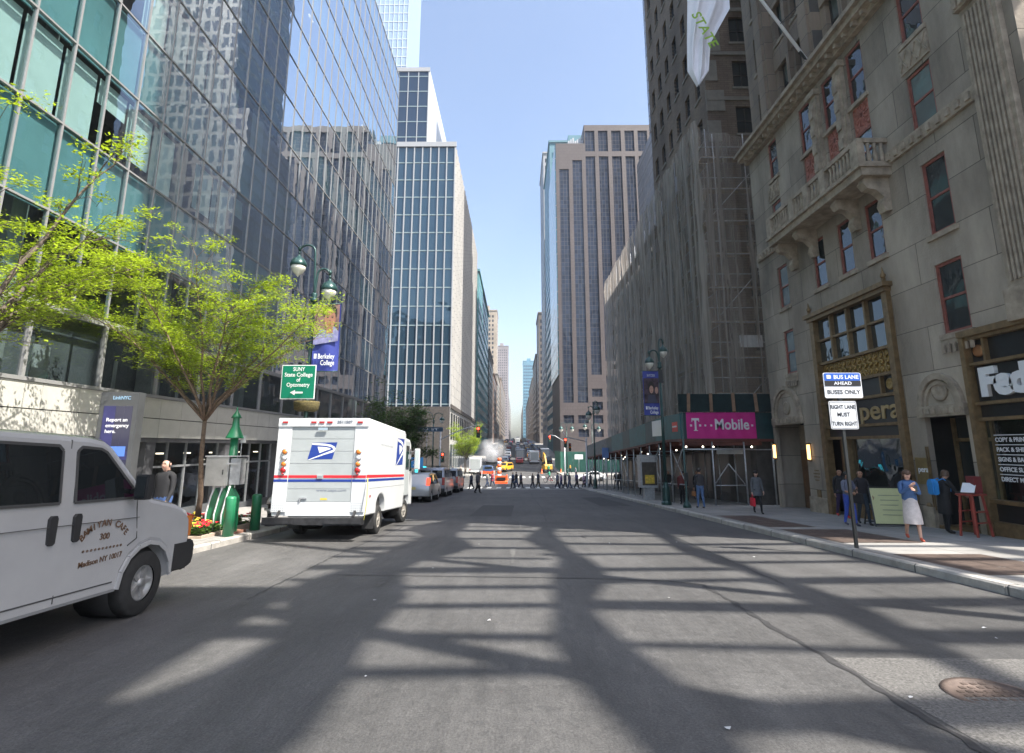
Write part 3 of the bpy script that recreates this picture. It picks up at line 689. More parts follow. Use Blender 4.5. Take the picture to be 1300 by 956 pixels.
for (xa, wa, sa), (xb, wb, sb) in zip([(14.8, .4, 0)] + gx, gx + [(35.5, .4, 0)]):
    b2 = MB(); y = -15.5 + rnd.uniform(0, .8)
    while y < 11.4:
        w = rnd.choice([.16, .22, .3, .5]); t = rnd.uniform(-.25, .25); x0, x1 = xa + wa * .5, xb + wb * .5
        b2.add([(x0, y, ZF + .42), (x1, y + t, ZF + .42), (x1, y + w + t, ZF + .42), (x0, y + w, ZF + .42), (x0, y, ZF + .7), (x1, y + t, ZF + .7), (x1, y + w + t, ZF + .7), (x0, y + w, ZF + .7)], [(0, 3, 2, 1), (4, 5, 6, 7), (0, 1, 5, 4), (1, 2, 6, 5), (2, 3, 7, 6), (3, 0, 4, 7)])
        y += w + rnd.uniform(.85, 1.7)
    b2.build('shade_joist', STEEL, SFm)  # cross bars added for the shadows across the road
b3 = MB()
for x in (15.0, 25, 35.2):
    for y in (-16, -3, 11.3): b3.box(x - .15, x + .15, y - .15, y + .15, -1 if y > 5 else 1, ZF)
b3.build('column', STEEL, SFm)  # posts holding up the added shade frame
net = MB(); net.quad((15, -16, ZF + .9), (35.3, -16, ZF + .9), (35.3, 11.6, ZF + .9), (15, 11.6, ZF + .9))
mn, nt, b = newmat('sun_dimming_net'); out = nt.nodes['Material Output']; tr = node(nt, 'ShaderNodeBsdfTransparent'); tr.inputs['Color'].default_value = (1, 1, 1, 1)
mx = node(nt, 'ShaderNodeMixShader', _Fac=.42); b.inputs['Base Color'].default_value = (.05, .12, .08, 1)
nt.links.new(tr.outputs[0], mx.inputs[1]); nt.links.new(b.outputs[0], mx.inputs[2]); nt.links.new(mx.outputs[0], out.inputs['Surface'])
mx.inputs[0].default_value = .12
net.build('sun_dimming_net', mn, SFm)  # unseen sheet added to weaken the sun between the bars
b3 = MB(); b3.box(9.6, 14.95, -13.5, -1.6, ZF - .3, ZF + .1); b3.build('van_shade_deck', M('plain_plywood', (.3, .22, .14), .8), SFm)  # unseen slab added to keep the sun off the white van
b3 = MB(); b3.box(12.9, 14.6, 2.3, 11.8, 46.5, 100); b3.build('upper_floors', M('concrete_block', (.3, .3, .29), .8), SFm)  # unseen block added to shade the farther part of the glass facade
b3 = MB()
for y in (2.5, 11.5): b3.box(14.3, 14.55, y - .12, y + .12, -1, 46.5)
b3.build('column', STEEL, SFm)  # posts under the added shade block
# ================================================================== dark brick tower and the netted block
DT = empty('brick_tower', label='tall dark brick and stone office tower with small blue-lit sash windows', cat='building')
DB = block_mat('dark_brick', (.21, .15, .10), (.165, .12, .082), (.08, .064, .048), .5, .16, .01, ('Y', 'Z'), .85, .5, .28, .3, .5, 1)
DBX = block_mat('dark_brick_front', (.21, .155, .108), (.165, .12, .088), (.055, .046, .04), .5, .16, .01, ('X', 'Z'), .85, .5, .28, .3, .5, 1)
T0, T1 = 32.0, 45.6
rows = [21.6 + 3.35 * k for k in range(11)]; colsY = [33.0 + 2.15 * k for k in range(6)]
hl = [(a, a + .95, z, z + 1.75) for a in colsY for z in rows]
m = MB(right_wall); holes_wall(m, T0, T1, -2.5, 62, hl, .25); m.quad((T1, 0, -2.5), (T1, -9, -2.5), (T1, -9, 62), (T1, 0, 62)); m.quad((T0, 0, 62), (T1, 0, 62), (T1, -9, 62), (T0, -9, 62)); m.build('wall', DB, DT)
tf33 = front_wall(T0)
cX = [14.35, 17.2, 20.0]; hf = [(x, x + 1.25, z, z + 1.95) for x in cX for z in [4, 7.35, 10.7, 14.1, 17.5] + rows[:9]]
m = MB(tf33); holes_wall(m, 12.5, 21.5, -2.5, 62, hf, .25); m.build('front_wall', DBX, DT)
m = MB(); m.box(12.8, 21.5, T0 + .3, T1 - .1, -2, 61.9); m.build('interior', ROOM, DT)
SKYP = glass_mat('sky_glass', ior=2.6, inside=(.03, .04, .05), wav=.03, ws=1)
for a0, a1, z0, z1 in hl: sash_window(DT, right_wall, a0, a1, z0, z1, frame=DARKWOOD, pane=SKYP, depth=.22, sill=M('pale_sill', (.2, .18, .15), .8), sillw=.08, fw=.07)
for a0, a1, z0, z1 in hf: sash_window(DT, tf33, a0, a1, z0, z1, frame=DARKWOOD, pane=PANE, depth=.22, sill=MATS['pale_sill'], mull=1, fw=.06)
for k in range(5):
    z = 23.95 + k * 3.35; m = MB(tf33); m.box(12.52, 17.0, .003, .1, z, z + .25); m.build('stone_band', MATS['pale_sill'], DT)
m = MB(); 
for k in range(10): m.box(12.44, 13.3 + .35 * (k % 2), T0 - .07, T0 - .003, 21 + k * 2.2, 22.5 + k * 2.2)
m.build('quoin', MATS['pale_sill'], DT)
NB = empty('corner_block', label='low office block wrapped in grey netting beyond the brick tower', cat='building')
mb = MB(); mb.box(12.6, 40, 45.7, 66.3, -3, 21.5); mb.build('wall', DB, NB)
m = MB(right_wall)
for k in range(6):
    for j in range(7): m.box(46.6 + j * 2.8, 48.0 + j * 2.8, -.08, .03, 1 + k * 3.4, 3 + k * 3.4)
m.build('window_band', PANE, NB); bpy.data.objects['window_band']['kind'] = 'stuff'

SC = empty('scaffold', label='pipe scaffold draped in translucent grey debris netting above the pavement shed', cat='scaffold')
mn, nt, b = newmat('scaffold_net')
out = nt.nodes['Material Output']
ge = node(nt, 'ShaderNodeNewGeometry'); sx = node(nt, 'ShaderNodeSeparateXYZ'); nt.links.new(ge.outputs['Position'], sx.inputs[0])
mp = node(nt, 'ShaderNodeMapping'); mp.inputs['Scale'].default_value = (2.2, 2.2, .05); nt.links.new(ge.outputs['Position'], mp.inputs[0])
n1 = node(nt, 'ShaderNodeTexNoise', _Scale=1.0, _Detail=5.0, _Roughness=.7); nt.links.new(mp.outputs[0], n1.inputs['Vector'])
rp = node(nt, 'ShaderNodeMapRange', _From_Min=.38, _From_Max=.62, _To_Min=.25, _To_Max=.92); nt.links.new(n1.outputs['Fac'], rp.inputs['Value'])
df = node(nt, 'ShaderNodeBsdfDiffuse'); df.inputs['Color'].default_value = (.46, .41, .355, 1)
tl = node(nt, 'ShaderNodeBsdfTranslucent'); tl.inputs['Color'].default_value = (.44, .39, .34, 1)
dm = node(nt, 'ShaderNodeMixShader', _Fac=.3); nt.links.new(df.outputs[0], dm.inputs[1]); nt.links.new(tl.outputs[0], dm.inputs[2])
tr = node(nt, 'ShaderNodeBsdfTransparent'); mx = node(nt, 'ShaderNodeMixShader')
nt.links.new(rp.outputs[0], mx.inputs[0]); nt.links.new(tr.outputs[0], mx.inputs[1]); nt.links.new(dm.outputs[0], mx.inputs[2]); nt.links.new(mx.outputs[0], out.inputs['Surface'])
NET = mn
rnd = random.Random(5)
def net_mat_open(lo, hi):
    c = NET.copy(); c.name = 'scaffold_net_open'
    r_ = [n for n in c.node_tree.nodes if n.type == 'MAP_RANGE'][0]; r_.inputs['To Min'].default_value = lo; r_.inputs['To Max'].default_value = hi; return c
NETF = net_mat_open(.18, .62)
def net_sheet(tf, a0, a1, z0f, z1f, d, amp=.16, mat=None):
    m = MB(tf); m.smooth = True; nx = int((a1 - a0) / .16); nz = 16; vs = []
    ph = [rnd.uniform(0, 6) for _ in range(4)]
    for i in range(nx + 1):
        a = a0 + (a1 - a0) * i / nx
        for j in range(nz + 1):
            z = z0f(a) + (z1f(a) - z0f(a)) * j / nz
            w = (math.sin(a * 3.1 + ph[0] + .5 * math.sin(z * .35)) + .6 * math.sin(a * 7.3 + ph[1]) + .4 * math.sin(a * 1.3 + ph[2] + z * .12)) * amp * (.6 + .4 * math.sin(z * 1.6))
            vs.append((a, d + w, z))
    m.add(vs, [(i * (nz + 1) + j, (i + 1) * (nz + 1) + j, (i + 1) * (nz + 1) + j + 1, i * (nz + 1) + j + 1) for i in range(nx) for j in range(nz)])
    return m.build('netting', mat or NET, SC, fix=False)
for a0, a1 in ((30.95, 39), (39, 46), (46, 53), (53, 60), (60, 66.4)):
    net_sheet(right_wall, a0, a1 + .5, lambda a: g(a) + 4.2, lambda a: 22.0 + .12 * math.sin(a), 1.25)
tfb = front_wall(31.9)
net_sheet(tfb, 11.2, 18, lambda a: g(32) + 4.2, lambda a: 21.2 - .2 * (a - 11.2), 1.1, .1, NETF)
m = MB()
for a in [32 + 2.1 * k for k in range(17)]:
    for d in (.3, 1.05): m.cyl(right_wall(a, d, g(a) + 4), right_wall(a, d, 21.9), .035, n=5)
for k in range(9):
    z = 2.6 + k * 2.1
    for d in (.3, 1.05): m.cyl(right_wall(31.9, d, z), right_wall(66, d, z), .03, n=5)
    m.cyl((11.5, 31.1, z), (19, 31.1, z), .03, n=5); m.cyl((11.5, 31.6, z + 1), (19, 31.6, z + 1), .03, n=5)
for x in (12.3, 14.2, 16.1, 18): m.cyl((x, 31.1, 2), (x, 31.1, 21), .035, n=5)
for k in range(8): m.cyl((12 + (k % 3) * 1.9, 31.05, 3 + k * 2.1), (13.9 + (k % 3) * 1.9, 31.05, 5.1 + k * 2.1), .03, n=5)
m.build('scaffold_pole', STEEL, SC)
m = MB()
for k in range(9):
    z = 2.66 + k * 2.1; m.box(12.55 - 1.1, 12.55 - .25, 32, 66, z, z + .05); m.box(11.6, 19, 31.15, 31.85, z, z + .05)
m.build('scaffold_board', M('scaffold_plank', (.28, .2, .12), .85, var=.3, vs=3), SC)
m = MB()
for (x, z, w) in ((14.3, 12.2, 1.5), (13.0, 7.4, 1.3), (15.6, 6.2, .9)): m.box(x, x + w, 31.0, 31.08, z, z + .7)
m.build('tarp', M('white_tarp', (.6, .6, .58), .7), SC)

# ---- pavement shed
SH = empty('pavement_shed', label='dark green pavement shed on pipe posts with a sloping dark hood', cat='pavement shed')
TEAL = M('teal_plywood', (.012, .10, .105), .5, var=.25, vs=2.2)
DKTEAL = M('dark_teal_plywood', (.012, .045, .05), .5, var=.3, vs=2)
XS = 8.35; SY = 27.9
z0, z1 = 2.15, 3.45
gz = lambda y, h: g(y) + h
m = MB(); m.box(XS, 13.2, SY, 31.4, z0 - .14, z0 - .02)
m.add([(XS, 31.4, z0 - .14), (12.4, 31.4, z0 - .14), (12.4, 66, g(66) + 3.3), (XS, 66, g(66) + 3.3), (XS, 31.4, z0 - .02), (12.4, 31.4, z0 - .02), (12.4, 66, g(66) + 3.42), (XS, 66, g(66) + 3.42)],
      [(0, 1, 2, 3), (4, 5, 6, 7), (0, 1, 5, 4), (1, 2, 6, 5), (2, 3, 7, 6), (3, 0, 4, 7)])
for k in range(16): y = SY + .1 + k * 2.4; zz = z0 - .14 if y < 31.4 else z0 - .14 + (g(66) + 3.3 - z0 + .14) * (y - 31.4) / (66 - 31.4); m.box(XS - .05, 12.4, y, y + .12, zz - .2, zz - .003)
m.build('deck', M('red_beam', (.12, .035, .025), .6, var=.4, vs=2), SH)
def zt(y): return z0 - .02 + (g(66) + 3.42 - z0 + .02) * max(0, y - 31.4) / (66 - 31.4)
n = 15
for k in range(n):
    a = SY + (66 - SY) * k / n; b = SY + (66 - SY) * (k + 1) / n - .03
    m = MB(); m.add([(XS - .03, a, zt(a)), (XS + .03, a, zt(a)), (XS + .03, b, zt(b)), (XS - .03, b, zt(b)), (XS - .03, a, zt(a) + 1.28), (XS + .03, a, zt(a) + 1.28), (XS + .03, b, zt(b) + 1.28), (XS - .03, b, zt(b) + 1.28)],
                    [(0, 3, 2, 1), (4, 5, 6, 7), (0, 1, 5, 4), (1, 2, 6, 5), (2, 3, 7, 6), (3, 0, 4, 7)])
    m.build('parapet_panel', [TEAL, TEAL, DKTEAL][k % 3] if k < 9 else M('grey_plywood', (.14, .14, .13), .7, var=.3), SH)
m = MB(); m.box(XS + .04, 13.2, SY - .03, SY + .03, z0 - .02, z1); m.build('parapet_panel', DKTEAL, SH)
# sloping hood with struts
m = MB(); m.add([(XS - .1, SY - .12, z1 + .03), (13.4, SY - .12, z1 + .03), (13.6, SY + .55, z1 + 1.0), (XS + .12, SY + .55, z1 + 1.0), (XS - .1, SY - .04, z1 + .03), (13.4, SY - .04, z1 + .03), (13.6, SY + .63, z1 + 1.0), (XS + .12, SY + .63, z1 + 1.0)],
                [(0, 1, 2, 3), (4, 5, 6, 7), (0, 1, 5, 4), (2, 3, 7, 6), (1, 2, 6, 5), (3, 0, 4, 7)])
m.build('hood', M('hood_dark', (.010, .020, .020), .9, var=.3, spec=.15), SH)
for x in (8.8, 9.95, 11.1, 12.25, 13.1): m = MB(); m.bar((x - .05, SY - .14, z1 + .03), (x + .2, SY + .52, z1 + 1.02), .16, .05); m.build('hood_strut', M('plain_timber', (.15, .085, .045), .8, var=.3), SH)
posts = [(XS + .1, SY + .1)] + [(9.9, SY + .1), (11.5, SY + .1), (12.95, SY + .2)] + [(XS + .1, SY + 2.4 * k) for k in range(1, 16)] + [(11.9, SY + 2.4 * k) for k in range(1, 16)]
for x, y in posts:
    zz = z0 - .16 if y < 31.4 else zt(y) - .15
    m = MB(); m.cyl((x, y, g(y) + .15), (x, y, zz), .042, n=8); m.box(x - .11, x + .11, y - .11, y + .11, g(y) + .152, g(y) + .17)
    m.build('post', STEEL, SH)
def brace(p, q): m = MB(); m.cyl(p, q, .028, n=6); m.build('brace', STEEL, SH)
for k in range(0, 15):
    y = SY + .1 + 2.4 * k; x = XS + .1; y2 = y + 2.4
    brace((x, y, g(y) + 1.15), (x, y2, g(y2) + 1.15)); 
    if k % 2 == 0: brace((x + .05, y, g(y) + 1.15), (x + .05, y2, zt(y2) - .5)); brace((x - .05, y2, g(y2) + 1.15), (x - .05, y, zt(y) - .5))
    if k % 3 == 0: brace((XS + .1, y + .06, zt(y) - .5), (11.9, y + .06, zt(y) - .5))
brace((XS + .1, SY + .1, z0 - .55), (12.95, SY + .1, z0 - .55)); brace((9.9, SY + .16, -.15), (11.5, SY + .16, -.15)); brace((9.95, SY + .2, -.1), (10.7, SY + .2, .9)); brace((11.45, SY + .2, -.1), (10.7, SY + .2, .9))
LAMP = M('bulb_glow', (1, .95, .8), .4, var=0, emit=(1, .9, .72), es=4)
for x, y in [(9.6, 28.5), (12.1, 28.5), (9.2, 30), (11.2, 31.5), (8.8, 34), (10.4, 36), (8.8, 39), (10.2, 43), (8.9, 47), (10.2, 52), (9.0, 57), (10.3, 62), (11.6, 45), (11.2, 58)]:
    m = MB(); z = zt(y) - .33; m.cyl((x, y, z), (x, y, z + .14), .02, n=6); f = m.build('bulb_holder', BLACKM, SH)
    m = MB(); m.ball((x, y, z - .06), .045, 8); m.build('bulb', LAMP, f)
# magenta banner
m = MB(); nx = 40; vs = []
for i in range(nx + 1):
    x = 8.62 + 3.5 * i / nx
    for z in (z0 + .0, z0 + .4, z0 + .8, z1 + .005): vs.append((x, SY - .06 - .012 * math.sin(i * .9 + z * 2), z))
m.add(vs, [(i * 4 + j, i * 4 + j + 1, (i + 1) * 4 + j + 1, (i + 1) * 4 + j) for i in range(nx) for j in range(3)])
bn = m.build('banner', M('magenta_cloth', (.50, .012, .20), .6, var=.08), None); tag(bn, 'magenta shop banner with silver lettering along the front of the pavement shed', 'banner')
SILV = M('silver_lettering', (.62, .6, .63), .5, var=.05)
lettering('lettering', 'T', .82, (9.07, SY - .085, 2.83), (1, 0, 0), up, SILV, bn, bold=.02, width=.38)
lettering('lettering', 'Mobile', .74, (10.9, SY - .085, 2.83), (1, 0, 0), up, SILV, bn, bold=.015, width=1.72)
for x, z, r in ((8.84, 2.8, .05), (9.3, 2.8, .05), (9.56, 2.8, .045), (9.86, 2.8, .045), (11.92, 2.8, .045)): m = MB(); m.box(x - r, x + r, SY - .1, SY - .08, z - r, z + r); m.build('dot', SILV, bn)
m = MB()
for x in (9.07,): m.box(x - .1, x + .1, SY - .1, SY - .08, 2.53, 2.57); m.box(x - .19, x - .16, SY - .1, SY - .08, 2.98, 3.1); m.box(x + .16, x + .19, SY - .1, SY - .08, 2.98, 3.1)
m.build('lettering', SILV, bn)
# notices on the green parapet
m = MB(); m.box(XS - .05, XS - .035, 31.2, 33.6, zt(32) + .25, zt(32) + 1.15); tag(m.build('notice_board', WHITEP), 'white notice fixed to the green parapet of the pavement shed', 'notice')
m = MB(); m.box(XS - .05, XS - .035, 28.35, 29.3, z0 + .36, z0 + .86); rn = tag(m.build('notice_board', M('red_notice', (.6, .05, .03), .5, var=0)), 'small red notice on the shed corner by the magenta banner', 'notice')
lettering('lettering', 'NO STANDING', .12, (XS - .055, 28.83, z0 + .62), (0, -1, 0), up, WHITEP, rn, width=.75)
# dim shop front below the shed
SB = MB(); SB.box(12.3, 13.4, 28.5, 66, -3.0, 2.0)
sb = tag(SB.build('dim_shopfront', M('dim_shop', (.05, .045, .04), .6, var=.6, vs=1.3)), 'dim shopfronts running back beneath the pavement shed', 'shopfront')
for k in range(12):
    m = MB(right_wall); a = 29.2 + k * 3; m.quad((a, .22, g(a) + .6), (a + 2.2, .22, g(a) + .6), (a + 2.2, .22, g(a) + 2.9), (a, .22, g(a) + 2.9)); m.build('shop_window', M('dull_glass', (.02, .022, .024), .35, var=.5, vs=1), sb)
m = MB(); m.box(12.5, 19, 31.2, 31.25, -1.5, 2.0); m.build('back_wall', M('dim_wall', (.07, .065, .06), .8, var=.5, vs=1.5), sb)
for k in range(4):
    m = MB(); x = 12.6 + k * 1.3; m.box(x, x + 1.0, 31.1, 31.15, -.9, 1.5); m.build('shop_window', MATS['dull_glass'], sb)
# hanging direction board under the shed
m = MB(); m.box(10.4, 11.75, SY + .9, SY + .94, z0 - .78, z0 - .48); hb = tag(m.build('hanging_sign', M('sign_pale', (.5, .52, .52), .5)), 'small pale direction sign hung below the shed front', 'sign')
m = MB(); m.cyl((10.6, SY + .92, z0 - .48), (10.6, SY + .92, z0 - .14), .012, n=5); m.cyl((11.6, SY + .92, z0 - .48), (11.6, SY + .92, z0 - .14), .012, n=5); m.build('hanger', BLACKM, hb)

# ================================================================== LEFT: glass office building
GB = empty('glass_office_building', label='big blue-green glass office building with white stone base filling the left side', cat='building')
GL = glass_mat('curtain_glass', tint=(.70, .86, .86), gloss=(.86, .93, 1.0), wav=.0028, ws=.8)
_nt = GL.node_tree; _fr = [n for n in _nt.nodes if n.type == 'FRESNEL'][0]; _mx = [n for n in _nt.nodes if n.type == 'MIX_SHADER'][0]
_lw = node(_nt, 'ShaderNodeLayerWeight', _Blend=.5); _mr = node(_nt, 'ShaderNodeMapRange', _From_Min=.43, _From_Max=.60, _To_Min=.13, _To_Max=.82)
_nt.links.new(_lw.outputs['Facing'], _mr.inputs['Value']); _nt.links.new(_mr.outputs[0], _mx.inputs[0]); _nt.nodes.remove(_fr)
MUL = M('mullion_aluminium', (.25, .25, .25), .5, .1, var=.05)
P0, NP = 3.23, 38          # first mullion, panes of 1.29
pw = 1.2865; ph = 2.53; zb = 5.45; NR = 14; ZR = zb + ph * NR
YE = P0 + pw * NP
zrows = [zb + ph * k for k in range(NR + 1)]
def pane_mesh(tf, a0, a1, z0, z1, d, tilt):
    m = MB(tf); t1, t2 = tilt
    vs = []; fs = []
    vs = [(a0 + .0, d - t1 - t2, z0), (a1, d + t1 - t2, z0), (a1, d + t1 + t2, z1), (a0, d - t1 + t2, z1)]
    m.add(vs, [(0, 1, 2, 3)]); return m
rnd = random.Random(21)
cand = []
for i in range(NP):
    for k in range(NR):
        y = P0 + pw * (i + .5); z = zrows[k] + 1.2
        u = 655 - 690 * 12.5 / y; vis = u > -60 and z < 1.75 + .92 * math.hypot(y, 12.5) * 1.0 + 1
        cand.append(((1 / (y * y + z * z / 2)) * (1 if vis else .001), i, k))
cand.sort(reverse=True); top = {(i, k) for _, i, k in cand[:98]}
rest = MB(left_wall)
for i in range(NP):
    for k in range(NR):
        a0 = P0 + pw * i + .02; a1 = a0 + pw - .04; z0_, z1_ = zrows[k] + .02, zrows[k + 1] - .02
        til = (rnd.uniform(-.0028, .0028), rnd.uniform(-.003, .003))
        if (i, k) in top: pane_mesh(left_wall, a0, a1, z0_, z1_, -.02, til).build('glass_pane', GL, GB, fix=False)
        else:
            mm = pane_mesh(left_wall, a0, a1, z0_, z1_, -.02, til); o = len(rest.v); rest.v += mm.v; rest.f += [tuple(o + q for q in f) for f in mm.f]; rest.mi += mm.mi; rest.sm += mm.sm
rest.build('upper_glazing', GL, GB, fix=False)['kind'] = 'stuff'
m = MB(left_wall)
for i in range(NP + 1):
    a = P0 + pw * i; m.box(a - .024, a + .024, -.1, .012, zb, ZR)
for z in zrows: m.box(P0, YE, -.1, .014, z - .028, z + .028)
m.box(P0, YE + .03, -.1, .06, zb - .12, zb + .06)
for i in range(0, NP + 1, 2):
    a = P0 + pw * i + .02; 
    m.box(a - .05, a + .05, -.06, .06, 3.42, zb - .12)
m.box(P0, YE, -.1, .08, 3.4, 3.5)
m.build('mullion_grid', MUL, GB)
for i in range(0, NP, 2):
    a = P0 + pw * i + .07; m = MB(left_wall); a1 = min(a + 2 * pw - .1, YE); m.quad((a, -.02, 3.5), (a1, -.02, 3.5), (a1, -.02, zb - .12), (a, -.02, zb - .12))
    m.build('strip_window', glass_mat('strip_glass', tint=(.6, .64, .66), ior=1.7, wav=.04, ws=.6) if 'strip_glass' not in MATS else MATS['strip_glass'], GB, fix=False)
# inside: floor slabs, blinds, columns, back wall
m = MB(left_wall)
for k in range(0, NR + 1): 
    z = zrows[k]; m.box(P0, YE, -5, -.3, z - .3, z + .02) if k % 2 == 0 and k else None
m.box(P0, YE, -5.1, -5, 3, ZR)
m.build('floor_slab', M('slab_interior', (.14, .13, .12), .8, var=.4, vs=.7), GB)
m = MB(left_wall); bl = M('roller_blind', (.58, .62, .60), .8, var=.06, vs=2)
for i in range(NP):
    for k in range(NR):
        r = rnd.random(); a = P0 + pw * i; z = zrows[k]
        if i > 16 or k % 2: continue
        drop = rnd.choice([.0, .35, .97, .97, .8])
        if k >= 2 and drop > 0: m.box(a + .06, a + pw - .06, -.34, -.32, z + .1 + (ph - .2) * (1 - drop), z + ph - .1)
m.build('blinds', bl, GB)['kind'] = 'stuff'
m = MB(left_wall)
for i in range(3, NP, 5): a = P0 + pw * i; m.box(a, a + .5, -1.6, -1.0, -2, ZR)
m.build('column', M('column_grey', (.3, .31, .31), .7), GB)
m = MB(left_wall); m.box(P0, YE, -1.9, -1.8, 3.2, 5.4); m.build('curtain', M('grey_curtain', (.13, .135, .14), .9, var=.3, vs=.7), GB)
m = MB(left_wall)
for a in (12.6, 14.95, 18.1, 20.3, 21.6, 23.9, 25.2, 26.8): m.box(a, a + .55 if a < 16 else a + .12, -1.1, -1.05, 3.5, 4.6)
m.build('interior_panel', M('pale_panel', (.42, .43, .43), .8, var=.1), GB)
m = MB(left_wall)
for k in range(1, NR, 2):
    for i in range(NP): a = P0 + pw * i; m.box(a + .03, a + pw - .03, -.22, -.16, zrows[k] - .02, zrows[k + 1] - .02)
m.build('spandrel', M('teal_spandrel', (.17, .29, .31), .5, var=.12, vs=.6), GB)['kind'] = 'stuff'
# stone base
BASE = M('base_panel', (.47, .46, .42), .55, var=.07, vs=2)
m = MB(left_wall); i = 0; a = P0
while a < YE - .01:
    b = min(a + 1.22, YE); m.box(a + .006, b - .006, -.3, .04, 2.72, 3.39); m.box(a + .006, b - .006, -.3, .04, 2.05, 2.69); a = b
m.build('stone_base', BASE, GB)
m = MB(left_wall); m.box(P0, YE, -.4, -.02, 2.0, 3.4); m.build('base_joint', ROOM, GB)
m = MB(left_wall)
k = 0; a = P0
while a < YE - 3:
    m.box(a, a + .5, -.6, -.05, g(a) - .5, 2.0); a += 5.15
m.box(P0, YE, -.5, .0, 1.9, 2.049)
m.build('column', M('dark_stone_column', (.10, .10, .105), .3, var=.2), GB)
a = P0 + .5
while a < YE - 5:
    m = MB(left_wall); m.quad((a, -.4, g(a + 4.6) + .5), (a + 4.65, -.4, g(a + 4.6) + .5), (a + 4.65, -.4, 1.9), (a, -.4, 1.9)); m.build('shop_window', MATS['strip_glass'], GB, fix=False)
    m = MB(left_wall)
    for q in (0, 1.16, 2.32, 3.48, 4.6): m.box(a + q, a + q + .05, -.42, -.34, g(a + 4.6) + .5, 1.9)
    m.box(a, a + 4.65, -.42, -.34, 1.0, 1.07); m.build('window_frame', STEEL, GB)
    m = MB(left_wall); m.box(a, a + 4.65, -.6, -.35, g(a + 4.6) - .2, g(a + 4.6) + .5); m.build('sill', M('sill_grey', (.09, .095, .10), .5), GB)
    a += 5.15
m = MB(left_wall); m.box(P0, YE, -3.2, -3.1, -3, 2.05); m.box(P0, YE, -3.1, -.6, 1.9, 2.0); m.build('lobby_wall', M('lobby_dark', (.05, .045, .04), .7, var=.7, vs=.8), GB)
m = MB(left_wall)
for k in range(16): a = 14 + k * 2.1 + rnd.uniform(-.5, .5); m.box(a, a + .35, -2.0, -1.9, 1.45, 1.5)
m.build('ceiling_light', M('lobby_light', (1, .9, .7), .5, var=0, emit=(1, .85, .6), es=2.0), GB)
m = MB(left_wall)
for k in range(16):
    i = rnd.randint(12, NP - 3); kk = rnd.randint(1, 6) * 2; a = P0 + pw * i + .2; m.box(a, a + .7, -1.5, -1.38, zrows[kk] - .35, zrows[kk] - .31)
m.build('ceiling_light', M('office_light', (1, .85, .55), .5, var=0, emit=(1, .72, .35), es=1.2), GB)
m = MB(); m.box(-40, -FX - .12, YE + .001, YE + .3, -3, ZR); m.box(-40, -FX - 5.2, P0, YE, -3, ZR - .2); m.box(-40, -FX, P0, YE, ZR, ZR + .15); m.box(-40, -FX - .1, P0 - .3, P0 - .001, -3, ZR); m.build('wall', M('rear_wall', (.2, .25, .28), .4, var=.1), GB)

# ================================================================== buildings further off
def glazed_tower(name, label, x0, x1, y0, y1, z1, wallm, glassm, bays, floor=4.0, finw=.35, findepth=.5, side=None, nb=0, z0=-4, sidewall=None, floors_on_side=True, mat_fin=None):
    """slab with vertical fins, glass bays and spandrels on the street end; side +1 faces +x, -1 faces -x"""
    o = empty(name, label=label, cat='building')
    m = MB(); m.box(x0, x1, y0, y1, z0, z1); m.build('wall', sidewall or wallm, o)
    tf = front_wall(y0); w = (x1 - x0) / bays
    for k in range(bays):
        a = x0 + w * k; m = MB(tf); m.box(a + finw / 2, a + w - finw / 2, .003, .08, z0 + 10, z1 - .8); m.build('glass_bay', glassm, o)
    m = MB(tf)
    for k in range(bays + 1): a = x0 + w * k; m.box(a - finw / 2, a + finw / 2, .003, findepth, z0 + 8, z1)
    m.box(x0 - .3, x1 + .3, .003, findepth + .1, z1 - .8, z1 + .3)
    m.build('fin', mat_fin or wallm, o)
    m = MB(tf); z = z0 + 10
    while z < z1 - 1: m.box(x0, x1, .085, .16, z - .12, z + .12); z += floor
    m.build('floor_edge', M('floor_edge', (.2, .26, .27), .4), o)
    return o
CG = glass_mat('teal_curtain_glass', gloss=(.7, .88, .95), ior=2.0, inside=(.018, .04, .062), wav=.25, ws=.25)
PALE = block_mat('pale_cladding', (.40, .39, .37), (.36, .35, .335), (.26, .26, .25), 3.0, 2.0, .1, ('Y', 'Z'), .7, .08, .1, .1, 0.0)
wb = glazed_tower('white_glass_tower', 'white tower across the junction with teal glass end and pale stone long side', -36, -13.1, 108, 176, 66.5, PALE, CG, 13, 4.0, .22, .35, mat_fin=M('fin_grey', (.33, .34, .35), .5, var=.05))
m = MB(); 
for k in range(24):
    y = 109.5 + k * 2.8
    m.box(-13.099, -12.85, y, y + .35, 10, 66)
m.build('pier', PALE, wb)
m = MB(); m.box(-36.2, -13.0, 107.4, 108, -4, 9.5); m.box(-13.1, -12.7, 108, 176, 9.2, 10); m.build('base', M('brown_stone_base', (.065, .055, .048), .7, var=.3), wb)
for k in range(14):
    m = MB(); y = 110 + k * 4.6; m.box(-13.09, -13.0, y, y + 2.6, 3.2, 8.4); m.build('window', PANE, wb)
    m = MB(); m.box(-13.09, -13.0, y, y + 3.2, -3, 2.2); m.build('shop_window', PANE_B, wb)
bx = glazed_tower('blue_glass_box', 'dark blue glass block set back on top behind the white tower', -46, -22.4, 125, 175, 98, PALE, glass_mat('blue_glass', gloss=(.6, .78, 1), ior=1.7, inside=(.02, .035, .06), wav=.2, ws=.3), 9, 4.3, .2, .25, z0=60, mat_fin=MATS['fin_grey'])
m = MB(); m.box(-22.38, -22.2, 125, 175, 66, 98); m.build('white_side', M('white_panel', (.48, .51, .55), .5, var=.04), bx)
pt = empty('pale_tower', label='very tall pale blue glass tower rising behind the glass office building', cat='building')
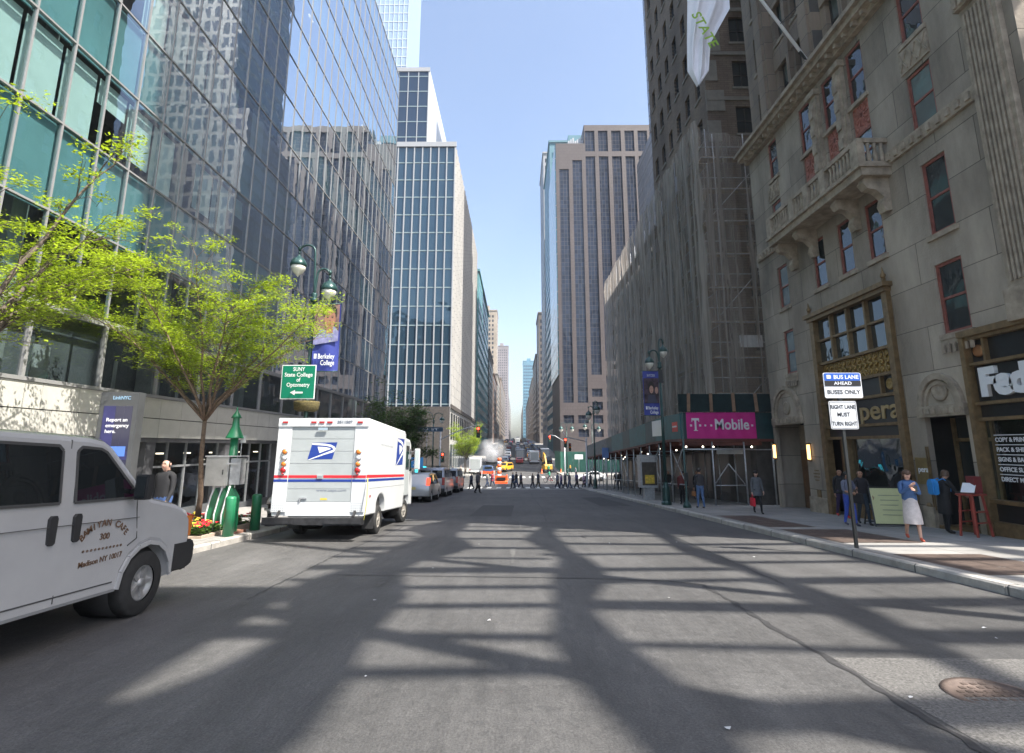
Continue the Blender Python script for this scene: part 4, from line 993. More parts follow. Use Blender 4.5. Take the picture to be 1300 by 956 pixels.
m = MB(); m.box(-64, -45.2, 200, 225, 0, 260); m.build('wall', M('pale_blue_glass', (.30, .40, .54), .3, .1, var=.05), pt)
m = MB()
for k in range(10): m.box(-64 + k * 2.05, -63.8 + k * 2.05, 199.8, 199.999, 0, 260)
for k in range(60): m.box(-64, -45.2, 199.9, 199.999, 6 + k * 4.2, 6.5 + k * 4.2)
m.build('fin', M('pale_fin', (.45, .52, .6), .4, var=0), pt)

# ---- brown granite tower with window strips
BT = empty('brown_granite_tower', label='pinkish brown granite tower with dark window strips beyond the netted block', cat='building')
GRAN = block_mat('brown_granite', (.11, .092, .09), (.10, .083, .082), (.065, .05, .048), 1.4, 1.0, .03, ('X', 'Z'), .55, .15, .08, .1)
def grid_glass(key, ax, sx_, sz, base, mort, ior=1.6, ms=.1):
    m, nt, b = newmat(key); v, ge = yz_vector(nt, ax)
    br = node(nt, 'ShaderNodeTexBrick', _Scale=1.0); br.offset = 0; br.inputs['Brick Width'].default_value = sx_; br.inputs['Row Height'].default_value = sz; br.inputs['Mortar Size'].default_value = ms
    br.inputs['Color1'].default_value = (*base, 1); br.inputs['Color2'].default_value = (*[c * 1.8 for c in base], 1); br.inputs['Mortar'].default_value = (*mort, 1)
    nt.links.new(v, br.inputs['Vector']); nt.links.new(br.outputs['Color'], b.inputs['Base Color'])
    r = node(nt, 'ShaderNodeMapRange', _To_Min=.06, _To_Max=.6); nt.links.new(br.outputs['Fac'], r.inputs['Value']); nt.links.new(r.outputs[0], b.inputs['Roughness'])
    b.inputs['IOR'].default_value = ior
    n = node(nt, 'ShaderNodeTexNoise', _Scale=.5); nt.links.new(ge.outputs['Position'], n.inputs['Vector']); bp = node(nt, 'ShaderNodeBump', _Strength=1.0, _Distance=.12); nt.links.new(n.outputs['Fac'], bp.inputs['Height']); nt.links.new(bp.outputs['Normal'], b.inputs['Normal'])
    return m
DG = grid_glass('strip_glazing', ('X', 'Z'), .98, 1.33, (.018, .024, .04), (.055, .055, .06), 1.5, .05)
strips = [13.5 + 4.12 * k for k in range(9)]; SW = 2.95
hb_ = []
for k, x in enumerate(strips):
    ztop = 86 if k == 0 else 89 if k == 1 else 90.3
    zbot = 14 if k < 2 else (22 if k == 2 else 26 if k == 3 else 29)
    hb_.append((x, x + SW, zbot, ztop, 's'))
    if k >= 2: hb_.append((x, x + SW, 92, 99, 's'))
    z = 8.2; 
    while z + 2.2 < zbot - 1: hb_.append((x, x + SW, z, z + 2.3, 'w')); z += 3.75
    if k > 0: hb_.append((x, x + SW, 4.4, 6.6, 'w'))
m = MB(front_wall(155)); holes_wall(m, 12.5, 21.4, -4, 94.7, [h[:4] for h in hb_ if h[0] < 21], .4); holes_wall(m, 21.4, 51, -4, 101, [h[:4] for h in hb_ if h[0] > 21], .4)
m.build('front_wall', GRAN, BT)
m = MB(); m.box(12.5, 21.4, 155.45, 186, -4, 94.6); m.box(21.4, 51, 155.45, 186, -4, 100.9); m.box(21.401, 21.5, 155.0, 186, 94.6, 101)
m.quad((12.5, 155, 94.7), (21.4, 155, 94.7), (21.4, 156, 94.7), (12.5, 156, 94.7)); m.quad((21.4, 155, 101), (51, 155, 101), (51, 156, 101), (21.4, 156, 101)); m.build('core', GRAN, BT)
for a0, a1, z0_, z1_, t in hb_:
    m = MB(front_wall(155)); m.quad((a0, -.3, z0_), (a1, -.3, z0_), (a1, -.3, z1_), (a0, -.3, z1_)); m.build('window_strip' if t == 's' else 'window', DG, BT)
m = MB(); m.box(12.2, 12.49, 155.2, 186, 22, 94); m.build('glass_side', grid_glass('side_glazing', ('Y', 'Z'), 1.5, 3.9, (.06, .18, .2), (.3, .3, .28), 2.0, .12), BT)
m = MB()
for k in range(7): m.box(16.5 + k * .7, 17.0 + k * .7, 156, 157, 94.7, 96.2 + .5 * (k % 3))
m.build('roof_plant', STEEL, BT)

# ---- tall tower hidden from the street but mirrored in the glass office building
TT = empty('setback_tower', label='tall pale brick tower on the side street, mirrored in the glass office building', cat='building')
m = MB(); m.box(30, 56, 100, 124, -4, 70); m.box(33, 52, 101, 122, 70, 150); m.box(37, 48, 104, 118, 150, 190)
m.build('wall', grid_glass('tower_windows', ('X', 'Z'), 1.9, 3.4, (.045, .05, .065), (.115, .115, .12), 1.5, .42), TT)

def far_block(name, label, x0, x1, y0, y1, z1, c, fl=3.6, win=(.03, .035, .045), fr=.5, wy=2.6, cap=True):
    o = empty(name, label=label, cat='building')
    i = len([k for k in MATS if k.startswith('far')])
    key = 'far_wall_%d' % i
    m = MB(); m.box(x0, x1, y0, y1, g(y0) - 3, z1)
    w = m.build('wall', M(key, c, .8, var=.25, vs=.08), o)
    f = MB()
    s = 1 if x0 < 0 else -1; xf = x1 if x0 < 0 else x0
    zz = g(y0) + 6
    while zz < z1 - fl:
        yy = y0 + 1
        while yy < y1 - wy * .6:
            f.box(min(xf, xf + s * .02), max(xf, xf + s * .02), yy, yy + wy * fr, zz, zz + fl * .55); yy += wy
        xx = x0 + .8
        while xx < x1 - wy * .6: f.box(xx, xx + wy * fr, y0 - .02, y0, zz, zz + fl * .55); xx += wy
        zz += fl
    f.build('windows', M('far_window%s' % ('%02x' % int(win[2] * 255)), win, .25, var=.4, vs=.4), o)['kind'] = 'stuff'
    if cap:
        m = MB(); m.box(x0 - .4, x1 + .4, y0 - .4, y1 + .4, z1, z1 + .8); m.box(x0 + (x1 - x0) * .3, x0 + (x1 - x0) * .6, y0 + 3, y0 + 9, z1 + .8, z1 + 5); m.build('roof', MATS[key], o)
    return o
far_block('teal_glass_building', 'teal glass building just past the white tower', -34, -12.9, 182, 250, 62, (.12, .30, .32), 4, (.05, .17, .2), .8, 2.0)
far_block('dark_brick_block', 'narrow dark block between the teal glass building and the beige tower', -34, -12.7, 256, 300, 47, (.07, .065, .06))
far_block('beige_tower', 'beige masonry tower with a flat cornice on the left of the avenue', -30, -15, 420, 450, 108, (.34, .29, .23))
far_block('brown_brick_block', 'brown brick block below the beige tower', -36, -12.6, 305, 362, 42, (.15, .10, .08))
far_block('stone_block', 'grey stone block on the left further up the hill', -36, -12.6, 366, 418, 50, (.26, .24, .21))
far_block('stepped_tower', 'slim grey tower with stepped top at the left end of the canyon', -28, -10.5, 760, 790, 142, (.25, .22, .22))
far_block('row_block', 'row of mid-rise fronts on the left up the hill', -40, -12.6, 455, 640, 58, (.22, .18, .15))
far_block('end_block', 'pale distant block closing the left side of the avenue', -30, -12, 800, 1300, 85, (.4, .37, .34))
far_block('glass_side_tower', 'blue glass tower directly behind the brown granite tower', 13.0, 38, 190, 228, 116, (.10, .20, .24), 4, (.05, .13, .17), .8, 2.0)
far_block('pale_slab_tower', 'tall pale slab tower behind the blue glass tower', 13.1, 30, 236, 268, 138, (.30, .30, .31))
far_block('black_cap_tower', 'grey tower with dark stepped cap on the right of the avenue', 12.9, 34, 300, 330, 76, (.14, .12, .105))
far_block('dark_mid_block', 'dark brown block beside the right pavement up the hill', 12.6, 40, 336, 400, 58, (.09, .075, .065))
far_block('cream_sign_block', 'cream fronted block on the right up the hill', 12.6, 40, 404, 520, 52, (.27, .23, .19))
far_block('blue_window_tower', 'blue banded glass tower at the right end of the canyon', 11.5, 32, 860, 900, 136, (.10, .25, .34), 5, (.04, .10, .15), .9, 3.0)
far_block('low_right_row', 'row of weathered fronts on the far right hillside', 12.6, 40, 524, 700, 48, (.2, .17, .15))
far_block('last_right_block', 'pale distant block closing the right side of the avenue', 12, 40, 920, 1300, 70, (.36, .33, .31))
hz = MB(); hz.box(-260, 260, -125, 1400, -30, 262); hz = tag(hz.build('haze', None), kind='stuff')
hm, nt, b = newmat('haze'); nt.nodes.remove(b); pv = node(nt, 'ShaderNodeVolumePrincipled'); pv.inputs['Color'].default_value = (.86, .92, 1, 1); pv.inputs['Density'].default_value = .00025; pv.inputs['Anisotropy'].default_value = .3
nt.links.new(pv.outputs[0], nt.nodes['Material Output'].inputs['Volume']); hz.data.materials.clear(); hz.data.materials.append(hm)
# brown tower neighbour at ground level behind the hoarding, and the block left of the junction
HO = empty('hoarding', label='green plywood hoarding round the building site at the corner', cat='hoarding')
for k in range(14):
    m = MB(); x = 9.0 + k * 1.25; m.box(x, x + 1.22, 112, 112.06, -3.4, .75); m.build('panel', M('hoarding_green', (.05, .19, .13), .6, var=.2, vs=1), HO)
for k in range(10):
    m = MB(); y = 112.1 + k * 1.6; m.box(8.94, 9.0, y, y + 1.56, -3.4, .75); m.build('panel', MATS['hoarding_green'], HO)
# ================================================================== vehicles (local: y forward from the rear bumper, x across, z from the ground)
VGLASS = glass_mat('vehicle_glass', ior=1.6, inside=(.012, .014, .015), wav=0)
CHROME = M('chrome', (.7, .7, .7), .15, 1, var=0)
RUBBER = M('tyre_rubber', (.02, .02, .02), .8, var=.3, vs=9)
PLASTIC = M('black_plastic', (.022, .022, .023), .6, var=.15)
TAILR = M('red_lens', (.35, .01, .01), .25, var=0, coat=.5)
TAILL = M('lit_tail_lamp', (.6, .02, .01), .3, var=0, emit=(1, .06, .02), es=1.1)
AMBER = M('amber_lens', (.55, .16, .02), .25, var=0, coat=.5)
CLEAR = M('clear_lens', (.5, .52, .55), .15, .2, var=0, coat=.5)
SEAMD = M('panel_gap', (.05, .05, .05), .8, var=0)

def offset_poly(pts, r):
    n = len(pts); A = sum(pts[i][0] * pts[(i + 1) % n][1] - pts[(i + 1) % n][0] * pts[i][1] for i in range(n)); s = 1 if A > 0 else -1; out = []
    for i in range(n):
        a, b, c = pts[i - 1], pts[i], pts[(i + 1) % n]
        d1 = Vector((b[0] - a[0], b[1] - a[1])).normalized(); d2 = Vector((c[0] - b[0], c[1] - b[1])).normalized()
        nn = Vector((-(d1.y + d2.y), d1.x + d2.x)); nn = nn.normalized() if nn.length > 1e-6 else Vector((0, 0))
        out.append((b[0] + nn.x * r * s, b[1] + nn.y * r * s))
    return out
def arch(yc, r, z0, n=9):
    """wheel cut-out points from front to rear along the sill"""
    t0 = math.asin(min(.95, (z0 - r * .95 + .0) / r)) if False else 0.0
    return [(yc + r * math.cos(math.pi * i / n), max(z0, .38 * r + r * .0 + z0 * 0 + math.sin(math.pi * i / n) * r * .98 + z0 * .35)) for i in range(n + 1)]
def body_shell(prof, hw, belt, tum, rr=.05):
    m = MB(); m.smooth = True; n = len(prof); st = [(-hw, rr), (-hw + rr * .25, rr * .38), (-hw + rr, 0), (0, -.006), (hw - rr, 0), (hw - rr * .25, rr * .38), (hw, rr)]
    vs = []
    for x, r in st:
        q = offset_poly(prof, r) if r > 0 else prof
        for y, z in q: vs.append((x * (1 - tum * max(0, z - belt)), y, z))
    fs = [(k * n + i, k * n + (i + 1) % n, (k + 1) * n + (i + 1) % n, (k + 1) * n + i) for k in range(len(st) - 1) for i in range(n)]
    m.add(vs, fs); m.smooth = False; m.add([vs[i] for i in range(n)], [tuple(range(n - 1, -1, -1))]); m.add([vs[(len(st) - 1) * n + i] for i in range(n)], [tuple(range(n))])
    return m
def smooth_shell(me, ang=35):
    try: me.set_sharp_from_angle(angle=R(ang))
    except Exception: pass
def wheel(parent, x, y, r, w=.22, rim=ALU, spokes=6, steer=0, rimr=.62):
    s = 1 if x > 0 else -1
    t = MB(); t.lathe((0, 0, 0), [(r * rimr, -w / 2), (r * .93, -w / 2), (r, -w * .38), (r, w * .38), (r * .93, w / 2), (r * rimr, w / 2)], 28, 'x', caps=False)
    o = t.build('wheel', RUBBER, parent); o.location = (x, y, r); o.rotation_euler = (0, 0, steer)
    q = MB(); q.lathe((0, 0, 0), [(r * rimr, -w * .42), (r * rimr, w * .44), (r * rimr * .9, w * .47), (r * rimr * .84, w * .25), (r * .16, w * .3), (r * .14, w * .46), (.01, w * .48)] if s > 0 else
               [(r * rimr, w * .42), (r * rimr, -w * .44), (r * rimr * .9, -w * .47), (r * rimr * .84, -w * .25), (r * .16, -w * .3), (r * .14, -w * .46), (.01, -w * .48)], 24, 'x')
    for k in range(spokes):
        a = 2 * math.pi * k / spokes; q.bar((s * w * .3, r * .13 * math.cos(a), r * .13 * math.sin(a)), (s * w * .36, r * rimr * .86 * math.cos(a), r * rimr * .86 * math.sin(a)), r * .12, w * .14, up=(1, 0, 0))
    q.build('rim', rim, o)
    return o
class Veh:
    def __init__(s, root, hw, belt, tum): s.r = root; s.hw = hw; s.belt = belt; s.tum = tum
    def sx(s, z, side, d=.0): return side * (s.hw * (1 - s.tum * max(0, z - s.belt)) + d)
    def side(s, name, pts, side, mat, d=.006, parent=None, th=.012):
        m = MB(); n = len(pts); a = [(s.sx(z, side, d), y, z) for y, z in pts]; b = [(s.sx(z, side, d - th), y, z) for y, z in pts]
        m.add(a + b, [tuple(range(n)), tuple(range(2 * n - 1, n - 1, -1))] + [(i, (i + 1) % n, n + (i + 1) % n, n + i) for i in range(n)])
        return m.build(name, mat, parent or s.r)
    def line(s, m, pts, side, w=.012, d=.003):
        for p, q in zip(pts, pts[1:]):
            m.bar((s.sx(p[1], side, d), p[0], p[1]), (s.sx(q[1], side, d), q[0], q[1]), .012, w, up=(side, 0, 0)) if False else m.bar((s.sx(p[1], side, d - .004), p[0], p[1]), (s.sx(q[1], side, d - .004), q[0], q[1]), w, .012, up=(1, 0, 0))
def plate(parent, y, z, mat=None, x=0, s=-1):
    m = MB(); m.box(x - .155, x + .155, y, y + .012, z - .078, z + .078); return m.build('number_plate', mat or M('plate_yellow', (.5, .42, .16), .5, var=0), parent)

# ---------------------------------------------------------------- the big white passenger van at the left
VW = M('van_white', (.37, .372, .375), .22, var=.04, coat=.6)
van = empty('passenger_van', (-5.72, 2.62, g(2.62)), label='white passenger van with brown cafe lettering on its door at the left edge', cat='van', slope=True)
VL = 5.62; yf, yr = VL - .93, 1.35; rw = .385
prof = [(.05, .42), (0, .6), (0, 1.75), (.06, 2.0), (.22, 2.1), (.7, 2.15), (3.55, 2.15), (3.78, 2.12), (3.92, 2.05), (4.55, 1.5), (4.66, 1.43), (5.2, 1.33), (5.44, 1.24), (5.56, 1.12), (5.6, .95), (5.6, .6), (5.52, .42),
        (yf + .47, .38)] + [(yf + .47 * math.cos(t), .42 + .44 * math.sin(t)) for t in [math.pi * k / 8 for k in range(1, 8)]] + [(yf - .47, .36), (yr + .47, .36)] + [(yr + .47 * math.cos(t), .42 + .44 * math.sin(t)) for t in [math.pi * k / 8 for k in range(1, 8)]] + [(yr - .47, .38)]
V = Veh(van, .99, 1.2, .115)
b = body_shell(prof, .99, 1.2, .115, .075).build('body', VW, van); smooth_shell(b.data)
for sd_ in (1, -1):
    for x_, k in ((yf, 0), (yr, 0)):
        wheel(van, sd_ * .86, x_, rw, .24, M('wheel_steel', (.33, .33, .33), .4, .5, var=.1), 5, 0, .56)
        m = MB(); m.lathe((sd_ * .62, x_, .44), [(.45, -.2), (.45, .2), (.001, .2)], 18, 'x'); m.build('wheel_well', PLASTIC, van)
    V.side('side_window', [(3.42, 1.44), (3.42, 2.0), (3.62, 2.02), (3.78, 1.96), (4.3, 1.5), (4.22, 1.44)] if False else [(3.37, 1.43), (3.36, 1.97), (3.42, 2.02), (3.70, 2.01), (3.80, 1.97), (4.34, 1.50), (4.30, 1.44)], sd_, VGLASS)
    V.side('side_window', [(2.22, 1.43), (2.22, 1.98), (2.28, 2.02), (3.10, 2.02), (3.16, 1.97), (3.16, 1.43)], sd_, VGLASS)
    V.side('side_window', [(1.15, 1.43), (1.15, 1.98), (1.2, 2.02), (2.06, 2.02), (2.12, 1.97), (2.12, 1.43)], sd_, VGLASS)
    V.side('side_window', [(.22, 1.43), (.22, 1.96), (.28, 2.0), (.98, 2.02), (1.05, 1.97), (1.05, 1.43)], sd_, VGLASS)
    m = MB()
    V.line(m, [(3.27, .44), (3.27, 2.09)], sd_); V.line(m, [(4.36, 1.47), (4.42, .95), (4.27, .88)], sd_); V.line(m, [(2.16, .44), (2.16, 2.08)], sd_); V.line(m, [(.4, 1.2), (4.42, 1.2)], sd_, .006); V.line(m, [(2.16, .50), (4.1, .5)], sd_, .014)
    for pts in ([(3.37, 1.43), (3.36, 1.97), (3.42, 2.02), (3.70, 2.01), (3.80, 1.97), (4.34, 1.50), (4.30, 1.44), (3.37, 1.43)], [(2.22, 1.43), (2.22, 1.98), (2.28, 2.02), (3.10, 2.02), (3.16, 1.97), (3.16, 1.43), (2.22, 1.43)]): V.line(m, pts, sd_, .03, .008)
    m.build('door_seam', SEAMD, van)
    for y_ in (3.42, 3.10):
        h = V.side('door_handle', [(y_ - .045, 1.04), (y_ - .05, 1.28), (y_ - .02, 1.31), (y_ + .035, 1.31), (y_ + .05, 1.28), (y_ + .045, 1.04), (y_ + .02, 1.02), (y_ - .02, 1.02)], sd_, PLASTIC, .02, th=.03)
    m = MB(); m.tube([(V.sx(1.5, sd_, -.02), 4.25, 1.5), (V.sx(1.5, sd_, .12), 4.2, 1.56)], .03, 8)
    mb_ = m; x0 = V.sx(1.5, sd_, .1); mb_.box(min(x0, x0 + sd_ * .2), max(x0, x0 + sd_ * .16), 4.14, 4.26, 1.42, 1.72); mi = mb_.build('wing_mirror', PLASTIC, van, bevel=.025)
    m = MB(); m.box(min(x0 + sd_ * .02, x0 + sd_ * .14), max(x0 + sd_ * .02, x0 + sd_ * .14), 4.134, 4.139, 1.44, 1.70); m.build('mirror_glass', VGLASS, mi)
    # arch lip, sill
    m = MB()
    for k in range(8):
        t, t2 = math.pi * k / 8, math.pi * (k + 1) / 8
        m.bar((V.sx(.5, sd_, .004), yf + .5 * math.cos(t), .4 + .47 * math.sin(t)), (V.sx(.5, sd_, .004), yf + .5 * math.cos(t2), .4 + .47 * math.sin(t2)), .05, .03, up=(1, 0, 0))
    m.build('arch_lip', VW, van)
    m = MB(); m.box(min(sd_ * .55, sd_ * .85), max(sd_ * .55, sd_ * .85), 5.585, 5.62, .88, 1.12); m.build('headlight', CLEAR, van)
    m = MB(); m.box(min(sd_ * .9, sd_ * .985), max(sd_ * .9, sd_ * .985), 5.46, 5.6, .86, 1.14); m.build('marker_lamp', AMBER, van)
m = MB(); m.prism([(5.5, .4), (5.72, .45), (5.76, .55), (5.76, .72), (5.7, .80), (5.5, .82)], -.98, .98, 'x'); m.box(.9, 1.0, 5.22, 5.6, .42, .80); m.box(-1.0, -.9, 5.22, 5.6, .42, .80); m.build('front_bumper', PLASTIC, van, bevel=.02)
m = MB(); m.box(-.98, .98, -.16, .06, .42, .68); m.build('rear_bumper', CHROME, van)
m = MB(); m.box(-.5, .5, 5.59, 5.625, .86, 1.12); m.build('grille', PLASTIC, van)
m = MB(); m.quad((-.83, 4.56, 1.505), (.83, 4.56, 1.505), (.78, 3.955, 2.04), (-.78, 3.955, 2.04)); m.build('windscreen', VGLASS, van)
for sd_ in (1, -1):
    m = MB(); m.box(min(sd_ * .1, sd_ * .72), max(sd_ * .1, sd_ * .72), -.012, -.002, 1.4, 1.95); m.build('rear_window', VGLASS, van)
    m = MB(); m.box(min(sd_ * .78, sd_ * .93), max(sd_ * .78, sd_ * .93), -.03, .0, .8, 1.35); m.build('tail_light', TAILR, van)
plate(van, -.18, .8)
# lettering curved over the number on the front door
BRN = M('brown_lettering', (.12, .065, .035), .5, var=.1)
def letters_on_side(V, parent, items, side=1, mat=BRN):
    """items: (text, size, y, z, tilt, width)"""
    allm = MB()
    for t, size, y, z, tilt, wd in items:
        me = text_mesh(t, size, ex=.0015, bold=.0012)
        xs = [v.co.x for v in me.vertices]; k = wd / (max(xs) - min(xs)) if wd else 1
        c, s_ = math.cos(tilt), math.sin(tilt)
        vs = []
        for v in me.vertices:
            a, b_ = v.co.x * k, v.co.y; p, q = a * c - b_ * s_, a * s_ + b_ * c
            vs.append((V.sx(z + q, side, .006 + v.co.z), y + p * side, z + q))
        allm.add(vs, [tuple(f.vertices) for f in me.polygons]); bpy.data.meshes.remove(me)
    return allm.build('lettering', mat, parent)
items = []; txt = 'BAMIYAN CAFE'; n = len(txt)
for i, ch in enumerate(txt):
    if ch == ' ': continue
    t = R(62) * (1 - 2 * i / (n - 1)) ; rad = .40
    items.append((ch, .105, 3.86 - rad * math.sin(t) * .97, .93 + rad * math.cos(t) * .62 - .0, t * .72, None))
items.append(('300', .10, 3.86, 1.03, 0, .15)); items.append(('Madison NY 10017', .085, 3.86, .78, R(3), .66)); items.append(('* * * * * * * * * * *', .06, 3.86, .89, 0, .62))
letters_on_side(V, van, items, 1)

# ---------------------------------------------------------------- the mail truck
MW = M('mail_white', (.55, .565, .565), .42, var=.05, vs=1.2, coat=.2); MG = M('mail_grey', (.34, .365, .365), .5, var=.08, vs=2)
BLUE = M('postal_blue', (.012, .04, .24), .45, var=.03); REDS = M('postal_red', (.55, .02, .03), .45, var=.03)
TR = empty('mail_truck', (-5.25, 14.9, g(14.9)), label='boxy white mail truck with blue eagle emblem and red and blue stripes, seen from behind', cat='truck', slope=True)
TL, TW, THt = 6.6, 1.24, 3.2; ZB = .78
ryc, fyc, tr_ = 1.75, 5.55, .40
cut = lambda yc: [(yc + .56 * math.cos(t), .74 + .38 * math.sin(t)) for t in [math.pi * k / 8 for k in range(1, 8)]]
pr = [(0, .62), (0, 3.05), (.05, 3.16), (.16, 3.2), (4.95, 3.2), (5.05, 3.12), (5.05, 2.98), (5.9, 2.95), (6.15, 2.8), (6.42, 1.75), (6.55, 1.5), (6.62, .95), (6.6, .55), (fyc + .56, .6)] + cut(fyc) + [(fyc - .56, .55), (ryc + .56, .60)] + cut(ryc) + [(ryc - .56, .60)]
T = Veh(TR, TW, 9, 0)
tb = body_shell(pr, TW, 9, 0, .05).build('body', MW, TR); smooth_shell(tb.data)
for s_ in (1, -1):
    o = wheel(TR, s_ * 1.07, ryc, tr_, .26, M('mail_wheel', (.3, .28, .25), .6, .3, var=.2), 8, 0, .6); o2 = wheel(TR, s_ * 1.07, fyc, tr_, .24, MATS['mail_wheel'], 8, R(-9), .6)
    for yc in (ryc, fyc): m = MB(); m.lathe((s_ * .8, yc, .62), [(.5, -.3), (.5, .3), (.001, .3)], 16, 'x'); m.build('wheel_well', PLASTIC, TR)
    T.side('stripe', [(0.0, 1.60), (0.0, 1.68), (5.0, 1.68), (5.0, 1.60)], s_, REDS, .004, th=.006); T.side('stripe', [(0.0, 1.50), (0.0, 1.57), (5.0, 1.57), (5.0, 1.50)], s_, BLUE, .004, th=.006)
    m = MB()
    T.line(m, [(.35, 1.32), (5.05, 1.32)], s_, .012); T.line(m, [(5.06, .7), (5.06, 3.1)], s_, .02)
    for k in range(26): T.line(m, [(.25 + k * .185, 3.12), (.262 + k * .185, 3.12)], s_, .012)
    m.build('body_seam', M('soft_gap', (.3, .31, .31), .8, var=0), TR)
    T.side('cab_door', [(5.12, .95), (5.12, 2.85), (5.85, 2.85), (5.85, .95)], s_, MG, .008)
    T.side('side_window', [(5.2, 1.85), (5.2, 2.7), (5.78, 2.7), (5.78, 1.85)], s_, VGLASS, .016)
    T.side('side_window', [(5.92, 1.8), (5.92, 2.62), (6.05, 2.6), (6.3, 1.95), (6.3, 1.8)], s_, VGLASS, .010)
    m = MB(); x0 = s_ * (TW + .28); m.bar((s_ * TW, 6.1, 2.5), (x0, 6.0, 2.55), .03); m.bar((s_ * TW, 6.1, 1.9), (x0, 6.0, 1.9), .03)
    m.box(min(x0 - .1, x0 + .1), max(x0 - .1, x0 + .1), 5.94, 6.02, 1.85, 2.62); mi = m.build('wing_mirror', MW, TR, bevel=.02)
    m = MB(); m.box(x0 - .08, x0 + .08, 5.930, 5.938, 1.9, 2.57); m.build('mirror_glass', M('mirror_pale', (.55, .62, .58), .3, .4, var=0), mi)
    m = MB(); m.box(min(s_ * TW, s_ * (TW + .02)), max(s_ * TW, s_ * (TW + .02)), .42, .48, 1.08, 1.14); m.build('marker_lamp', TAILR, TR)
# rear: raised frame, roll-up door
m = MB(); m.box(-1.24, -.86, -.03, -.002, .72, 2.98); m.box(.86, 1.24, -.03, -.002, .72, 2.98); m.box(-1.24, 1.24, -.06, -.002, 2.96, 3.19); m.box(-.86, .86, -.03, -.002, .62, .98); m.build('rear_frame', MW, TR, bevel=.006)
m = MB()
for k in range(6): z0_ = .99 + k * .328; m.box(-.855, .855, -.018, -.003, z0_ + .006, z0_ + .322)
dr = m.build('rear_door', MG, TR)
m = MB(); m.box(-.07, .07, -.05, -.018, 1.58, 1.66); m.box(-.5, -.3, -.06, -.03, 1.06, 1.09); m.box(-.5, -.47, -.06, -.02, .98, 1.09); m.build('handle', STEEL, dr)
m = MB(); m.box(.05, .23, -.022, -.019, 1.03, 1.08); m.build('label', M('label_yellow', (.6, .45, .06), .5, var=0), dr)
m = MB(); 
for x0, x1 in ((-1.235, -.87), (-.85, -.09), (.09, .85), (.87, 1.235)): m.box(x0, x1, -.037, -.031, 1.60, 1.67) if abs(x0) > .86 and abs(x1) > .86 else m.box(x0, x1, -.024, -.0185, 1.60, 1.67)
m.build('stripe', REDS, TR)
m = MB()
for x0, x1 in ((-1.235, -.87), (-.85, .85), (.87, 1.235)): m.box(x0, x1, -.037, -.031, 1.50, 1.565) if abs(x0) > .86 and abs(x1) > .86 else m.box(x0, x1, -.024, -.0185, 1.50, 1.565)
m.build('stripe', BLUE, TR)
for s_ in (1, -1):
    for k, (z_, mt, r_) in enumerate(((2.28, AMBER, .065), (2.12, CLEAR, .065), (1.96, AMBER, .065), (1.80, TAILR, .075), (1.71, TAILR, .03))):
        m = MB(); m.lathe((s_ * 1.0, -.032, z_), [(r_ + .015, 0), (r_ + .015, -.03), (r_, -.035)], 16, 'y'); f = m.build('lamp_ring', CHROME, TR)
        m = MB(); m.lathe((s_ * 1.0, -.068, z_), [(r_, 0), (r_ * .8, -.02), (.01, -.03)], 16, 'y'); m.build('lamp_lens', mt, f)
for x in (-1.05, -.27, -.05, .17, 1.0):
    m = MB(); m.box(x - .07, x + .07, -.085, -.062, 3.05, 3.10); m.build('marker_lamp', TAILR, TR)
lettering('lettering', '3511507', .10, (.58, -.066, 3.08), (1, 0, 0), up, M('grey_ink', (.14, .16, .2), .6), TR, width=.42, ex=.002, bold=.003)
lettering('lettering', 'www.usps.com', .115, (.33, -.021, 1.28), (1, 0, 0), up, MATS['grey_ink'], TR, width=.8, ex=.001)
m = MB(); m.box(-.13, .13, -.09, -.06, 2.86, 2.93); m.build('step_lamp', CHROME, TR)
m = MB(); m.box(-1.32, 1.27, -.34, -.05, .42, .60); m.box(-1.3, -.5, -.37, -.345, .45, .57); m.box(.3, 1.25, -.37, -.345, .45, .57); m.bar((-1.0, -.2, .6), (-1.0, -.02, .75), .06); m.bar((1.0, -.2, .6), (1.0, -.02, .75), .06); m.build('rear_bumper', M('worn_black', (.03, .03, .032), .55, .3, var=.5, vs=6), TR, bevel=.008)
m = MB()
for s_ in (-1, 1):
    for i in range(6):
        for j in range(4): m.box(s_ * 1.05 - .15 + i * .055, s_ * 1.05 - .135 + i * .055, -.036, -.031, .76 + j * .06, .775 + j * .06)
m.build('rivet', MATS['grey_ink'], TR)
for s_ in (-1, 1):
    m = MB(); m.box(s_ * 1.05 - .16, s_ * 1.05 + .16, 1.12, 1.14, .2, .7); m.build('mud_flap', PLASTIC, TR)
m = MB(); m.box(-.9, .9, .3, 6.0, .45, .62); m.box(-.4, .4, 1.5, 2.0, .3, .5); m.build('chassis', PLASTIC, TR)
m = MB(); m.quad((-1.12, 6.43, 1.8), (1.12, 6.43, 1.8), (1.1, 6.17, 2.78), (-1.1, 6.17, 2.78)); m.build('windscreen', VGLASS, TR)
for s_ in (-1, 1): m = MB(); m.box(min(s_ * .7, s_ * 1.05), max(s_ * .7, s_ * 1.05), 6.6, 6.64, 1.0, 1.2); m.build('headlight', CLEAR, TR)
m = MB(); m.tube([(1.32, -.3, .55), (1.33, -.15, 1.0), (1.29, -.04, 1.6)], .012, 5); m.build('cable', M('yellow_cable', (.5, .45, .1), .6), TR)
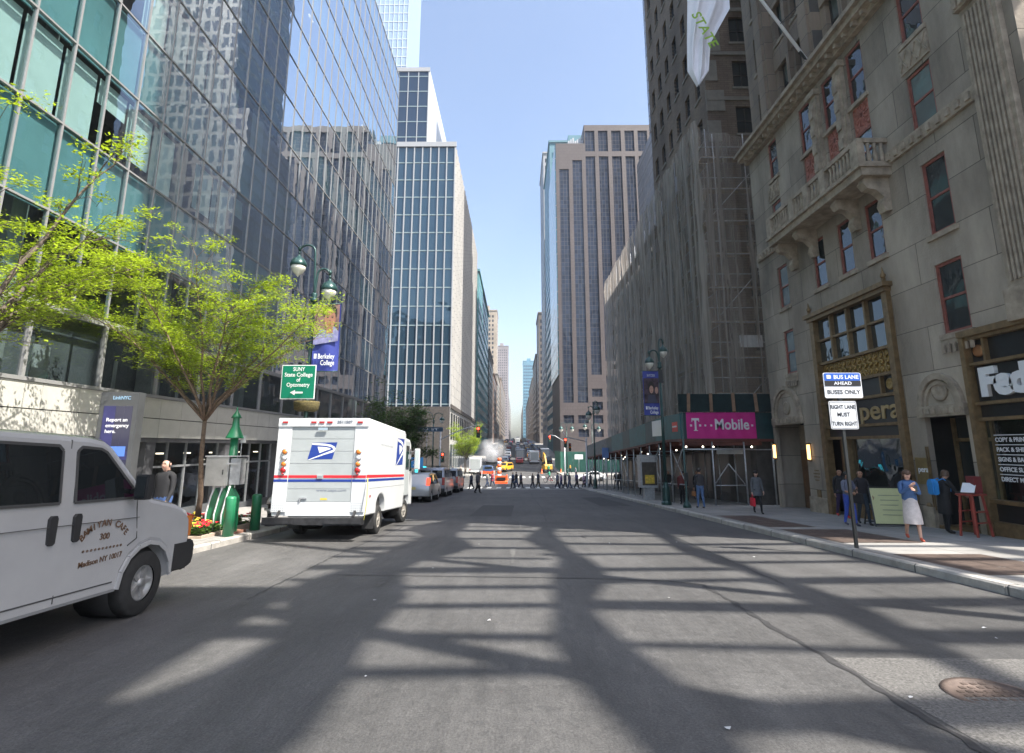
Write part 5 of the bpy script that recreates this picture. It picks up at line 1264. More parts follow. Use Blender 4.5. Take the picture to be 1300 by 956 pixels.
# eagle emblem: slanted blue field with white head, beak and wing streaks
def emblem(parent, fmap):
    f = lambda p, d: [fmap(u, v, d) for u, v in p]
    m = MB(); m.poly(f([(0, 0), (.86, 0.03), (1, 1), (.13, .97)], .0)); e = m.build('emblem', BLUE, parent, fix=False)
    m = MB()
    m.poly(f([(.12, .86), (.60, .80), (.80, .72), (.87, .62), (.86, .55), (.80, .52), (.0, -.02), (.06, -.02), (.62, .30), (.70, .34), (.90, .44), (.95, .62), (.92, .74), (.78, .86), (.56, .92), (.13, .95)], .003))
    m.poly(f([(.32, .74), (.60, .72), (.76, .66), (.78, .60), (.62, .52), (.44, .40), (.40, .38)], .003))
    m.build('emblem_eagle', WHITEP, e, fix=False)
emblem(TR, lambda u, v, d: (-.38 + .78 * u, -.0215 - d, 2.08 + .46 * v))
emblem(TR, lambda u, v, d: (TW + .006 + d, 3.55 + 1.25 * u, 1.98 + .92 * v))
lettering('lettering', 'UNITED STATES POSTAL SERVICE', .09, (TW + .004, 2.2, 2.55), (0, 1, 0), up, M('ghost_ink', (.5, .52, .54), .5), TR, width=1.6, ex=.001)

# ---------------------------------------------------------------- parked vans seen from behind
def minivan(label, paint, kind='mini', lit=True, group='vans parked along the left kerb'):
    r = empty('parked_van', (0, 0, 0), label=label, cat='van', group=group)
    if kind == 'mini':
        L, hw, H, be, tu = 5.1, .98, 1.74, 1.0, .16
        pf = [(.08, .35), (0, .55), (.02, .95), (.1, 1.1), (.35, 1.62), (.5, 1.7), (1.4, 1.74), (3.0, 1.70), (3.25, 1.62), (4.1, 1.1), (4.85, .92), (5.05, .75), (5.08, .45), (4.95, .3)]
        fy, ry, wr = 4.12, 1.05, .34; win = [[(.42, 1.08), (.6, 1.56), (1.5, 1.6), (1.5, 1.06)], [(1.58, 1.06), (1.58, 1.6), (2.55, 1.6), (2.6, 1.05)], [(2.68, 1.05), (2.66, 1.58), (3.05, 1.55), (3.75, 1.1), (3.7, 1.05)]]
        rwin = [(-.72, .115, 1.07), (.72, .115, 1.07), (.62, .36, 1.6), (-.62, .36, 1.6)]
    else:
        L, hw, H, be, tu = 5.6, .99, 2.1, 1.15, .10
        pf = [(.06, .42), (0, .6), (0, 1.7), (.08, 1.98), (.3, 2.08), (3.6, 2.1), (3.85, 2.04), (4.55, 1.46), (5.3, 1.28), (5.55, 1.1), (5.58, .6), (5.5, .4)]
        fy, ry, wr = 4.7, 1.35, .37; win = [[(.3, 1.4), (.32, 1.9), (1.4, 1.92), (1.4, 1.4)], [(1.5, 1.4), (1.5, 1.92), (3.0, 1.92), (3.0, 1.4)], [(3.12, 1.4), (3.12, 1.93), (3.65, 1.93), (4.3, 1.45), (4.25, 1.4)]]
        rwin = None
    def ct(yc): return [(yc + .42, .33)] + [(yc + .42 * math.cos(t), .36 + .38 * math.sin(t)) for t in [math.pi * k / 6 for k in range(1, 6)]] + [(yc - .42, .33)]
    pf = pf + ct(fy) + ct(ry)
    Vv = Veh(r, hw, be, tu); b_ = body_shell(pf, hw, be, tu, .06).build('body', paint, r); smooth_shell(b_.data)
    for s_ in (1, -1):
        for yc in (fy, ry): wheel(r, s_ * (hw - .13), yc, wr, .21, ALU, 5)
        m = MB()
        for yc in (fy, ry): pass
        for yc in (fy, ry): m = MB(); m.lathe((s_ * .6, yc, .38), [(.39, -.2), (.39, .2), (.001, .2)], 12, 'x'); m.build('wheel_well', PLASTIC, r)
        for w_ in win: Vv.side('side_window', w_, s_, VGLASS)
        zz = (.98, 1.42) if kind == 'mini' else (.85, 1.4); x0, x1 = sorted((s_ * (hw - .22), s_ * (hw - .02)))
        m = MB(); yb = .04 if kind == 'mini' else -.02
        m.add([(x0, yb - .03, zz[0]), (x1, yb - .01, zz[0]), (x1, yb + (.2 if kind == 'mini' else 0), zz[1]), (x0, yb + (.16 if kind == 'mini' else -.02), zz[1]), (x0, yb + .12, zz[0]), (x1, yb + .2, zz[0]), (x1, yb + .4, zz[1]), (x0, yb + .3, zz[1])], [(0, 1, 2, 3), (4, 7, 6, 5), (0, 4, 5, 1), (1, 5, 6, 2), (2, 6, 7, 3), (3, 7, 4, 0)])
        m.build('tail_light', TAILL if lit and s_ == 1 else TAILR, r)
        m = MB(); m.tube([(s_ * hw, fy - .6, be + .12), (s_ * (hw + .12), fy - .62, be + .14)], .03, 6); x2 = s_ * (hw + .16); m.box(x2 - .09, x2 + .09, fy - .68, fy - .6, be + .05, be + .28); m.build('wing_mirror', paint, r)
    if rwin: m = MB(); m.poly([(x, y - .012, z) for x, y, z in rwin]); m.build('rear_window', VGLASS, r)
    else:
        for s_ in (1, -1): x0, x1 = sorted((s_ * .06, s_ * .78)); m = MB(); m.box(x0, x1, -.012, -.002, 1.32, 1.88); m.build('rear_window', VGLASS, r)
    m = MB(); m.box(-hw + .02, hw - .02, -.1, .08, .38, .62); m.build('rear_bumper', paint if kind == 'mini' else PLASTIC, r, bevel=.03)
    plate(r, -.02 if kind == 'mini' else -.03, .82)
    return r
SILVER = M('silver_paint', (.36, .37, .385), .3, .45, var=.03, coat=.5); GREYP = M('grey_paint', (.22, .235, .26), .3, .4, var=.03, coat=.5); WPAINT = M('white_paint', (.6, .61, .62), .3, var=.03, coat=.5)
p1 = minivan('silver minivan with a lit tail lamp parked just beyond the mail truck', SILVER, 'mini'); place(p1, (-6.1, 33.2, g(33.2)), 0, True)
m = MB(); m.box(-.6, -.55, .8, 3.0, 1.74, 1.78); m.box(.55, .6, .8, 3.0, 1.74, 1.78); m.build('roof_rail', BLACKM, p1)
p2 = minivan('lavender grey cargo van parked second behind the mail truck', M('lavender_paint', (.33, .34, .40), .3, .3, var=.03, coat=.5), 'full', False); place(p2, (-6.1, 40.2, g(40.2)), 0, True)
p3 = minivan('grey blue van parked third in the line along the left kerb', GREYP, 'full', False); place(p3, (-6.0, 48.5, g(48.5)), 0, True)
m = MB()
for s_ in (-.7, .7): m.bar((s_, .4, 2.2), (s_, 4.0, 2.2), .03)
for k in range(5): m.bar((-.7, .6 + k * .8, 2.2), (.7, .6 + k * .8, 2.2), .03); 
m.build('roof_rack', BLACKM, p2)

# ---------------------------------------------------------------- small traffic further off
def small_car(name, label, cat, paint, kind, group=None, parts=True):
    r = empty(name, (0, 0, 0), label=label, cat=cat, group=group)
    if kind == 'sedan': pf = [(.1, .3), (0, .5), (.05, .95), (.8, 1.02), (1.25, 1.4), (2.4, 1.45), (3.3, .98), (4.5, .85), (4.75, .6), (4.7, .3)]; hw, H, be, tu = .92, 1.45, .9, .3; fy, ry = 3.85, .95; wn = [[(1.0, 1.0), (1.35, 1.34), (2.35, 1.38), (3.0, 1.0)]]; rw_ = [(-.68, .82, 1.04), (.68, .82, 1.04), (.6, 1.2, 1.36), (-.6, 1.2, 1.36)]; fw_ = [(-.7, 3.28, 1.0), (.7, 3.28, 1.0), (.6, 2.5, 1.42), (-.6, 2.5, 1.42)]; wr = .33
    elif kind == 'suv': pf = [(.1, .4), (0, .6), (.02, 1.1), (.25, 1.65), (.5, 1.75), (3.0, 1.75), (3.6, 1.2), (4.6, 1.05), (4.8, .7), (4.75, .4)]; hw, H, be, tu = .96, 1.75, 1.05, .18; fy, ry = 3.9, .95; wn = [[(.35, 1.15), (.45, 1.62), (3.0, 1.64), (3.4, 1.15)]]; rw_ = [(-.75, .03, 1.15), (.75, .03, 1.15), (.65, .22, 1.62), (-.65, .22, 1.62)]; fw_ = [(-.75, 3.62, 1.22), (.75, 3.62, 1.22), (.68, 3.06, 1.7), (-.68, 3.06, 1.7)]; wr = .37
    else: pf = [(0, .5), (0, 3.0), (.1, 3.1), (4.6, 3.1), (4.7, 3.0), (4.7, 2.3), (5.2, 2.2), (5.9, 1.5), (6.4, 1.3), (6.5, .5)]; hw, H, be, tu = 1.15, 3.1, 9, 0; fy, ry = 5.5, 1.4; wn = [[(5.0, 1.5), (5.0, 2.1), (5.2, 2.1), (5.7, 1.5)]]; rw_ = [(-.9, -.02, .9), (.9, -.02, .9), (.9, -.02, 2.8), (-.9, -.02, 2.8)]; fw_ = [(-1, 5.92, 1.52), (1, 5.92, 1.52), (.95, 5.22, 2.18), (-.95, 5.22, 2.18)]; wr = .42
    Vv = Veh(r, hw, be, tu); b_ = body_shell(pf, hw, be, tu, .06).build('body', paint, r); smooth_shell(b_.data)
    for s_ in (1, -1):
        for yc in (fy, ry): m = MB(); m.lathe((s_ * (hw - .08), yc, wr), [(wr * .6, -.12), (wr, -.1), (wr, .1), (wr * .6, .12)], 14, 'x'); m.build('wheel', RUBBER, r)
        for w_ in wn: Vv.side('side_window', w_, s_, VGLASS)
        x0, x1 = sorted((s_ * (hw - .3), s_ * (hw - .06))); zl = .75 if kind != 'box' else .8
        m = MB(); m.box(x0, x1, -.03, .08, zl, zl + .18); m.build('tail_light', TAILR, r)
        m = MB(); m.box(x0, x1, pf[-2][0] - .1, pf[-2][0] + .04, .62 if kind != 'box' else .9, .8 if kind != 'box' else 1.1); m.build('headlight', CLEAR, r)
    m = MB(); m.poly([(x, y - .015, z + .01) for x, y, z in rw_]); m.build('rear_window' if kind != 'box' else 'rear_door', VGLASS if kind != 'box' else MG, r)
    m = MB(); m.poly([(x, y + .02, z + .01) for x, y, z in fw_]); m.build('windscreen', VGLASS, r)
    return r
TAXI = M('taxi_yellow', (.75, .36, .02), .35, var=.03, coat=.4); BLKP = M('black_paint', (.02, .022, .025), .2, var=.05, coat=.5); REDP = M('red_paint', (.4, .02, .02), .3, var=.03, coat=.4); BLUEP = M('navy_paint', (.03, .06, .14), .25, var=.03, coat=.5)
tx = small_car('taxi', 'yellow taxi turning across the far side of the junction', 'taxi', TAXI, 'suv'); place(tx, (-1.4, 118, g(118)), R(158))
m = MB(); m.box(-.25, .25, 1.9, 2.15, 1.78, 1.95); m.build('roof_sign', M('roof_sign', (.8, .7, .4), .5, var=0), tx)
wc = small_car('parked_car', 'white car crossing at the right side of the junction behind the pedestrians', 'car', WPAINT, 'sedan'); place(wc, (13.6, 84, g(84)), R(90))
wv = small_car('box_truck', 'white box truck beyond the steam at the left of the junction', 'truck', WPAINT, 'box'); place(wv, (-7.6, 104, g(104)), R(4))
sv_ = small_car('parked_car', 'dark car stopped behind the steam stack', 'car', BLUEP, 'suv'); place(sv_, (-4.9, 99, g(99)), R(12))
kinds = {'suv': [small_car('moving_car', 'black', 'car', BLKP, 'suv'), small_car('moving_car', 's', 'car', SILVER, 'suv')], 'sedan': [small_car('moving_car', 'w', 'car', WPAINT, 'sedan'), small_car('moving_car', 'b', 'car', BLUEP, 'sedan'), small_car('moving_car', 'r', 'car', REDP, 'sedan')],
         'taxi': [small_car('taxi', 't', 'taxi', TAXI, 'sedan')], 'box': [small_car('box_truck', 'x', 'truck', WPAINT, 'box'), small_car('box_truck', 'g', 'truck', M('truck_grey', (.2, .22, .25), .5, var=.1), 'box')]}
protos = {k: [tree_of(o) for o in v] for k, v in kinds.items()}
LBL = {'suv': 'dark or silver sport utility car queuing on the hill beyond the junction', 'sedan': 'small saloon car queuing on the hill beyond the junction', 'taxi': 'yellow taxi among the traffic queuing on the hill beyond the junction', 'box': 'square truck among the traffic queuing on the hill beyond the junction'}
GRP = {'suv': 'sport utility cars on the far hill', 'sedan': 'saloon cars on the far hill', 'taxi': 'taxis on the far hill', 'box': 'trucks on the far hill'}
rnd = random.Random(3); used = set()
for row in range(13):
    y = 136 + row * (9 + row * 1.3)
    for x in (-6.2, -2.6, .9, 4.3, 7.6):
        if rnd.random() < .18: continue
        k = rnd.choice(['suv', 'suv', 'sedan', 'sedan', 'taxi', 'box', 'sedan']) if row else rnd.choice(['suv', 'box', 'suv', 'sedan'])
        i = rnd.randrange(len(protos[k])); t = protos[k][i]
        if (k, i) not in used: used.add((k, i)); c = t[0]; c['label'] = LBL[k]; c['group'] = GRP[k]
        else: c = copy_tree(t, None, LBL[k], GRP[k])
        yy = y + rnd.uniform(-1.5, 1.5); place(c, (x + rnd.uniform(-.3, .3), yy, g(yy)), 0, True)
for k, ts in protos.items():
    for i, t in enumerate(ts):
        if (k, i) not in used:
            t[0]['label'] = LBL[k]; t[0]['group'] = GRP[k]; place(t[0], (1.0, 330 + 8 * i, g(330 + 8 * i)), 0, True)

# ---------------------------------------------------------------- excavator
EX = empty('excavator', (6.6, 112, g(112)), rz=R(15), label='yellow excavator with raised arm on the right beyond the junction', cat='excavator')
EY = M('digger_yellow', (.55, .30, .03), .5, var=.15)
for s_ in (-1, 1):
    m = MB(); m.prism([(-1.9, .15), (-2.1, .45), (-1.9, .8), (1.9, .8), (2.1, .45), (1.9, .15)], s_ * 1.1 - .3, s_ * 1.1 + .3, 'x'); m.build('track', RUBBER, EX)
m = MB(); m.box(-1.3, 1.3, -1.9, 1.4, .95, 1.9); m.prism([(-1.9, 1.9), (-1.7, 2.3), (0, 2.3), (.2, 1.9)], -1.3, 1.3, 'x'); m.build('house', EY, EX, bevel=.06)
m = MB(); m.prism([(.2, 1.9), (.3, 2.9), (1.3, 2.9), (1.55, 1.9)], -1.25, -.3, 'x'); m.build('cab', VGLASS, EX)
m = MB(); m.bar((.2, 1.0, 1.6), (.2, 2.6, 4.6), .45, .5); m.bar((.2, 2.6, 4.6), (.2, 4.0, 5.4), .4, .45); m.build('boom', EY, EX)
m = MB(); m.bar((.2, 4.0, 5.6), (.2, 4.6, 2.6), .3, .35); m.build('arm', EY, EX)
m = MB(); m.prism([(4.2, 2.6), (4.9, 2.6), (5.0, 1.9), (4.5, 1.5), (4.0, 1.9)], -.3, .7, 'x'); m.build('bucket', M('bucket_steel', (.15, .14, .13), .6, .4), EX); EX.scale = (.62, .62, .72); EX.location.x = 6.2
# ================================================================== trees
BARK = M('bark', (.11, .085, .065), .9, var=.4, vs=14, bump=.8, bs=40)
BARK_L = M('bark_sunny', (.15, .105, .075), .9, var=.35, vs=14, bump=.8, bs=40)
def leaf_mat(key, c):
    m, nt, b = newmat(key); out = nt.nodes['Material Output']
    ge = node(nt, 'ShaderNodeNewGeometry'); cr = node(nt, 'ShaderNodeMapRange', _To_Min=.45, _To_Max=1.5); nt.links.new(ge.outputs['Random Per Island'], cr.inputs['Value'])
    mx = node(nt, 'ShaderNodeVectorMath', operation='SCALE'); mx.inputs[0].default_value = c; nt.links.new(cr.outputs[0], mx.inputs['Scale']); nt.links.new(mx.outputs['Vector'], b.inputs['Base Color'])
    b.inputs['Roughness'].default_value = .55
    t = node(nt, 'ShaderNodeBsdfTranslucent'); m2 = node(nt, 'ShaderNodeVectorMath', operation='SCALE'); m2.inputs[0].default_value = (c[0] * 1.5, c[1] * 1.5, c[2] * .8); nt.links.new(cr.outputs[0], m2.inputs['Scale']); nt.links.new(m2.outputs['Vector'], t.inputs['Color'])
    ms = node(nt, 'ShaderNodeMixShader', _Fac=.42); nt.links.new(b.outputs[0], ms.inputs[1]); nt.links.new(t.outputs[0], ms.inputs[2]); nt.links.new(ms.outputs[0], out.inputs['Surface'])
    return m
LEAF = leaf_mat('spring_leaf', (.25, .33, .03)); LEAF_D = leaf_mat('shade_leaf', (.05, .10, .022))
def arc(p, q, lift, n=6, jit=.06, rnd=random):
    p, q = Vector(p), Vector(q); pts = []
    for i in range(n + 1):
        t = i / n; v = p.lerp(q, t); v.z += lift * math.sin(math.pi * t * .9) ; 
        if 0 < i < n: v += Vector([rnd.uniform(-jit, jit) for _ in range(3)])
        pts.append(v)
    return pts
def sprays(mb, c, rnd, n=34, rad=.34, flat=.28, size=.075):
    """leafy spray: many small leaflets in a loose flattened cloud"""
    for _ in range(n):
        a = rnd.uniform(0, 6.283); r = rad * math.sqrt(rnd.random()); p = Vector(c) + Vector((r * math.cos(a), r * math.sin(a), rnd.gauss(0, rad * flat)))
        L = size * rnd.choice([.55, .8, 1.0, 1.25, 1.6]); W = L * rnd.uniform(.28, .5); th = rnd.uniform(0, 6.283)
        d = Vector((math.cos(th), math.sin(th), rnd.uniform(-.5, .35))).normalized(); s = d.cross(Vector((rnd.uniform(-.6, .6), rnd.uniform(-.6, .6), 1))).normalized()
        a_, b_ = p - d * L / 2, p + d * L / 2
        mb.v += [tuple(a_), tuple(p + s * W / 2), tuple(b_), tuple(p - s * W / 2)]; o = len(mb.v) - 4
        mb.f.append((o, o + 1, o + 2, o + 3)); mb.mi.append(0); mb.sm.append(False)
def locust(name, base, fork, limbs, label, seed, leaf=LEAF, bark=BARK, tr=.075, dens=1.0, twig=.55, size=.078, srad=.33, group=None, nsp=76, cat='tree'):
    rnd = random.Random(seed); t = empty(name, (0, 0, 0), label=label, cat=cat, group=group)
    tm = MB(); b = Vector(base); f = Vector(fork)
    tm.tube([b, b.lerp(f, .3) + Vector((.04, .03, 0)), b.lerp(f, .65) + Vector((-.03, .02, 0)), f], [tr * 1.25, tr, tr * .85, tr * .8], 10)
    cm = MB()
    for (end, lift, dn) in limbs:
        pts = arc(f, end, lift, 8, .07, rnd); k = len(pts)
        tm.tube(pts, [tr * .5 * (1 - .85 * i / (k - 1)) + .005 for i in range(k)], 7)
        for i in range(2, k):
            p = pts[i]; d = (pts[i] - pts[i - 1]).normalized()
            for s in (-1, 1, rnd.choice((-1, 1))):
                if rnd.random() > .92: continue
                side = Vector((-d.y, d.x, 0)).normalized() * s; ln = rnd.uniform(.5, 1.25) * twig * 2 * (1.15 - .35 * i / k)
                q = p + (side * rnd.uniform(.6, 1) + d * rnd.uniform(.2, .9)).normalized() * ln + Vector((0, 0, rnd.uniform(-.12, .3)))
                tw = arc(p, q, rnd.uniform(.0, .15), 4, .04, rnd); tm.tube(tw, [.010, .008, .006, .005, .003], 5, False)
                for j in range(1, 5):
                    if rnd.random() < dn * dens:
                        sprays(cm, tw[j] + Vector((rnd.uniform(-.15, .15), rnd.uniform(-.15, .15), rnd.uniform(0, .1))), rnd, int(nsp * rnd.uniform(.6, 1.3)), srad * rnd.uniform(.7, 1.15), .22, size)
                if rnd.random() < .5:
                    q2 = q + Vector((rnd.uniform(-.4, .4), rnd.uniform(-.4, .4), rnd.uniform(-.05, .25))); tm.tube([q, q2], [.004, .003], 4, False); sprays(cm, q2, rnd, int(nsp * .7), srad * .7, .2, size)
    tm.build('trunk', bark, t, fix=False); cm.build('crown', leaf, t, fix=False)
    return t
bx_, by_ = -9.2, 16.3; F_ = (-9.28, 16.3, 2.5)
L1 = [((-12.6, 15.2, 5.4), .5, .85), ((-11.6, 17.4, 5.9), .5, .9), ((-10.9, 14.2, 6.4), .5, .9), ((-9.4, 15.2, 7.15), .3, .9), ((-8.6, 17.8, 6.4), .3, .8), ((-7.7, 15.2, 6.15), .4, .9), ((-6.5, 16.2, 5.5), .45, .9), ((-6.7, 17.6, 5.1), .4, .7), ((-9.9, 18.4, 6.6), .4, .9), ((-5.9, 15.6, 5.3), .4, .75), ((-8.0, 14.6, 5.3), .3, .8), ((-10.6, 16.2, 4.9), .35, .8), ((-12.2, 16.6, 4.9), .4, .7)]
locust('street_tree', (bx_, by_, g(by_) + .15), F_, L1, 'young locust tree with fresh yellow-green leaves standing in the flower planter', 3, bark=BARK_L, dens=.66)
L2 = [((-9.5, 12.4, 5.2), .6, .75), ((-9.1, 12.6, 5.8), .6, .75), ((-8.9, 11.2, 6.2), .5, .5), ((-8.4, 10.4, 7.4), .4, .25), ((-10.8, 11.6, 4.4), .4, .6), ((-10.6, 12.6, 5.5), .6, .6), ((-10.2, 9.0, 7.5), .5, .7)]
locust('street_tree', (-9.4, 8.6, g(8.6) + .15), (-9.5, 8.9, 3.0), L2, 'locust tree whose leafy limbs reach in from the left edge above the white van', 8, tr=.10, dens=.8)
def round_tree(name, x, y, h, rad, label, leaf, seed, group=None, z0=None, lowc=.35):
    rnd = random.Random(seed); gz_ = g(y) + .15; limbs = []
    for k in range(11):
        a = 2 * math.pi * k / 11 + rnd.uniform(-.3, .3); r = rad * rnd.uniform(.55, 1); zz = gz_ + h * rnd.uniform(lowc + .1, .98)
        limbs.append(((x + r * math.cos(a), y + r * math.sin(a), zz), .25, .95))
    return locust(name, (x, y, gz_), (x, y, gz_ + h * lowc), limbs, label, seed, leaf=leaf, dens=.8, twig=rad * .3, size=.16, srad=.5, nsp=26, tr=.09, group=group)
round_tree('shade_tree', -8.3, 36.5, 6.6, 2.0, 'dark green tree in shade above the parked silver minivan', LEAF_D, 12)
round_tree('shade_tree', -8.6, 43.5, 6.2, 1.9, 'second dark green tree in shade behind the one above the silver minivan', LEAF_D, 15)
round_tree('sunlit_tree', -9.3, 101, 8.6, 2.6, 'bright green sunlit tree at the far left corner of the junction', LEAF, 17)
round_tree('sunlit_tree', -9.9, 110, 7.0, 2.3, 'smaller bright green tree behind the one at the far left corner', LEAF, 19)

# ================================================================== planter with begonias
pl = empty('flower_planter', label='low pavement planter of red and yellow begonias round the tree by the kerb', cat='planter')
py0, py1, px0, px1 = 14.0, 16.9, -9.8, -7.75
gz_ = g(15.5) + .15
m = MB()
for (x0, x1, y0, y1) in ((px0, px1, py0, py0 + .12), (px0, px1, py1 - .12, py1), (px0, px0 + .12, py0 + .12, py1 - .12), (px1 - .12, px1, py0 + .12, py1 - .12)): m.box(x0, x1, y0, y1, gz_ - .15, gz_ + .12)
m.build('border', M('planter_stone', (.35, .27, .21), .8, var=.2), pl)
m = MB(); m.box(px0 + .12, px1 - .12, py0 + .12, py1 - .12, gz_ - .1, gz_ + .09); m.build('soil', M('soil', (.04, .028, .02), .95, var=.5, vs=20), pl)
rnd = random.Random(2); m = MB(); fm = MB(); fy_ = MB()
for _ in range(1500):
    x, y = rnd.uniform(px0 + .1, px1 - .05), rnd.uniform(py0 + .05, py1 - .1); z = gz_ + .1 + rnd.uniform(.0, .26)
    L = rnd.uniform(.05, .10); th = rnd.uniform(0, 6.28); d = Vector((math.cos(th), math.sin(th), rnd.uniform(-.3, .8))).normalized() * L; s = Vector((-math.sin(th), math.cos(th), 0)) * L * .6
    p = Vector((x, y, z)); m.add([tuple(p - d), tuple(p + s), tuple(p + d), tuple(p - s)], [(0, 1, 2, 3)])
for _ in range(260):
    x, y = rnd.uniform(px0 + .1, px1 - .05), rnd.uniform(py0 + .05, py1 - .1); z = gz_ + .3 + rnd.uniform(.0, .1); q = fm if rnd.random() < .78 else fy_
    for k in range(5):
        a = k * 1.257 + x; c = Vector((x + .028 * math.cos(a), y + .028 * math.sin(a), z)); r = .03
        q.add([tuple(c + Vector((r * math.cos(b), r * math.sin(b), .012 * math.sin(2 * b) + .02 * k % .03))) for b in (0, 1.26, 2.5, 3.77, 5)], [(0, 1, 2, 3, 4)])
m.build('foliage', leaf_mat('begonia_leaf', (.06, .12, .025)), pl, fix=False); fm.build('red_flowers', M('begonia_red', (.55, .02, .035), .5, var=.3, vs=9), pl, fix=False)['kind'] = 'stuff'; fy_.build('yellow_flowers', M('begonia_yellow', (.65, .45, .05), .5, var=.2), pl, fix=False)['kind'] = 'stuff'

# ================================================================== green steam vent stack with cabinet
GN = M('park_green', (.015, .16, .07), .4, var=.15, vs=4, coat=.3)
vs_ = empty('vent_stack', label='green vent stack with conical caps and a steel cabinet beside the planter', cat='vent stack')
vx, vy = -7.85, 15.35; gv = g(vy) + .15
m = MB(); m.lathe((vx, vy, gv), [(.13, .3), (.11, 1.2), (.10, 2.6)], 14); m.build('pipe', GN, vs_)
m = MB(); m.lathe((vx, vy, gv), [(.24, 2.52), (.23, 2.55), (.17, 2.68), (.10, 2.85), (.085, 3.05), (.09, 3.1)], 18); m.lathe((vx, vy, gv), [(.14, 3.08), (.10, 3.16), (.04, 3.25), (.02, 3.3), (.03, 3.34), (.005, 3.4)], 16); m.build('cap', GN, vs_)
m = MB(); m.box(vx - .58, vx + .04, vy - .28, vy + .12, gv + 1.25, gv + 2.02); cb = m.build('cabinet', M('brushed_steel', (.5, .5, .49), .28, .85, var=.15, vs=3), vs_, bevel=.012)
m = MB(); m.box(vx + .06, vx + .34, vy - .2, vy + .1, gv + 1.28, gv + 1.98); m.box(vx - .6, vx + .38, vy - .3, vy + .14, gv + 2.02, gv + 2.05); m.box(vx + .02, vx + .4, vy - .34, vy - .3, gv + 1.82, gv + 1.86); m.build('side_box', STEEL, vs_)
m = MB(); m.box(vx - .1, vx - .08, vy - .3, vy - .283, gv + 1.55, gv + 1.68); m.build('latch', BLACKM, cb)
for k, (dx, dy) in enumerate(((-.36, -.05), (-.1, -.12), (.14, -.2))):
    m = MB(); m.prism([(-.17, .02), (-.19, .45), (-.13, .85), (-.02, 1.15), (.0, 1.2), (.05, 1.12), (.16, .95), (.17, .02)], vy + dy - .02, vy + dy + .2, 'y'); m.v = [(x + vx + dx, y, z + gv) for x, y, z in m.v]; m.build('shield', GN, vs_, bevel=.015)
    m = MB(); m.tube([(vx + dx - .18, vy + dy - .03, gv + .02), (vx + dx - .19, vy + dy - .03, gv + .5), (vx + dx - .1, vy + dy - .03, gv + .95), (vx + dx - .02, vy + dy - .03, gv + 1.25)], .022, 6); m.build('conduit', WHITEP, vs_)
m = MB(); m.tube([(vx + .16, vy + .1, gv + 2.02), (vx + .16, vy + .1, gv + 2.62)], .012, 6); m.box(vx + .14, vx + .26, vy + .06, vy + .14, gv + 2.4, gv + 2.6); m.build('antenna', STEEL, vs_)
m = MB(); m.box(vx - .55, vx + .4, vy - .3, vy + .3, gv - .05, gv + .06); m.build('plinth', M('rust_plinth', (.25, .12, .08), .8), vs_)
def bollard(x, y, label):
    m = MB(); m.lathe((x, y, g(y) + .15), [(.135, 0), (.135, .93), (.125, .965), (.09, .99), (.001, 1.0)], 18)
    b_ = m.build('bollard', GN, None); tag(b_, label, 'bollard', 'green bollards at the left kerb'); return b_
bollard(-7.38, 14.55, 'green steel bollard nearer the camera, right beside the vent stack'); bollard(-7.42, 16.1, 'green steel bollard farther along the kerb, next to the hydrant')
hy = empty('fire_hydrant', (-7.55, 17.4, g(17.4) + .15), label='black and silver fire hydrant between the bollard and the mail truck', cat='hydrant')
m = MB(); m.lathe((0, 0, 0), [(.16, 0), (.16, .05), (.11, .06), (.11, .6), (.14, .62), (.14, .66)], 14); m.build('barrel', BLACKM, hy)
m = MB(); m.lathe((0, 0, 0), [(.15, .66), (.14, .74), (.09, .83), (.03, .87), (.03, .93), (.001, .94)], 14); m.cyl((-.2, 0, .5), (.2, 0, .5), .055); m.cyl((0, -.17, .45), (0, 0, .45), .07); m.build('bonnet', M('hydrant_silver', (.55, .56, .57), .4, .3, var=.1), hy)

# ================================================================== kiosk
kk = empty('kiosk', (-9.85, 13.6, g(13.6) + .15), rz=R(4), label='tall grey information kiosk with a dark screen behind the white van', cat='kiosk')
m = MB(); m.box(-.46, .46, -.15, .15, 0, 3.55); m.build('casing', M('kiosk_grey', (.12, .125, .13), .35, .5, var=.1), kk, bevel=.02)
m = MB(); m.box(-.33, .35, -.158, -.152, .9, 3.2); sc2 = m.build('screen', M('kiosk_screen', (.012, .012, .02), .12, var=0, emit=(.02, .02, .035), es=1), kk)
m = MB(); m.box(-.33, -.05, -.163, -.159, 1.9, 3.2); m.box(-.05, .35, -.163, -.159, 1.9, 2.1); m.build('screen_picture', M('screen_blue', (.018, .018, .06), .3, var=.6, vs=2, emit=(.05, .05, .15), es=.25), sc2)
m = MB(); m.box(-.2, .3, -.166, -.164, 1.98, 2.22); m.build('screen_button', M('screen_button_blue', (.04, .09, .25), .3, var=0, emit=(.1, .2, .55), es=.4), sc2)
W2 = M('screen_white', (.8, .8, .8), .5, var=0, emit=(.8, .8, .85), es=.2)
for k, t_ in enumerate(('Report an', 'emergency', 'here.')): lettering('lettering', t_, .125, (-.24, -.167, 2.86 - k * .14), (1, 0, 0), up, W2, sc2, ex=.001, align='LEFT')
lettering('lettering', 'LinkNYC', .12, (.06, -.156, 3.4), (1, 0, 0), up, M('kiosk_letters', (.25, .4, .55), .4, var=0), kk, ex=.002, bold=.003, width=.42)

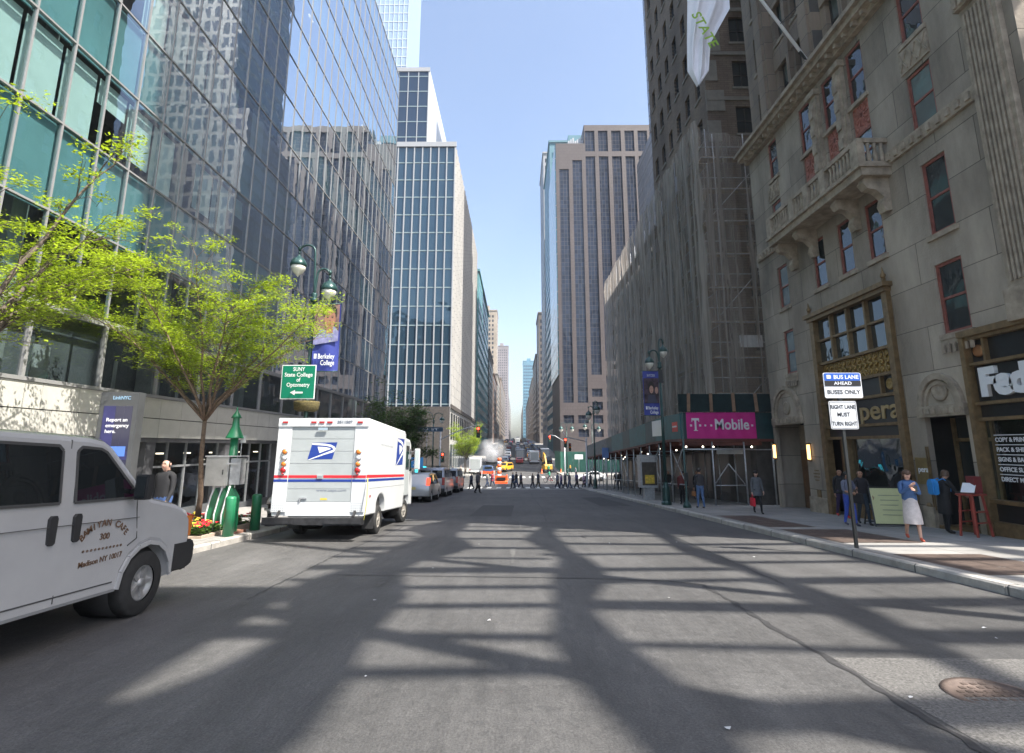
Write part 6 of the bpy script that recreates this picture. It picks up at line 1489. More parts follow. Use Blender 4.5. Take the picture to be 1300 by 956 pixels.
# ================================================================== street lamps
LG = M('lamp_green', (.02, .06, .055), .35, .3, var=.15, coat=.2)
GLOBE = M('lamp_glass_pale', (.62, .60, .52), .25, var=.1, coat=.5)
def lamp_head(parent, x, y, z, s=1.0):
    m = MB(); m.lathe((x, y, z), [(.02, .32 * s), (.05 * s, .25 * s), (.07 * s, .2 * s), (.19 * s, .12 * s), (.25 * s, .0), (.265 * s, -.05 * s), (.26 * s, -.1 * s), (.24 * s, -.12 * s)], 18); h = m.build('lamp_shade', LG, parent)
    m = MB(); m.lathe((x, y, z), [(.235 * s, -.121 * s), (.22 * s, -.22 * s), (.15 * s, -.34 * s), (.06 * s, -.41 * s), (.03 * s, -.45 * s), (.001, -.48 * s)], 16); m.build('globe', GLOBE, h)
def street_lamp(x, y, heads, label, s=1.0, top=None, zf=7.37, group='twin globe street lamps'):
    L = empty('street_lamp', (0, 0, 0), label=label, cat='street lamp', group=group); gz0 = g(y) + .15
    m = MB(); m.lathe((x, y, gz0), [(.26, 0), (.26, .12), (.2, .2), (.18, .85), (.13, .95), (.11, 1.1)], 12, sm=False); m.build('base', LG, L)
    m = MB(); m.lathe((x, y, gz0), [(.095, 1.1), (.075, 4), (.06, zf - gz0)], 12); m.lathe((x, y, zf), [(.06, -.3), (.13, -.26), (.13, -.18), (.08, -.1), (.12, 0), (.06, .08)], 12); m.build('pole', LG, L)
    for dx, dy, dz in heads:
        hx, hy_, hz = x + dx, y + dy, zf + dz
        top_ = hz + .62 * s; pts = []
        for k in range(13):
            t = k / 12
            if t < .45: u = t / .45; pts.append((x + dx * .12 * u, y + dy * .12 * u, zf + (top_ - zf - .25) * u))
            else: a = math.pi * (t - .45) / .55; pts.append((x + dx * (.12 + .88 * (1 - math.cos(a)) / 2), y + dy * (.12 + .88 * (1 - math.cos(a)) / 2), top_ - .25 + .25 * math.sin(a)))
        m = MB(); m.tube(pts, .04, 8); m.cyl((hx, hy_, top_ - .25), (hx, hy_, hz + .3 * s), .035); m.lathe((hx, hy_, top_ - .16), [(.03, -.08), (.07, 0), (.05, .08), (.01, .14)], 10); m.build('arm', LG, L)
        lamp_head(L, hx, hy_, hz, s)
    return L
l1 = street_lamp(-7.5, 19.5, [(-.68, .0, 1.25), (.5, .1, .32)], 'dark green twin globe street lamp behind the mail truck at the left', 1.15, zf=7.3)
l2 = street_lamp(7.62, 28.6, [(-.55, -.1, .1), (.28, .2, .75)], 'dark green twin globe street lamp at the corner of the pavement shed', .95, zf=6.1)
m = MB(); m.box(7.5, 7.74, 28.5, 28.7, 5.05, 5.75); m.build('photocell_box', BLACKM, l2)
street_lamp(8.0, 56.5, [(-.5, 0, -.25), (.4, .1, .3)], 'black twin globe street lamp at the right pavement just before the junction', 1.3, zf=5.3)
street_lamp(9.2, 100.0, [(-1.0, 0, .0), (1.0, .1, .0)], 'twin globe street lamp beyond the junction in front of the hoarding', 1.6, zf=5.0)
street_lamp(-9.0, 60.0, [(-1.6, 0, .2), (.9, .1, .1)], 'twin globe street lamp at the left pavement before the junction', 1.1, zf=4.6)
street_lamp(14.2, 103.0, [(-1.3, 0, .2), (1.3, .1, -.2)], 'twin globe street lamp beyond the junction at the far right of the hoarding', 1.6, zf=5.3)
# ---- hanging college banners, each a picture above a blue panel
NAVY = M('banner_blue', (.035, .05, .27), .6, var=.05)
def banner(x0, x1, y, z0_, z1_, label, pic):
    m = MB(); n = 14
    vs = []
    for i in range(n + 1):
        x = x0 + (x1 - x0) * i / n
        for j in range(9): vs.append((x, y + .03 * math.sin(i * .5 + j * .35), z0_ + (z1_ - z0_) * j / 8))
    m.smooth = True; m.add(vs, [(i * 9 + j, (i + 1) * 9 + j, (i + 1) * 9 + j + 1, i * 9 + j + 1) for i in range(n) for j in range(8)])
    B = m.build('hanging_banner', NAVY, None, fix=False); tag(B, label, 'banner', 'college banners hanging from the street lamps')
    W, H = x1 - x0, z1_ - z0_; yy = y - .05
    def P(pts, mat, name, d=0): q = MB(); q.poly([(x0 + u * W, yy - d, z0_ + v * H) for u, v in pts]); q.build(name, mat, B, fix=False)
    def E(u, v, ru, rv, mat, name, d): P([(u + ru * math.cos(t * math.pi / 8), v + rv * math.sin(t * math.pi / 8)) for t in range(16)], mat, name, d)
    if pic == 0:
        P([(.03, .38), (.97, .44), (.97, .99), (.03, .99)], M('banner_backdrop', (.16, .09, .08), .7, var=.9, vs=3.5), 'picture', .0)
        P([(.03, .38), (.03, .5), (.3, .62), (.5, .6), (.8, .66), (.97, .58), (.97, .44)], M('portrait_scarf', (.2, .2, .36), .7, var=.3, vs=6), 'portrait_scarf', .004)
        E(.62, .86, .27, .13, M('portrait_hair', (.02, .015, .012), .7, var=.2), 'portrait_hair', .006)
        P([(.5, .55), (.76, .56), (.74, .7), (.5, .7)], M('portrait_skin', (.30, .14, .085), .6, var=.15, vs=8), 'portrait_neck', .008)
        E(.62, .77, .215, .15, MATS['portrait_skin'], 'portrait_face', .010)
        for u in (.53, .71): E(u, .79, .035, .008, MATS['portrait_hair'], 'portrait_eye', .012); E(u, .812, .05, .005, MATS['portrait_hair'], 'portrait_brow', .012)
        E(.62, .745, .035, .012, M('portrait_shade', (.19, .08, .05), .6, var=0), 'portrait_nose', .012); E(.62, .69, .065, .014, M('portrait_lips', (.3, .06, .05), .5, var=0), 'portrait_mouth', .012)
    else:
        P([(.03, .27), (.97, .27), (.97, .84), (.03, .84)], M('banner_backdrop2', (.05, .03, .04), .7, var=1.2, vs=4), 'picture', .0)
        E(.5, .62, .2, .15, MATS['portrait_hair'], 'portrait_hair', .004); P([(.2, .27), (.3, .46), (.7, .46), (.85, .27)], M('portrait_coat', (.05, .05, .08), .7), 'portrait_coat', .004)
        E(.5, .58, .13, .09, M('portrait_skin2', (.42, .24, .18), .6, var=.1), 'portrait_face', .008)
        for u in (.45, .55): E(u, .595, .02, .006, MATS['portrait_hair'], 'portrait_eye', .011)
        E(.5, .54, .04, .008, MATS['portrait_lips'], 'portrait_mouth', .011); E(.82, .56, .1, .08, MATS['portrait_skin2'], 'portrait_face', .006)
        lettering('lettering', 'SUCCESS', .16, (x0 + W * .5, yy - .01, z0_ + H * .9), (1, 0, 0), up, WHITEP, B, width=W * .5, ex=.001)
    b0 = .21 if pic == 0 else .16
    lettering('lettering', 'Berkeley', .26 if pic == 0 else .22, (x0 + W * .56, yy - .012, z0_ + H * b0), (1, 0, 0), up, WHITEP, B, width=W * .62, ex=.001, bold=.003)
    lettering('lettering', 'College', .26 if pic == 0 else .22, (x0 + W * .62, yy - .012, z0_ + H * (b0 - .095)), (1, 0, 0), up, WHITEP, B, width=W * .52, ex=.001, bold=.003)
    P([(.1, b0 - .03), (.2, b0 - .03), (.2, b0 + .04), (.1, b0 + .04)], WHITEP, 'crest', .01)
    q = MB(); q.cyl((x0 - .12, y, z1_ + .02), (x1, y, z1_ + .02), .018, n=6); q.cyl((x0 - .12, y, z0_ - .01), (x1, y, z0_ - .01), .018, n=6) if pic == 0 else q.cyl((x0, y, z0_ - .01), (x1 + .12, y, z0_ - .01), .018, n=6); q.build('bracket', LG, B)
banner(-7.38, -6.42, 19.35, 4.42, 6.9, 'blue college banner with a smiling face on the left street lamp', 0)
banner(6.68, 7.5, 28.5, 3.35, 5.65, 'blue college banner with a dark haired face on the right street lamp', 1)
# ---- green direction sign
SG = M('sign_green', (.0, .17, .10), .45, var=.03)
gs = empty('direction_sign', (0, 0, 0), label='green roadside sign with white words and a left arrow above the mail truck', cat='sign')
m = MB(); m.box(-8.35, -7.13, 19.2, 19.22, 3.4, 4.62); m.build('sign_back', WHITEP, gs, bevel=.0)
m = MB(); m.box(-8.32, -7.16, 19.193, 19.199, 3.43, 4.59); m.build('sign_face', SG, gs)
for t_, z, w in (('SUNY', 4.46, .42), ('State College', 4.26, 1.0), ('of', 4.08, .14), ('Optometry', 3.9, .82)): lettering('lettering', t_, .2, (-7.74, 19.19, z), (1, 0, 0), up, WHITEP, gs, width=w, ex=.001, bold=.003)
m = MB(); m.poly([(-8.0, 19.188, 3.63), (-7.83, 19.188, 3.73), (-7.83, 19.188, 3.66), (-7.55, 19.188, 3.66), (-7.55, 19.188, 3.6), (-7.83, 19.188, 3.6), (-7.83, 19.188, 3.53)]); m.build('arrow', WHITEP, gs)
m = MB(); m.bar((-8.3, 19.24, 4.1), (-7.5, 19.4, 4.1), .04); m.build('sign_bracket', STEEL, gs)
cage = MB(); cage.lathe((-7.5, 19.5, 3.0), [(.3, -.02), (.42, .05), (.45, .3), (.44, .34), (.40, .3)], 16); tag(cage.build('hanging_basket', M('coir', (.10, .08, .03), .9, var=.5, vs=20)), 'brown hanging basket on the left lamp post under the green sign', 'basket')

# ================================================================== bus lane sign on the right
bs_ = empty('bus_lane_sign', (7.4, 12.5, g(12.5) + .15), label='two stacked white traffic signs on a black post at the right kerb', cat='sign')
m = MB(); m.bar((0, 0, 0), (.0, 0, 3.8), .06, .06); m.build('post', BLACKM, bs_)
SW_ = M('sign_white', (.72, .73, .74), .45, var=.04); SBK = M('sign_black', (.012, .012, .014), .5, var=0); SBL = M('sign_blue', (.01, .10, .48), .45, var=0)
def rounded(m, x0, x1, z0_, z1_, y0_, y1_, r=.04):
    pts = []
    for cx, cz, a0 in ((x1 - r, z1_ - r, 0), (x0 + r, z1_ - r, 90), (x0 + r, z0_ + r, 180), (x1 - r, z0_ + r, 270)):
        for k in range(4): a = R(a0 + 30 * k); pts.append((cx + r * math.cos(a), cz + r * math.sin(a)))
    m.prism(pts, y0_, y1_, 'y')
m = MB(); rounded(m, -.47, .38, 2.83, 3.62, -.05, -.035); p_ = m.build('upper_sign', SW_, bs_)
m = MB(); rounded(m, -.45, .36, 3.37, 3.605, -.056, -.051, .03); m.build('blue_band', SBL, p_); m = MB(); m.box(-.45, .36, -.057, -.051, 3.2, 3.37); m.build('black_band', SBK, p_)
lettering('lettering', 'BUS LANE', .17, (.04, -.058, 3.48), (1, 0, 0), up, SW_, p_, width=.56, ex=.001, bold=.005); lettering('lettering', 'AHEAD', .14, (-.045, -.059, 3.285), (1, 0, 0), up, SW_, p_, width=.4, ex=.001, bold=.003); lettering('lettering', 'BUSES ONLY', .18, (-.045, -.053, 3.01), (1, 0, 0), up, SBK, p_, width=.74, ex=.001, bold=.003)
m = MB(); rounded(m, -.4, -.3, 3.43, 3.55, -.061, -.057, .02); m.box(-.385, -.315, -.063, -.061, 3.49, 3.53); m.build('bus_symbol', SW_, p_)
m = MB(); rounded(m, -.33, .4, 2.05, 2.79, -.05, -.035); p_ = m.build('lower_sign', SW_, bs_)
for t_, z, w in (('RIGHT LANE', 2.63, .66), ('MUST', 2.43, .34), ('TURN RIGHT', 2.19, .66)): lettering('lettering', t_, .15, (.035, -.053, z), (1, 0, 0), up, SBK, p_, width=w, ex=.001, bold=.003)
m = MB()
for (a, b_, c, d) in ((-.31, .38, 2.07, 2.08), (-.31, .38, 2.76, 2.77), (-.31, -.30, 2.07, 2.77), (.37, .38, 2.07, 2.77)): m.box(a, b_, -.053, -.051, c, d)
m.build('border_line', SBK, p_)

for ch in kids(bs_):
    if ch.name.startswith(('upper_sign', 'lower_sign')):
        upr = ch.name.startswith('upper')
        for o in [ch] + kids(ch):
            for v in o.data.vertices:
                x_, y_, z_ = v.co
                v.co = ((x_ + .47) / .85 * .86 - .35, y_, (z_ - 2.83) / .79 * .58 + 3.25) if upr else ((x_ + .33) / .73 * .62 - .29, y_, (z_ - 2.05) / .74 * .63 + 2.55)

# ================================================================== menu board, stool, plus pavement bits
ab = empty('menu_board', (11.55, 17.6, g(17.6) + .15), rz=R(-10), label='pale yellow A-frame menu board standing outside the bronze shopfront', cat='menu board')
m = MB(); m.add([(-.55, -.35, .1), (.55, -.35, .1), (.5, .0, 1.12), (-.5, 0, 1.12), (-.55, -.32, .1), (.55, -.32, .1), (.5, .03, 1.12), (-.5, .03, 1.12)], [(0, 1, 2, 3), (7, 6, 5, 4), (0, 4, 5, 1), (1, 5, 6, 2), (2, 6, 7, 3), (3, 7, 4, 0)]); bd = m.build('board', M('board_cream', (.55, .55, .28), .7, var=.05), ab)
m = MB()
for (p, q) in (((-.57, -.36, 0), (-.51, .0, 1.15)), ((.57, -.36, 0), (.51, .0, 1.15)), ((-.57, .4, 0), (-.51, .03, 1.15)), ((.57, .4, 0), (.51, .03, 1.15)), ((-.56, -.35, .08), (.56, -.35, .08)), ((-.51, 0, 1.15), (.51, 0, 1.15)), ((-.57, .38, .08), (.57, .38, .08)), ((-.54, -.2, .5), (-.54, .22, .5))): m.bar(p, q, .035)
m.build('frame', BLACKM, ab)
for k in range(5):
    m = MB(); z = .9 - k * .14; y_ = -.35 + (z - .1) / 1.02 * .35 - .006; m.box(-.3 + .03 * (k % 2), .3 - .05 * (k % 3), y_ - .004, y_, z, z + .022); m.build('menu_line', M('pencil_grey', (.35, .36, .25), .8), bd)
st = empty('stool', (11.85, 14.75, g(14.75) + .15), rz=R(20), label='red wooden stool piled with papers beside the person in the leather coat', cat='stool')
RW = M('red_wood', (.30, .05, .035), .5, var=.25, vs=5)
m = MB(); m.box(-.3, .3, -.2, .2, 1.02, 1.06); m.build('seat', RW, st, bevel=.008)
for sx_ in (-1, 1):
    for sy_ in (-1, 1): m = MB(); m.bar((sx_ * .29, sy_ * .2, 0), (sx_ * .2, sy_ * .14, 1.02), .045); m.build('leg', RW, st)
for z in (.35, .62): m = MB(); m.bar((-.26, -.18, z), (.26, -.18, z), .03); m.bar((-.26, .18, z), (.26, .18, z), .03); m.build('rung', RW, st)
pp = empty('newspaper', (11.8, 14.7, g(14.7) + .15), label='sheaf of papers and a dark red folder lying on top of the red stool', cat='papers')
m = MB(); m.bar((-.15, -.1, 1.1), (.1, .1, 1.32), .28, .02); m.build('sheet', WHITEP, pp); m = MB(); m.box(.1, .3, -.05, .2, 1.07, 1.5); m.build('folder', M('maroon', (.16, .02, .02), .6), pp)
# phone booth, bin and news box by the shed
ph = empty('phone_booth', (8.0, 33.6, g(33.6) + .15), label='grey pavement phone booth with a yellow poster beside the shed', cat='phone booth')
m = MB(); m.box(-.5, .5, -.06, .0, .7, 2.35); m.box(-.52, -.46, 0, .8, .7, 2.35); m.box(.46, .52, 0, .8, .7, 2.35); m.box(-.54, .54, -.1, .85, 2.35, 2.6); m.build('shell', STEEL, ph)
m = MB(); m.box(-.44, .44, -.075, -.062, .85, 2.2); m.build('poster', M('dark_poster', (.06, .05, .04), .4, var=.5, vs=5), ph); m = MB(); m.box(-.28, .28, -.085, -.076, .95, 1.45); m.build('poster_art', M('poster_yellow', (.6, .42, .05), .5, var=.4, vs=9), ph)
m = MB(); m.box(-.3, .3, .1, .5, 0, .7); m.build('pedestal', STEEL, ph)
bn_ = empty('litter_bin', (8.6, 31.6, g(31.6) + .15), label='grey litter bin beside the pavement phone booth', cat='bin')
m = MB(); m.lathe((0, 0, 0), [(.26, 0), (.32, .85), (.34, .9), (.3, .88)], 16); m.build('barrel', M('bin_mesh', (.14, .14, .13), .6, .4, var=.3), bn_)
# second post at shed corner
cp = empty('shed_corner_pole', (7.95, 26.3, g(26.3) + .15), label='thin dark green pole with a round base before the corner of the shed', cat='pole')
m = MB(); m.lathe((0, 0, 0), [(.2, 0), (.18, .15), (.08, .3), (.05, .5), (.05, 4.4)], 12); m.build('pole', LG, cp); m = MB(); m.box(-.09, .09, -.14, -.06, 1.2, 1.6); m.build('button_box', BLACKM, cp)

# ================================================================== traffic signals
def signal(x, y, z, parent, on='red', s=1.0, name='signal_head'):
    m = MB(); m.box(x - .17 * s, x + .17 * s, y - .12, y + .12, z - .52 * s, z + .52 * s); h = m.build(name, BLACKM, parent)
    for k, (c, mt) in enumerate((('red', M('signal_red', (1, .05, .02), .4, var=0, emit=(1, .04, .02), es=5)), ('amber', AMBER), ('green', M('signal_green_off', (.01, .08, .05), .4, var=0)))):
        q = MB(); q.lathe((x, y - .125, z + (.33 - k * .33) * s), [(.115 * s, 0), (.1 * s, -.03), (.01, -.04)], 12, 'y'); q.build('lens', mt if (k != 0 or on == 'red') else TAILR, h)
    return h
ts = empty('traffic_signal', label='traffic signal on a pale mast arm over the left side of the junction', cat='traffic signal')
gy = g(60); m = MB(); m.lathe((-8.2, 60, gy + .15), [(.2, 0), (.16, .3), (.1, .5), (.08, 6.0)], 10); m.build('pole', STEEL, ts)
m = MB(); m.tube([(-8.2, 60, 2.5), (-7, 60, 3.1), (-5.4, 60, 3.75), (-3.9, 60, 4.1)], .05, 7); m.build('arm', STEEL, ts); signal(-4.1, 60, 3.3, ts, s=1.15); signal(-7.9, 59.8, .6, ts)
m = MB(); m.box(-8.6, -8.2, 59.7, 59.75, -.8, -.3); m.build('walk_sign', M('signal_dark', (.02, .02, .02), .4), ts)
ts = empty('traffic_signal', label='traffic signal on a pale mast arm over the right side of the junction', cat='traffic signal')
m = MB(); m.lathe((7.7, 60.5, g(60.5) + .15), [(.2, 0), (.16, .3), (.1, .5), (.08, 5.3)], 10); m.build('pole', STEEL, ts)
m = MB(); m.tube([(7.7, 60.5, 2.3), (6.6, 60.5, 2.55), (5.5, 60.5, 2.8), (5.2, 60.5, 3.3)], .05, 7); m.build('arm', STEEL, ts); signal(5.4, 60.5, 2.15, ts); signal(5.9, 60.6, 1.7, ts, 'off', .8)
ts = empty('traffic_signal', label='far traffic signal on a short arm past the junction near the excavator', cat='traffic signal')
m = MB(); m.lathe((8.6, 98, g(98) + .15), [(.2, 0), (.12, .5), (.09, 6.3)], 10); m.build('pole', STEEL, ts); m = MB(); m.tube([(8.6, 98, 2.6), (7, 98, 3.6), (6, 98, 3.8)], .06, 7); m.build('arm', STEEL, ts); signal(6, 98, 3.1, ts, s=1.2)
def street_sign(x, y, z, w, h, mat, label, txt=None, pole=True, name='street_sign', d=(1, 0, 0)):
    r = empty(name, (0, 0, 0), label=label, cat='sign'); m = MB(); m.box(x - w / 2, x + w / 2, y - .02, y, z - h / 2, z + h / 2); m.build('sign_face', mat, r)
    if pole: m = MB(); m.cyl((x, y + .04, g(y) + .15), (x, y + .04, z + h / 2), .035, n=6); m.build('post', STEEL, r)
    if txt: lettering('lettering', txt, h * .7, (x, y - .023, z), (1, 0, 0), up, WHITEP, r, width=w * .7, ex=.001)
    return r
street_sign(-8.4, 52, 3.35, 3.0, .42, M('street_sign_blue', (.03, .07, .12), .5, var=.05), 'long dark street name sign over the left pavement before the junction', 'E 42 ST')
street_sign(-9.1, 50, .35, 1.5, .9, M('shop_blue', (.03, .14, .30), .5, var=.1, emit=(.02, .12, .3), es=.3), 'bright blue shop sign on the left beyond the parked vans', name='shop_sign_board')
m = MB()
for k in range(9): a0, a1 = R(-120 + 30 * k), R(-90 + 30 * k); m.bar((-9.1 + .32 * math.cos(a0), 49.96, .35 + .25 * math.sin(a0)), (-9.1 + .32 * math.cos(a1), 49.96, .35 + .25 * math.sin(a1)), .02, .09, up=(0, 0, 1))
sw = m.build('shop_sign_swirl', WHITEP); sw.parent = bpy.data.objects['shop_sign_board']
street_sign(8.05, 50, 1.2, .6, .9, M('parking_blue', (.12, .2, .4), .5, var=.1), 'pale blue sign plate before the hoarding near the black lamp', name='plate_sign')
street_sign(12.2, 108, -.2, 1.6, .9, WHITEP, 'white notice sign standing in front of the green hoarding', name='notice_sign')
for i, (x, z) in enumerate(((-9.7, -.45), (-8.85, -.45))):
    m = MB(); m.box(x - .16, x + .16, 54.0, 54.2, z - .35, z + .35); q = m.build('window_screen', M('cyan_glow', (.05, .4, .45), .4, var=0, emit=(.05, .5, .6), es=1.2), None)
    tag(q, ['left one of two small cyan lit screens above the parked vans', 'right one of two small cyan lit screens above the parked vans'][i], 'screen', 'cyan lit screens')

# ================================================================== roadworks in the junction
ORG = M('safety_orange', (.75, .11, .02), .5, var=.08)
ss = empty('steam_stack', (-2.55, 85, g(85)), label='orange and white striped steam stack standing in the junction', cat='steam stack')
for k in range(7): m = MB(); m.lathe((0, 0, k * .48), [(.30, 0), (.30, .478)], 14); m.build('ring', ORG if k % 2 == 0 else WHITEP, ss)
m = MB(); m.lathe((0, 0, 0), [(.55, 0), (.5, .1), (.32, .2)], 14); m.build('base', ORG, ss)
br_ = empty('road_barrier', (-2.0, 76, g(76)), label='orange water-filled barrier in front of the steam stack', cat='barrier')
m = MB(); m.prism([(-.3, 0), (-.3, .25), (-.14, .45), (-.12, 1.05), (.12, 1.05), (.14, .45), (.3, .25), (.3, 0)], -.85, .85, 'x'); m.build('shell', ORG, br_); m = MB(); m.box(-.6, .6, -.31, -.16, .5, .85); m.build('dark_panel', BLACKM, br_)
b2_ = empty('road_barrier', (-4.6, 92, g(92)), label='red and white works barrier beside the white box truck', cat='barrier'); m = MB(); m.box(-1.2, 1.2, -.04, .04, .7, 1.1); m.build('board', ORG, b2_); m = MB(); m.bar((-1, -.3, 0), (-1, 0, 1.2), .07); m.bar((-1, .3, 0), (-1, 0, 1.2), .07); m.bar((1, -.3, 0), (1, 0, 1.2), .07); m.bar((1, .3, 0), (1, 0, 1.2), .07); m.build('frame', WHITEP, b2_)
for i, (x, y, lb) in enumerate(((-3.6, 84, 'orange traffic cone left of the steam stack'), (-1.4, 86, 'orange traffic cone right of the steam stack'), (5.0, 108, 'orange traffic cone before the excavator'), (8.8, 109, 'orange traffic cone against the green hoarding'))):
    m = MB(); m.lathe((x, y, g(y)), [(.26, 0), (.26, .05), (.2, .06), (.06, .85), (.05, .9)], 12, sm=True); tag(m.build('traffic_cone', ORG), lb, 'cone')
# steam
sm_ = MB(); sm_.ball((-3.6, 86.5, 1.2), 1.0, 14, (3.0, 1.8, 1.9)); so = sm_.build('steam', None); tag(so, kind='stuff')
ms, nt, b = newmat('steam'); nt.nodes.remove(b); out = nt.nodes['Material Output']
pv = node(nt, 'ShaderNodeVolumePrincipled'); pv.inputs['Color'].default_value = (.95, .95, .95, 1); tc = node(nt, 'ShaderNodeTexCoord'); n1 = node(nt, 'ShaderNodeTexNoise', _Scale=.55, _Detail=5.0); nt.links.new(tc.outputs['Object'], n1.inputs['Vector'])
ge = node(nt, 'ShaderNodeVectorMath', operation='DISTANCE'); ge.inputs[1].default_value = (-3.6, 86.5, 1.2)
mpv = node(nt, 'ShaderNodeMapping'); mpv.inputs['Scale'].default_value = (1, 1, 1); nt.links.new(tc.outputs['Object'], mpv.inputs[0]); nt.links.new(mpv.outputs[0], ge.inputs[0])
r1 = node(nt, 'ShaderNodeMapRange', _From_Min=.6, _From_Max=2.6, _To_Min=1.0, _To_Max=0.0); nt.links.new(ge.outputs['Value'], r1.inputs['Value'])
r2 = node(nt, 'ShaderNodeMapRange', _From_Min=.36, _From_Max=.66, _To_Min=0.0, _To_Max=.5); nt.links.new(n1.outputs['Fac'], r2.inputs['Value'])
mu = node(nt, 'ShaderNodeMath', operation='MULTIPLY'); nt.links.new(r1.outputs[0], mu.inputs[0]); nt.links.new(r2.outputs[0], mu.inputs[1]); nt.links.new(mu.outputs[0], pv.inputs['Density']); nt.links.new(pv.outputs[0], out.inputs['Volume'])
so.data.materials.clear(); so.data.materials.append(ms)
# ================================================================== people
SKIN = {'l': M('skin_light', (.52, .31, .23), .55, var=.06), 'm': M('skin_mid', (.36, .19, .12), .55, var=.06), 'd': M('skin_dark', (.12, .06, .04), .55, var=.06)}
HAIR = {'k': M('hair_black', (.015, .012, .01), .5, var=.2), 'b': M('hair_brown', (.09, .05, .03), .5, var=.25), 'g': M('hair_fair', (.28, .18, .09), .5, var=.2)}
def cloth(c):
    k = 'cloth_%02x%02x%02x' % tuple(int(min(.99, v) * 255) for v in c); return M(k, c, .85, var=.18, vs=7)
def person(label, x, y, rz, h=1.72, top=(.02, .02, .022), legs=(.03, .05, .11), shoes=(.02, .02, .02), skin='l', hair='k', stride=.3, armL=.25, armR=-.25, elL=.3, elR=.3, sleeve=1.0, short=False, hairlen=0, coat=None, skirt=None, near=False, bag=None, on=.15, group=None, lean=0, tilt=0, phone=False, backpack=None, hat=None, bulk=1.08):
    r = empty('person', (x, y, g(y) + on), rz, label, 'person', group); k = h / 1.75
    V_ = []; E_ = []; RR = []; G_ = []
    def add(p, rad, par=None, grp='top'):
        V_.append(Vector(p)); RR.append(rad); G_.append(grp)
        if par is not None: E_.append((par, len(V_) - 1))
        return len(V_) - 1
    ly = lean
    pel = add((0, 0, .95), .135, None, 'legs'); sp1 = add((0, ly * .3, 1.10), .128, pel); ch = add((0, ly * .7, 1.28), .145, sp1); nb = add((0, ly, 1.44), .085, ch); nk = add((0, ly + .005, 1.50), .052, nb, 'skin')
    h1 = add((0, ly + .02 + tilt * .3, 1.575), .068, nk, 'skin'); h2 = add((0, ly + .015 + tilt * .7, 1.645), .088, h1, 'head'); h3 = add((0, ly + .0 + tilt, 1.70), .068, h2, 'head')
    if near: add((0, ly + .105 + tilt * .3, 1.60 - tilt * .4), .012, h1, 'skin')
    joints = {}
    for s, ar, el in ((-1, armL, elL), (1, armR, elR)):
        sh = add((s * .175, ly * .95, 1.405), .062, ch if False else nb); 
        ex, ey, ez = s * .21, ly * .95 + math.sin(ar) * .28, 1.405 - math.cos(ar) * .28
        e = add((ex, ey, ez), .043, sh)
        a2 = ar + el; inn = -s * .10 * min(1.6, abs(el)) 
        w = (ex + inn * (1 if abs(el) > .8 else 0), ey + math.sin(a2) * .25, ez - math.cos(a2) * .25)
        sg = 'top' if not short else 'skin'
        wi = add(w, .030, e, sg); dx = Vector(w) - Vector((ex, ey, ez)); dx.normalize()
        hd = add(Vector(w) + dx * .085, .034 if not near else .028, wi, 'skin'); joints[s] = Vector(w) + dx * .09
        if near:
            sd_ = Vector((s, 0, 0)); bk = dx.cross(sd_).normalized()
            for f in range(4):
                o = bk * ((f - 1.5) * .021); a = add(Vector(w) + dx * .095 + o, .011, hd, 'skin'); b_ = add(Vector(w) + dx * (.135 - abs(f - 1.4) * .006) + o - sd_ * .01, .009, a, 'skin'); add(Vector(w) + dx * (.165 - abs(f - 1.4) * .01) + o - sd_ * .03, .007, b_, 'skin')
            a = add(Vector(w) + dx * .06 + bk * .045 - sd_ * .005, .011, wi, 'skin'); add(Vector(w) + dx * .10 + bk * .058 - sd_ * .02, .009, a, 'skin')
    lg = 'legs' if not skirt else 'skin'
    for s, st in ((-1, stride), (1, -stride)):
        hp = add((s * .085, 0, .90), .098, pel, 'legs'); kn = (s * .092, math.sin(st) * .44 + .02, .90 - math.cos(st) * .42)
        kk_ = add(kn, .064, hp, 'legs' if not skirt else 'skin'); bend = .1 if st > 0 else .5 * min(1, abs(stride) * 2)
        a = st - bend; an = (kn[0], kn[1] + math.sin(a) * .42, max(.08, kn[2] - math.cos(a) * .41)); aa = add(an, .040, kk_, lg)
        ft = add((an[0], an[1] + .05, an[2] - .045), .04, aa, 'shoes'); add((an[0] + s * .015, an[1] + .17, max(.03, an[2] - .05)), .036, ft, 'shoes')
    zmin = min(v.z - r_ for v, r_ in zip(V_, RR))
    me = bpy.data.meshes.new('body'); me.from_pydata([tuple((v.x * k, v.y * k, (v.z - zmin) * k)) for v in V_], E_, []); o = bpy.data.objects.new('body', me); col.objects.link(o)
    md = o.modifiers.new('skin', 'SKIN'); sv_ = me.skin_vertices[0].data
    for i, r_ in enumerate(RR): f = (1.25 if i in (pel, sp1, ch) else 1.0) * (bulk if G_[i] in ('top', 'legs') else 1.0); sv_[i].radius = (r_ * k * f, r_ * k * .92 * (bulk if G_[i] in ('top', 'legs') else 1.0)); sv_[i].use_root = (i == 0)
    md.use_smooth_shade = True
    ss_ = o.modifiers.new('sub', 'SUBSURF'); ss_.levels = 2 if near else 1; ss_.render_levels = ss_.levels
    dg = bpy.context.evaluated_depsgraph_get(); m2 = bpy.data.meshes.new_from_object(o.evaluated_get(dg)); bpy.data.objects.remove(o); bpy.data.meshes.remove(me)
    m2.name = 'body'; m2.materials.clear()
    tm = cloth(top); lm = cloth(legs); order = ['top', 'legs', 'skin', 'shoes', 'head']
    for mt in (tm, lm, SKIN[skin], cloth(shoes), HAIR[hair]): m2.materials.append(mt)
    P = [Vector((v.x * k, v.y * k, (v.z - zmin) * k)) for v in V_]
    segs = [(P[a], P[b_], G_[b_] if G_[b_] != 'head' else 'head', RR[a] * k, RR[b_] * k, G_[a]) for a, b_ in E_]
    hc = P[h2]
